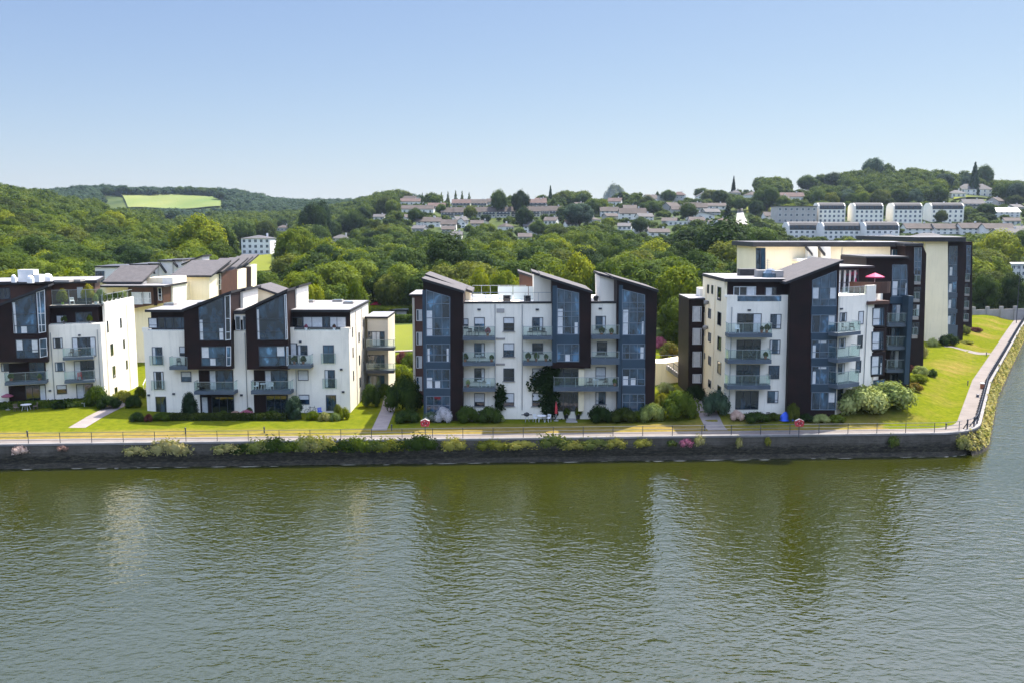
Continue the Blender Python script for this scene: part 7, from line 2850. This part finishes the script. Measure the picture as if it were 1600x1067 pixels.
def table(p, mat, label, r=.42, group=None):
    t = thing('garden_table', label, 'table', p, group)
    mb = MB()
    mb.lathe((p.x, p.y, p.z + .70), [(r, 0), (r, .04)], mat, 14)
    mb.build('tabletop', t)
    for k in range(4):
        a = math.pi / 4 + k * math.pi / 2
        mb = MB()
        mb.tube((p.x + r * .85 * math.cos(a), p.y + r * .85 * math.sin(a), p.z), (p.x + r * .5 * math.cos(a), p.y + r * .5 * math.sin(a), p.z + .7), .022, mat, 6)
        mb.build('leg', t)
    return t


def pot_plant(p, h, mat, label, pot='terracotta', r=None):
    t = thing('potted_plant', label, 'potted plant', p)
    mb = MB()
    mb.lathe((p.x, p.y, p.z), [(.13, 0), (.19, .3), (.21, .32)], pot, 10)
    mb.build('pot', t)
    leafobj('foliage', SHRUB_ME[PR.randrange(3)], mat, (0, 0, .28), (r or h * .42, r or h * .42, h * .85), 0, t)
    return t


def on(fc, px, py, off):
    """standing place on a balcony: photo column, photo row of the slab top"""
    u, z = fc.uz(px, py, off)
    return fc.W(u, z, off)


def slabtop(fc, px, y0, depth, base=0.0):
    return fc.uz(px, y0, base + depth)[1] + .01


def furnish(fc, y0, depth, items, base=0.0):
    for kind, px, off, mat, lab in items:
        z = slabtop(fc, px, y0, depth, base)
        u = fc.uz(px, y0, base + off)[0]
        w = fc.W(u, z, base + off)
        if kind == 'c':
            chair(w, PR.uniform(-.9, .9), mat, lab, 'balcony chairs')
        elif kind == 't':
            table(w, mat, lab, .36, 'balcony tables')
        elif kind == 'p':
            pot_plant(w, PR.uniform(.6, .95), mat, lab)


furnish(FC, 526.5, 1.5, [('c', 733, .7, 'plastic_black', 'black chair on the top left balcony of the middle block'), ('t', 745, .8, 'plastic_black', 'black table on the top left balcony of the middle block'),
                         ('p', 762, .8, 'petal_pink', 'pink flowering pot on the top left balcony of the middle block')])
furnish(FC, 566.5, 1.5, [('p', 727, .8, M_, 'green pot plant at the left of the second left balcony'), ('t', 747, .8, 'plastic_white', 'white table on the second left balcony of the middle block'), ('p', 768, .8, M_, 'tall leafy pot plant at the right of the second left balcony')])
furnish(FC, 606, 1.5, [('c', 763, .8, 'plastic_white', 'white chair on the lowest left balcony of the middle block'), ('t', 750, .7, 'plastic_white', 'white table on the lowest left balcony of the middle block'),
                       ('p', 731, .8, 'leaf_silver', 'silvery pot plant on the lowest left balcony of the middle block')])
furnish(FC, 526, 1.5, [('c', 828, .8, 'plastic_black', 'dark chair on the upper central balcony of the middle block'), ('c', 850, .8, 'plastic_black', 'second dark chair on the upper central balcony of the middle block'),
                       ('p', 940, .8, D, 'dark pot plant on the upper right balcony of the middle block'), ('p', 955, .8, M_, 'green pot plant on the upper right balcony of the middle block')])
furnish(FC, 565.5, 1.5, [('p', 825, .9, D, 'dark leafy pot at the left of the lower central balcony'), ('p', 838, .9, M_, 'green pot in the middle of the lower central balcony'), ('p', 853, .9, D, 'dark leafy pot at the right of the lower central balcony')])
furnish(FC, 604.5, 1.7, [('t', 931, .9, 'plastic_white', 'white table on the long balcony of the middle block'), ('c', 921, .8, 'wicker', 'brown chair left of the white table on the long balcony'),
                         ('c', 946, .8, 'wicker', 'brown chair right of the white table on the long balcony'), ('p', 960, .9, M_, 'green pot plant at the right end of the long balcony')])
furnish(FB, 611, 1.5, [('c', 312, .8, 'plastic_black', 'black chair on the lower balcony of the first tower'), ('t', 325, .8, 'plastic_black', 'black table on the lower balcony of the first tower')])
furnish(FB, 610, 1.5, [('c', 400, .8, 'plastic_white', 'left white chair on the lower balcony of the second tower'), ('t', 411, .8, 'plastic_white', 'white table on the lower balcony of the second tower'),
                       ('c', 423, .8, 'plastic_white', 'right white chair on the lower balcony of the second tower')])
furnish(FB, 572, 1.2, [('c', 280, .6, 'plastic_black', 'dark chair on the small balcony left of the first tower')])
furnish(FB, 570, 1.5, [('p', 460, .8, D, 'dark trough plant on the balcony right of the second tower'), ('p', 474, .8, D, 'second dark trough plant on the balcony right of the second tower')])
furnish(FA, 557.5, 1.4, [('c', 112, .7, 'wicker', 'brown chair on the upper balcony of the roof garden block'), ('t', 122, .7, 'wicker', 'brown table on the upper balcony of the roof garden block')])
furnish(FA, 594, 1.4, [('c', 125, .7, 'red_paint', 'red chair on the lower balcony of the roof garden block')])
furnish(FA, 596, 1.5, [('t', 40, .8, 'wicker', 'brown table on the balcony under the slanted tower'), ('p', 62, .8, M_, 'green pot plant on the balcony under the slanted tower'), ('p', 18, .8, M_, 'leafy pot plant at the left of the balcony under the slanted tower')])
furnish(FD, 521.5, 1.6, [('c', 1152, .8, 'plastic_white', 'white chair on the top balcony of the corner block'), ('p', 1190, .9, D, 'dark pot plant on the top balcony of the corner block'), ('p', 1198, .9, M_, 'green pot plant on the top balcony of the corner block')])
furnish(FD, 562, 1.6, [('c', 1157, .8, 'plastic_black', 'left black chair on the second balcony of the corner block'), ('t', 1168, .8, 'plastic_black', 'black table on the second balcony of the corner block'),
                       ('c', 1181, .8, 'plastic_black', 'right black chair on the second balcony of the corner block'), ('p', 1196, .9, M_, 'green pot plant on the second balcony of the corner block')])
furnish(FDA, 519, 1.3, [('c', 1319, .7, 'plastic_black', 'black chair on the top angled balcony of the corner block'), ('c', 1331, .7, 'plastic_black', 'second black chair on the top angled balcony of the corner block')])

# ground floor patios
def gp(px, py):
    return in_front(hit(px, py, 85), .5)


table(gp(845, 650), 'plastic_white', 'white garden table on the patio of the middle block', .55)
chair(gp(836, 649), .8, 'plastic_white', 'white garden chair left of the patio table')
chair(gp(855, 650), -.7, 'plastic_white', 'white garden chair right of the patio table')
p = gp(822, 646)
t = thing('barbecue', 'black kettle barbecue on the patio of the middle block', 'barbecue', p)
mb = MB()
mb.lathe((p.x, p.y, p.z + .62), [(.08, 0), (.28, .1), (.34, .24), (.28, .40), (.08, .50)], 'plastic_black', 12)
mb.build('bowl', t)
for k in range(3):
    a = k * 2.09
    mb = MB()
    mb.tube((p.x + .3 * math.cos(a), p.y + .3 * math.sin(a), p.z), (p.x + .12 * math.cos(a), p.y + .12 * math.sin(a), p.z + .68), .025, 'steel_rail', 6)
    mb.build('leg', t)
mb = MB()
mb.box((p.x, p.y, p.z + .82), (1.25, .35, .04), 'plastic_black')
mb.build('side_shelf', t)
p = gp(893, 659)
mb = MB()
for k in range(2):
    mb.box((p.x, p.y + .5 * k, p.z - .1), (1.3 - .2 * k, .6, .22 + .16 * k), 'concrete')
tag(mb.build('garden_step', None, p), 'pale stone step between the two clipped ball bushes', 'step')
chair(gp(1193, 640), .3, 'plastic_black', 'black bench chair in front of the corner block window')
chair(gp(138, 624), -.3, 'plastic_white', 'white chair by the right patio door of the roof garden block')
table(gp(52, 628), 'plastic_white', 'white table on the patio under the slanted tower', .6)
chair(gp(38, 628), .9, 'wicker', 'dark chair left of the white patio table at the left edge')
chair(gp(66, 627), -.9, 'wicker', 'dark chair right of the white patio table at the left edge')
p = gp(1222, 646)
rs = np.random.RandomState(3)
mb = MB()
n = 14
R = [(.04, .92), (.25, .86), (.48, .58), (.6, .25), (.7, 0)]
ring = []
for r, z in R:
    ring.append([(p.x + r * math.cos(2 * math.pi * k / n) * (1 + .16 * math.sin(3 * k + z * 4)) * 1.15, p.y + r * .7 * math.sin(2 * math.pi * k / n) * (1 + .14 * math.cos(2 * k)), p.z + z * (1 + .12 * math.sin(k * 1.7))) for k in range(n)])
for a, b in zip(ring[:-1], ring[1:]):
    for k in range(n):
        j = (k + 1) % n
        mb.poly([a[k], b[k], b[j], a[j]], 'blue_cloth')
mb.poly(ring[0], 'blue_cloth')
tag(mb.build('garden_cover', None, p), 'bright blue cover thrown over garden furniture by the corner block', 'cover')


def bicycle(p, rz, label):
    t = thing('bicycle', label, 'bicycle', p)
    t.rotation_euler = (0, 0, rz)
    for sx in (-.52, .52):
        mb = MB()
        n = 16
        for k in range(n):
            a, b = 2 * math.pi * k / n, 2 * math.pi * (k + 1) / n
            mb.tube((p.x + sx + .33 * math.cos(a), p.y, p.z + .35 + .33 * math.sin(a)), (p.x + sx + .33 * math.cos(b), p.y, p.z + .35 + .33 * math.sin(b)), .022, 'plastic_black', 5)
        for k in range(4):
            a = math.pi * k / 4
            mb.tube((p.x + sx - .32 * math.cos(a), p.y, p.z + .35 - .32 * math.sin(a)), (p.x + sx + .32 * math.cos(a), p.y, p.z + .35 + .32 * math.sin(a)), .006, 'steel_rail', 4)
        mb.build('wheel', t)
    mb = MB()
    P = {'r': (-.52, .35), 'b': (-.05, .32), 's': (-.2, .82), 'h': (.36, .85), 'f': (.52, .35)}
    for a, b in (('r', 'b'), ('b', 's'), ('r', 's'), ('s', 'h'), ('b', 'h'), ('h', 'f')):
        mb.tube((p.x + P[a][0], p.y, p.z + P[a][1]), (p.x + P[b][0], p.y, p.z + P[b][1]), .024, 'rail_dark', 6)
    mb.build('frame', t)
    mb = MB()
    mb.tube((p.x + .33, p.y - .26, p.z + 1.0), (p.x + .33, p.y + .26, p.z + 1.0), .018, 'plastic_black', 6)
    mb.tube((p.x + .33, p.y, p.z + 1.0), (p.x + .36, p.y, p.z + .85), .02, 'plastic_black', 6)
    mb.build('handlebar', t)
    mb = MB()
    mb.box((p.x - .22, p.y, p.z + .88), (.26, .13, .06), 'plastic_black')
    mb.tube((p.x - .2, p.y, p.z + .82), (p.x - .21, p.y, p.z + .89), .016, 'steel_rail', 6)
    mb.build('saddle', t)


q = gp(488, 646)
bicycle(Vector((q.x, FB.p0.y - 1.0, ground(q.x, FB.p0.y - 1.0))), .2, 'dark bicycle parked against the wall right of the round topped bush')
q = gp(502, 646)
chair(Vector((q.x, FB.p0.y - 1.4, ground(q.x, FB.p0.y - 1.4))), .5, 'blue_cloth', 'blue folding chair near the bicycle')

# roof terraces
ztc = FC.uz(800, 474)[1] - .08
for k, (px, o, w_, mat, lab) in enumerate(((745, -4.5, 1.5, 'plastic_white', 'white outdoor sofa on the roof terrace of the middle block, the left one'), (760, -3.2, 1.5, 'plastic_white', 'white outdoor sofa on the roof terrace of the middle block, the right one'),
                                           (792, -2.6, .9, 'plastic_black', 'black cube armchair before the frosted screens'), (824, -2.2, .8, 'plastic_black', 'black armchair at the right end of the roof terrace'))):
    u = FC.uz(px, 466, o)[0]
    c = FC.W(u, ztc, o)
    t = thing('outdoor_sofa' if w_ > 1 else 'outdoor_armchair', lab, 'sofa' if w_ > 1 else 'armchair', c)
    mb = MB()
    mb.box((c.x, c.y, c.z), (w_, .75, .38), mat)
    mb.build('seat', t)
    mb = MB()
    mb.box((c.x, c.y + .32, c.z + .385), (w_, .16, .38), mat)
    mb.build('backrest', t)
    for sx in (-1, 1):
        mb = MB()
        mb.box((c.x + sx * (w_ / 2 - .08), c.y - .08, c.z + .385), (.15, .6, .2), mat)
        mb.build('armrest', t)
u = FC.uz(931, 466, -3)[0]
c = FC.W(u, ztc, -3)
mb = MB()
mb.lathe((c.x, c.y, c.z), [(.2, 0), (.32, .5), (.34, .62), (.1, .75)], 'plastic_black', 10)
tag(mb.build('covered_planter', None, c), 'dark covered planter on the small terrace between the right towers', 'planter')


def roofp(px, o):
    u = FA.uz(px, 476, o)[0]
    w = FA.W(u, ZTER, o)
    return w


for px, o, h, mat, pot, lab in ((98, -2.2, 2.1, 'leaf_yellow', 'pot_lime', 'yellow bamboo in a lime pot at the left of the roof garden'), (138, -2.4, 2.6, 'leaf_yellow', 'plastic_black', 'tall yellow bamboo against the timber wall of the roof garden'),
                                (157, -2.0, 2.0, 'leaf_silver', 'plastic_black', 'pale olive tree in a black pot on the roof garden'), (150, -1.4, 1.2, 'leaf_silver', 'plastic_white', 'small silver shrub in a white pot on the roof garden')):
    pot_plant(roofp(px, o), h, mat, lab, pot, h * .32)
for k in range(6):
    v = 2.2 + k * 1.45
    w = FAS.W(v, ZTER, -.7)
    pot_plant(w, .8 + .3 * (k % 2), (D, M_, 'leaf_silver')[k % 3], '%s pot plant from the front along the sunlit edge of the roof garden' % ORD[k], 'plastic_black')
chair(roofp(113, -2.0), .6, 'plastic_white', 'white chair on the roof garden, left of the dark sofa')
chair(roofp(126, -2.6), -.5, 'plastic_white', 'white chair on the roof garden by the timber wall')
c = roofp(131, -1.7)
t = thing('outdoor_sofa', 'dark grey outdoor sofa on the roof garden', 'sofa', c)
for nm, dx, dy, dz, s in (('seat', 0, 0, 0, (1.7, .75, .4)), ('backrest', 0, .33, .41, (1.7, .15, .36))):
    mb = MB()
    mb.box((c.x + dx, c.y + dy, c.z + dz), s, 'roof_edge')
    mb.build(nm, t)
for px, mat, lab in ((100, D, 'dark planter box shrub on the penthouse ledge of the roof garden block'), (140, 'leaf_lime', 'bright lime planter shrub on the penthouse ledge of the roof garden block')):
    zz = FA.uz(120, 507)[1]
    u = FA.uz(px, 500, -.8)[0]
    pot_plant(FA.W(u, zz, -.8), .9, mat, lab, 'plastic_black')
for px, mat, lab in ((478, 'petal_pink', 'pink geranium on the penthouse ledge, left of the middle'), (522, 'petal_pink', 'pink geranium on the penthouse ledge, right of the middle')):
    zz = FB.uz(385, 517)[1]
    u = FB.uz(px, 512, -.6)[0]
    pot_plant(FB.W(u, zz, -.6), .55, mat, lab, 'plastic_white')

# retaining wall and garden stair in the gap right of the middle block
Yr = 122.0
fr = face_px(1026, 1078, Yr, Yr, 580)
t = thing('retaining_wall', 'cream retaining wall with a garden stair right of the middle block', 'retaining wall', (fr.p0.x, Yr, 2.5))
wall(t, fr, [(1024, (1.0,)), (1024, 567), (1042, 567), (1066, 563), (1080, 563), (1080, (1.0,))], 0, 4, 'render_cream')
zt_ = fr.uz(1050, 567)[1]
st = MB()
for k in range(12):
    z = fr.uz(1040, 570)[1] - k * .2
    u = fr.uz(1041, 570)[0] + k * .27
    fbox(st, fr, u, z - .6, u + .28, z, .02, 1.3, 'concrete')
so_ = st.build('stair', t)
for k in range(8):
    pass
st = MB()
u0, z0 = fr.uz(1041, 570)
st.tube(fr.W(u0, z0 + 1.0, 1.25), fr.W(u0 + 12 * .27, z0 - 12 * .2 + 1.0, 1.25), .035, 'rail_dark')
for k in range(5):
    st.tube(fr.W(u0 + k * .8, z0 - k * .6, 1.25), fr.W(u0 + k * .8, z0 - k * .6 + 1.0, 1.25), .03, 'rail_dark')
st.build('handrail', so_)
st = MB()
for k in range(9):
    u = fr.uz(1043, 560)[0] + k * .38
    st.tube(fr.W(u, zt_, -.3), fr.W(u, zt_ + 1.05, -.3), .02, 'rail_dark', 5)
st.tube(fr.W(fr.uz(1024, 560)[0], zt_ + 1.05, -.3), fr.W(fr.uz(1080, 560)[0], zt_ + 1.05, -.3), .03, 'rail_dark')
st.build('railing', t)

# wall at the far end of the shore lawn, lamp posts, white shed roof
fw = face_px(1515, 1612, 214, 218, 500)
t = thing('boundary_wall', 'grey boundary wall with piers under the two round trees', 'wall', (fw.p0.x, fw.p0.y, 3))
mb = MB()
fbox(mb, fw, 0, 1.5, fw.len, 5.2, -.3, 0, 'concrete')
mb.build('panel', t)
for k in range(5):
    mb = MB()
    u = 1 + k * (fw.len - 2) / 4
    fbox(mb, fw, u - .4, 1.5, u + .4, 5.9, -.4, .15, 'concrete')
    mb.build('pier', t)
for px, pb, pt, lab in ((1588, 505, 418, 'dark lamp post at the right edge beside the pale flat roofed building'),):
    p = hit(px, pb, 85)
    top = atY(px, pt, p.y).z
    t = thing('street_lamp', lab, 'street lamp', p)
    mb = MB()
    mb.tube((p.x, p.y, p.z - .2), (p.x, p.y, top), .09, 'rail_dark', 8, .05)
    mb.build('post', t)
    mb = MB()
    mb.tube((p.x, p.y, top - .03), (p.x - .8, p.y, top + .12), .05, 'rail_dark', 6)
    mb.box((p.x - 1.0, p.y, top + .08), (.55, .2, .1), 'rail_dark')
    mb.build('lamp_head', t)
fsx = face_px(599, 636, 205, 205, 483)
t = thing('shed', 'low shed with long white roof behind the lime hedge', 'shed', (fsx.p0.x, 205, ground(fsx.p0.x, 205)))
wall(t, fsx, [(600, (3,)), (600, 486), (635, 486), (635, (3,))], 0, 3, 'house_grey')
zz = fsx.uz(617, 486)[1]
slab(t, [fsx.W(-.3, 0, .4), fsx.W(fsx.len + .3, 0, .4), fsx.W(fsx.len + .3, 0, -3.4), fsx.W(-.3, 0, -3.4)], zz, zz + .35, 'plastic_white')

# scum line where the water meets the quay
rs = np.random.RandomState(12)
mb = MB()
o1 = offset_line(QL, -.45)
for a, b in zip(o1[:-1], o1[1:]):
    if a.y > 100 or b.x < -70:
        continue
    L = (b - a).length
    s = max(0.0, (-66 - a.x) / max(.001, (b - a).x) * L)
    d = (b - a) / L
    n = Vector((d.y, -d.x))
    while s < L:
        l = rs.uniform(.4, 2.6)
        if rs.rand() < .62:
            w = rs.uniform(.05, .22)
            o = rs.uniform(-.05, .25)
            p = [a + d * (s + l * t_) + n * (o + w * f * math.sin(math.pi * min(1, max(0, t_)))) for t_, f in ((0, 0), (.3, 1.2), (.7, .9), (1, 0), (.65, -.5), (.3, -.4))]
            mb.poly([(q.x, q.y, .012) for q in p], 'foam')
        s += l + rs.uniform(.1, 1.2)
o = mb.build('foam')
o['kind'] = 'stuff'
tag(o, 'thin broken line of pale scum along the foot of the quay wall', 'foam')
# ------------------------------------------------------------------ thin summer haze over the whole country
def haze():
    m, nt, out = _mat('haze')
    v = nt.nodes.new('ShaderNodeVolumePrincipled')
    v.inputs['Color'].default_value = (0.62, 0.80, 1.0, 1)
    v.inputs['Density'].default_value = 0.000045
    v.inputs['Anisotropy'].default_value = 0.3
    nt.links.new(v.outputs[0], out.inputs['Volume'])
    mb = MB()
    mb.prism([(-12500, -1700, -2.6), (12500, -1700, -2.6), (12500, 6200, -2.6), (-12500, 6200, -2.6)], (0, 0, 125), 'haze')
    o = mb.build('haze')
    o['kind'] = 'stuff'
    tag(o, 'pale summer haze softening the far hills', 'haze')


haze()
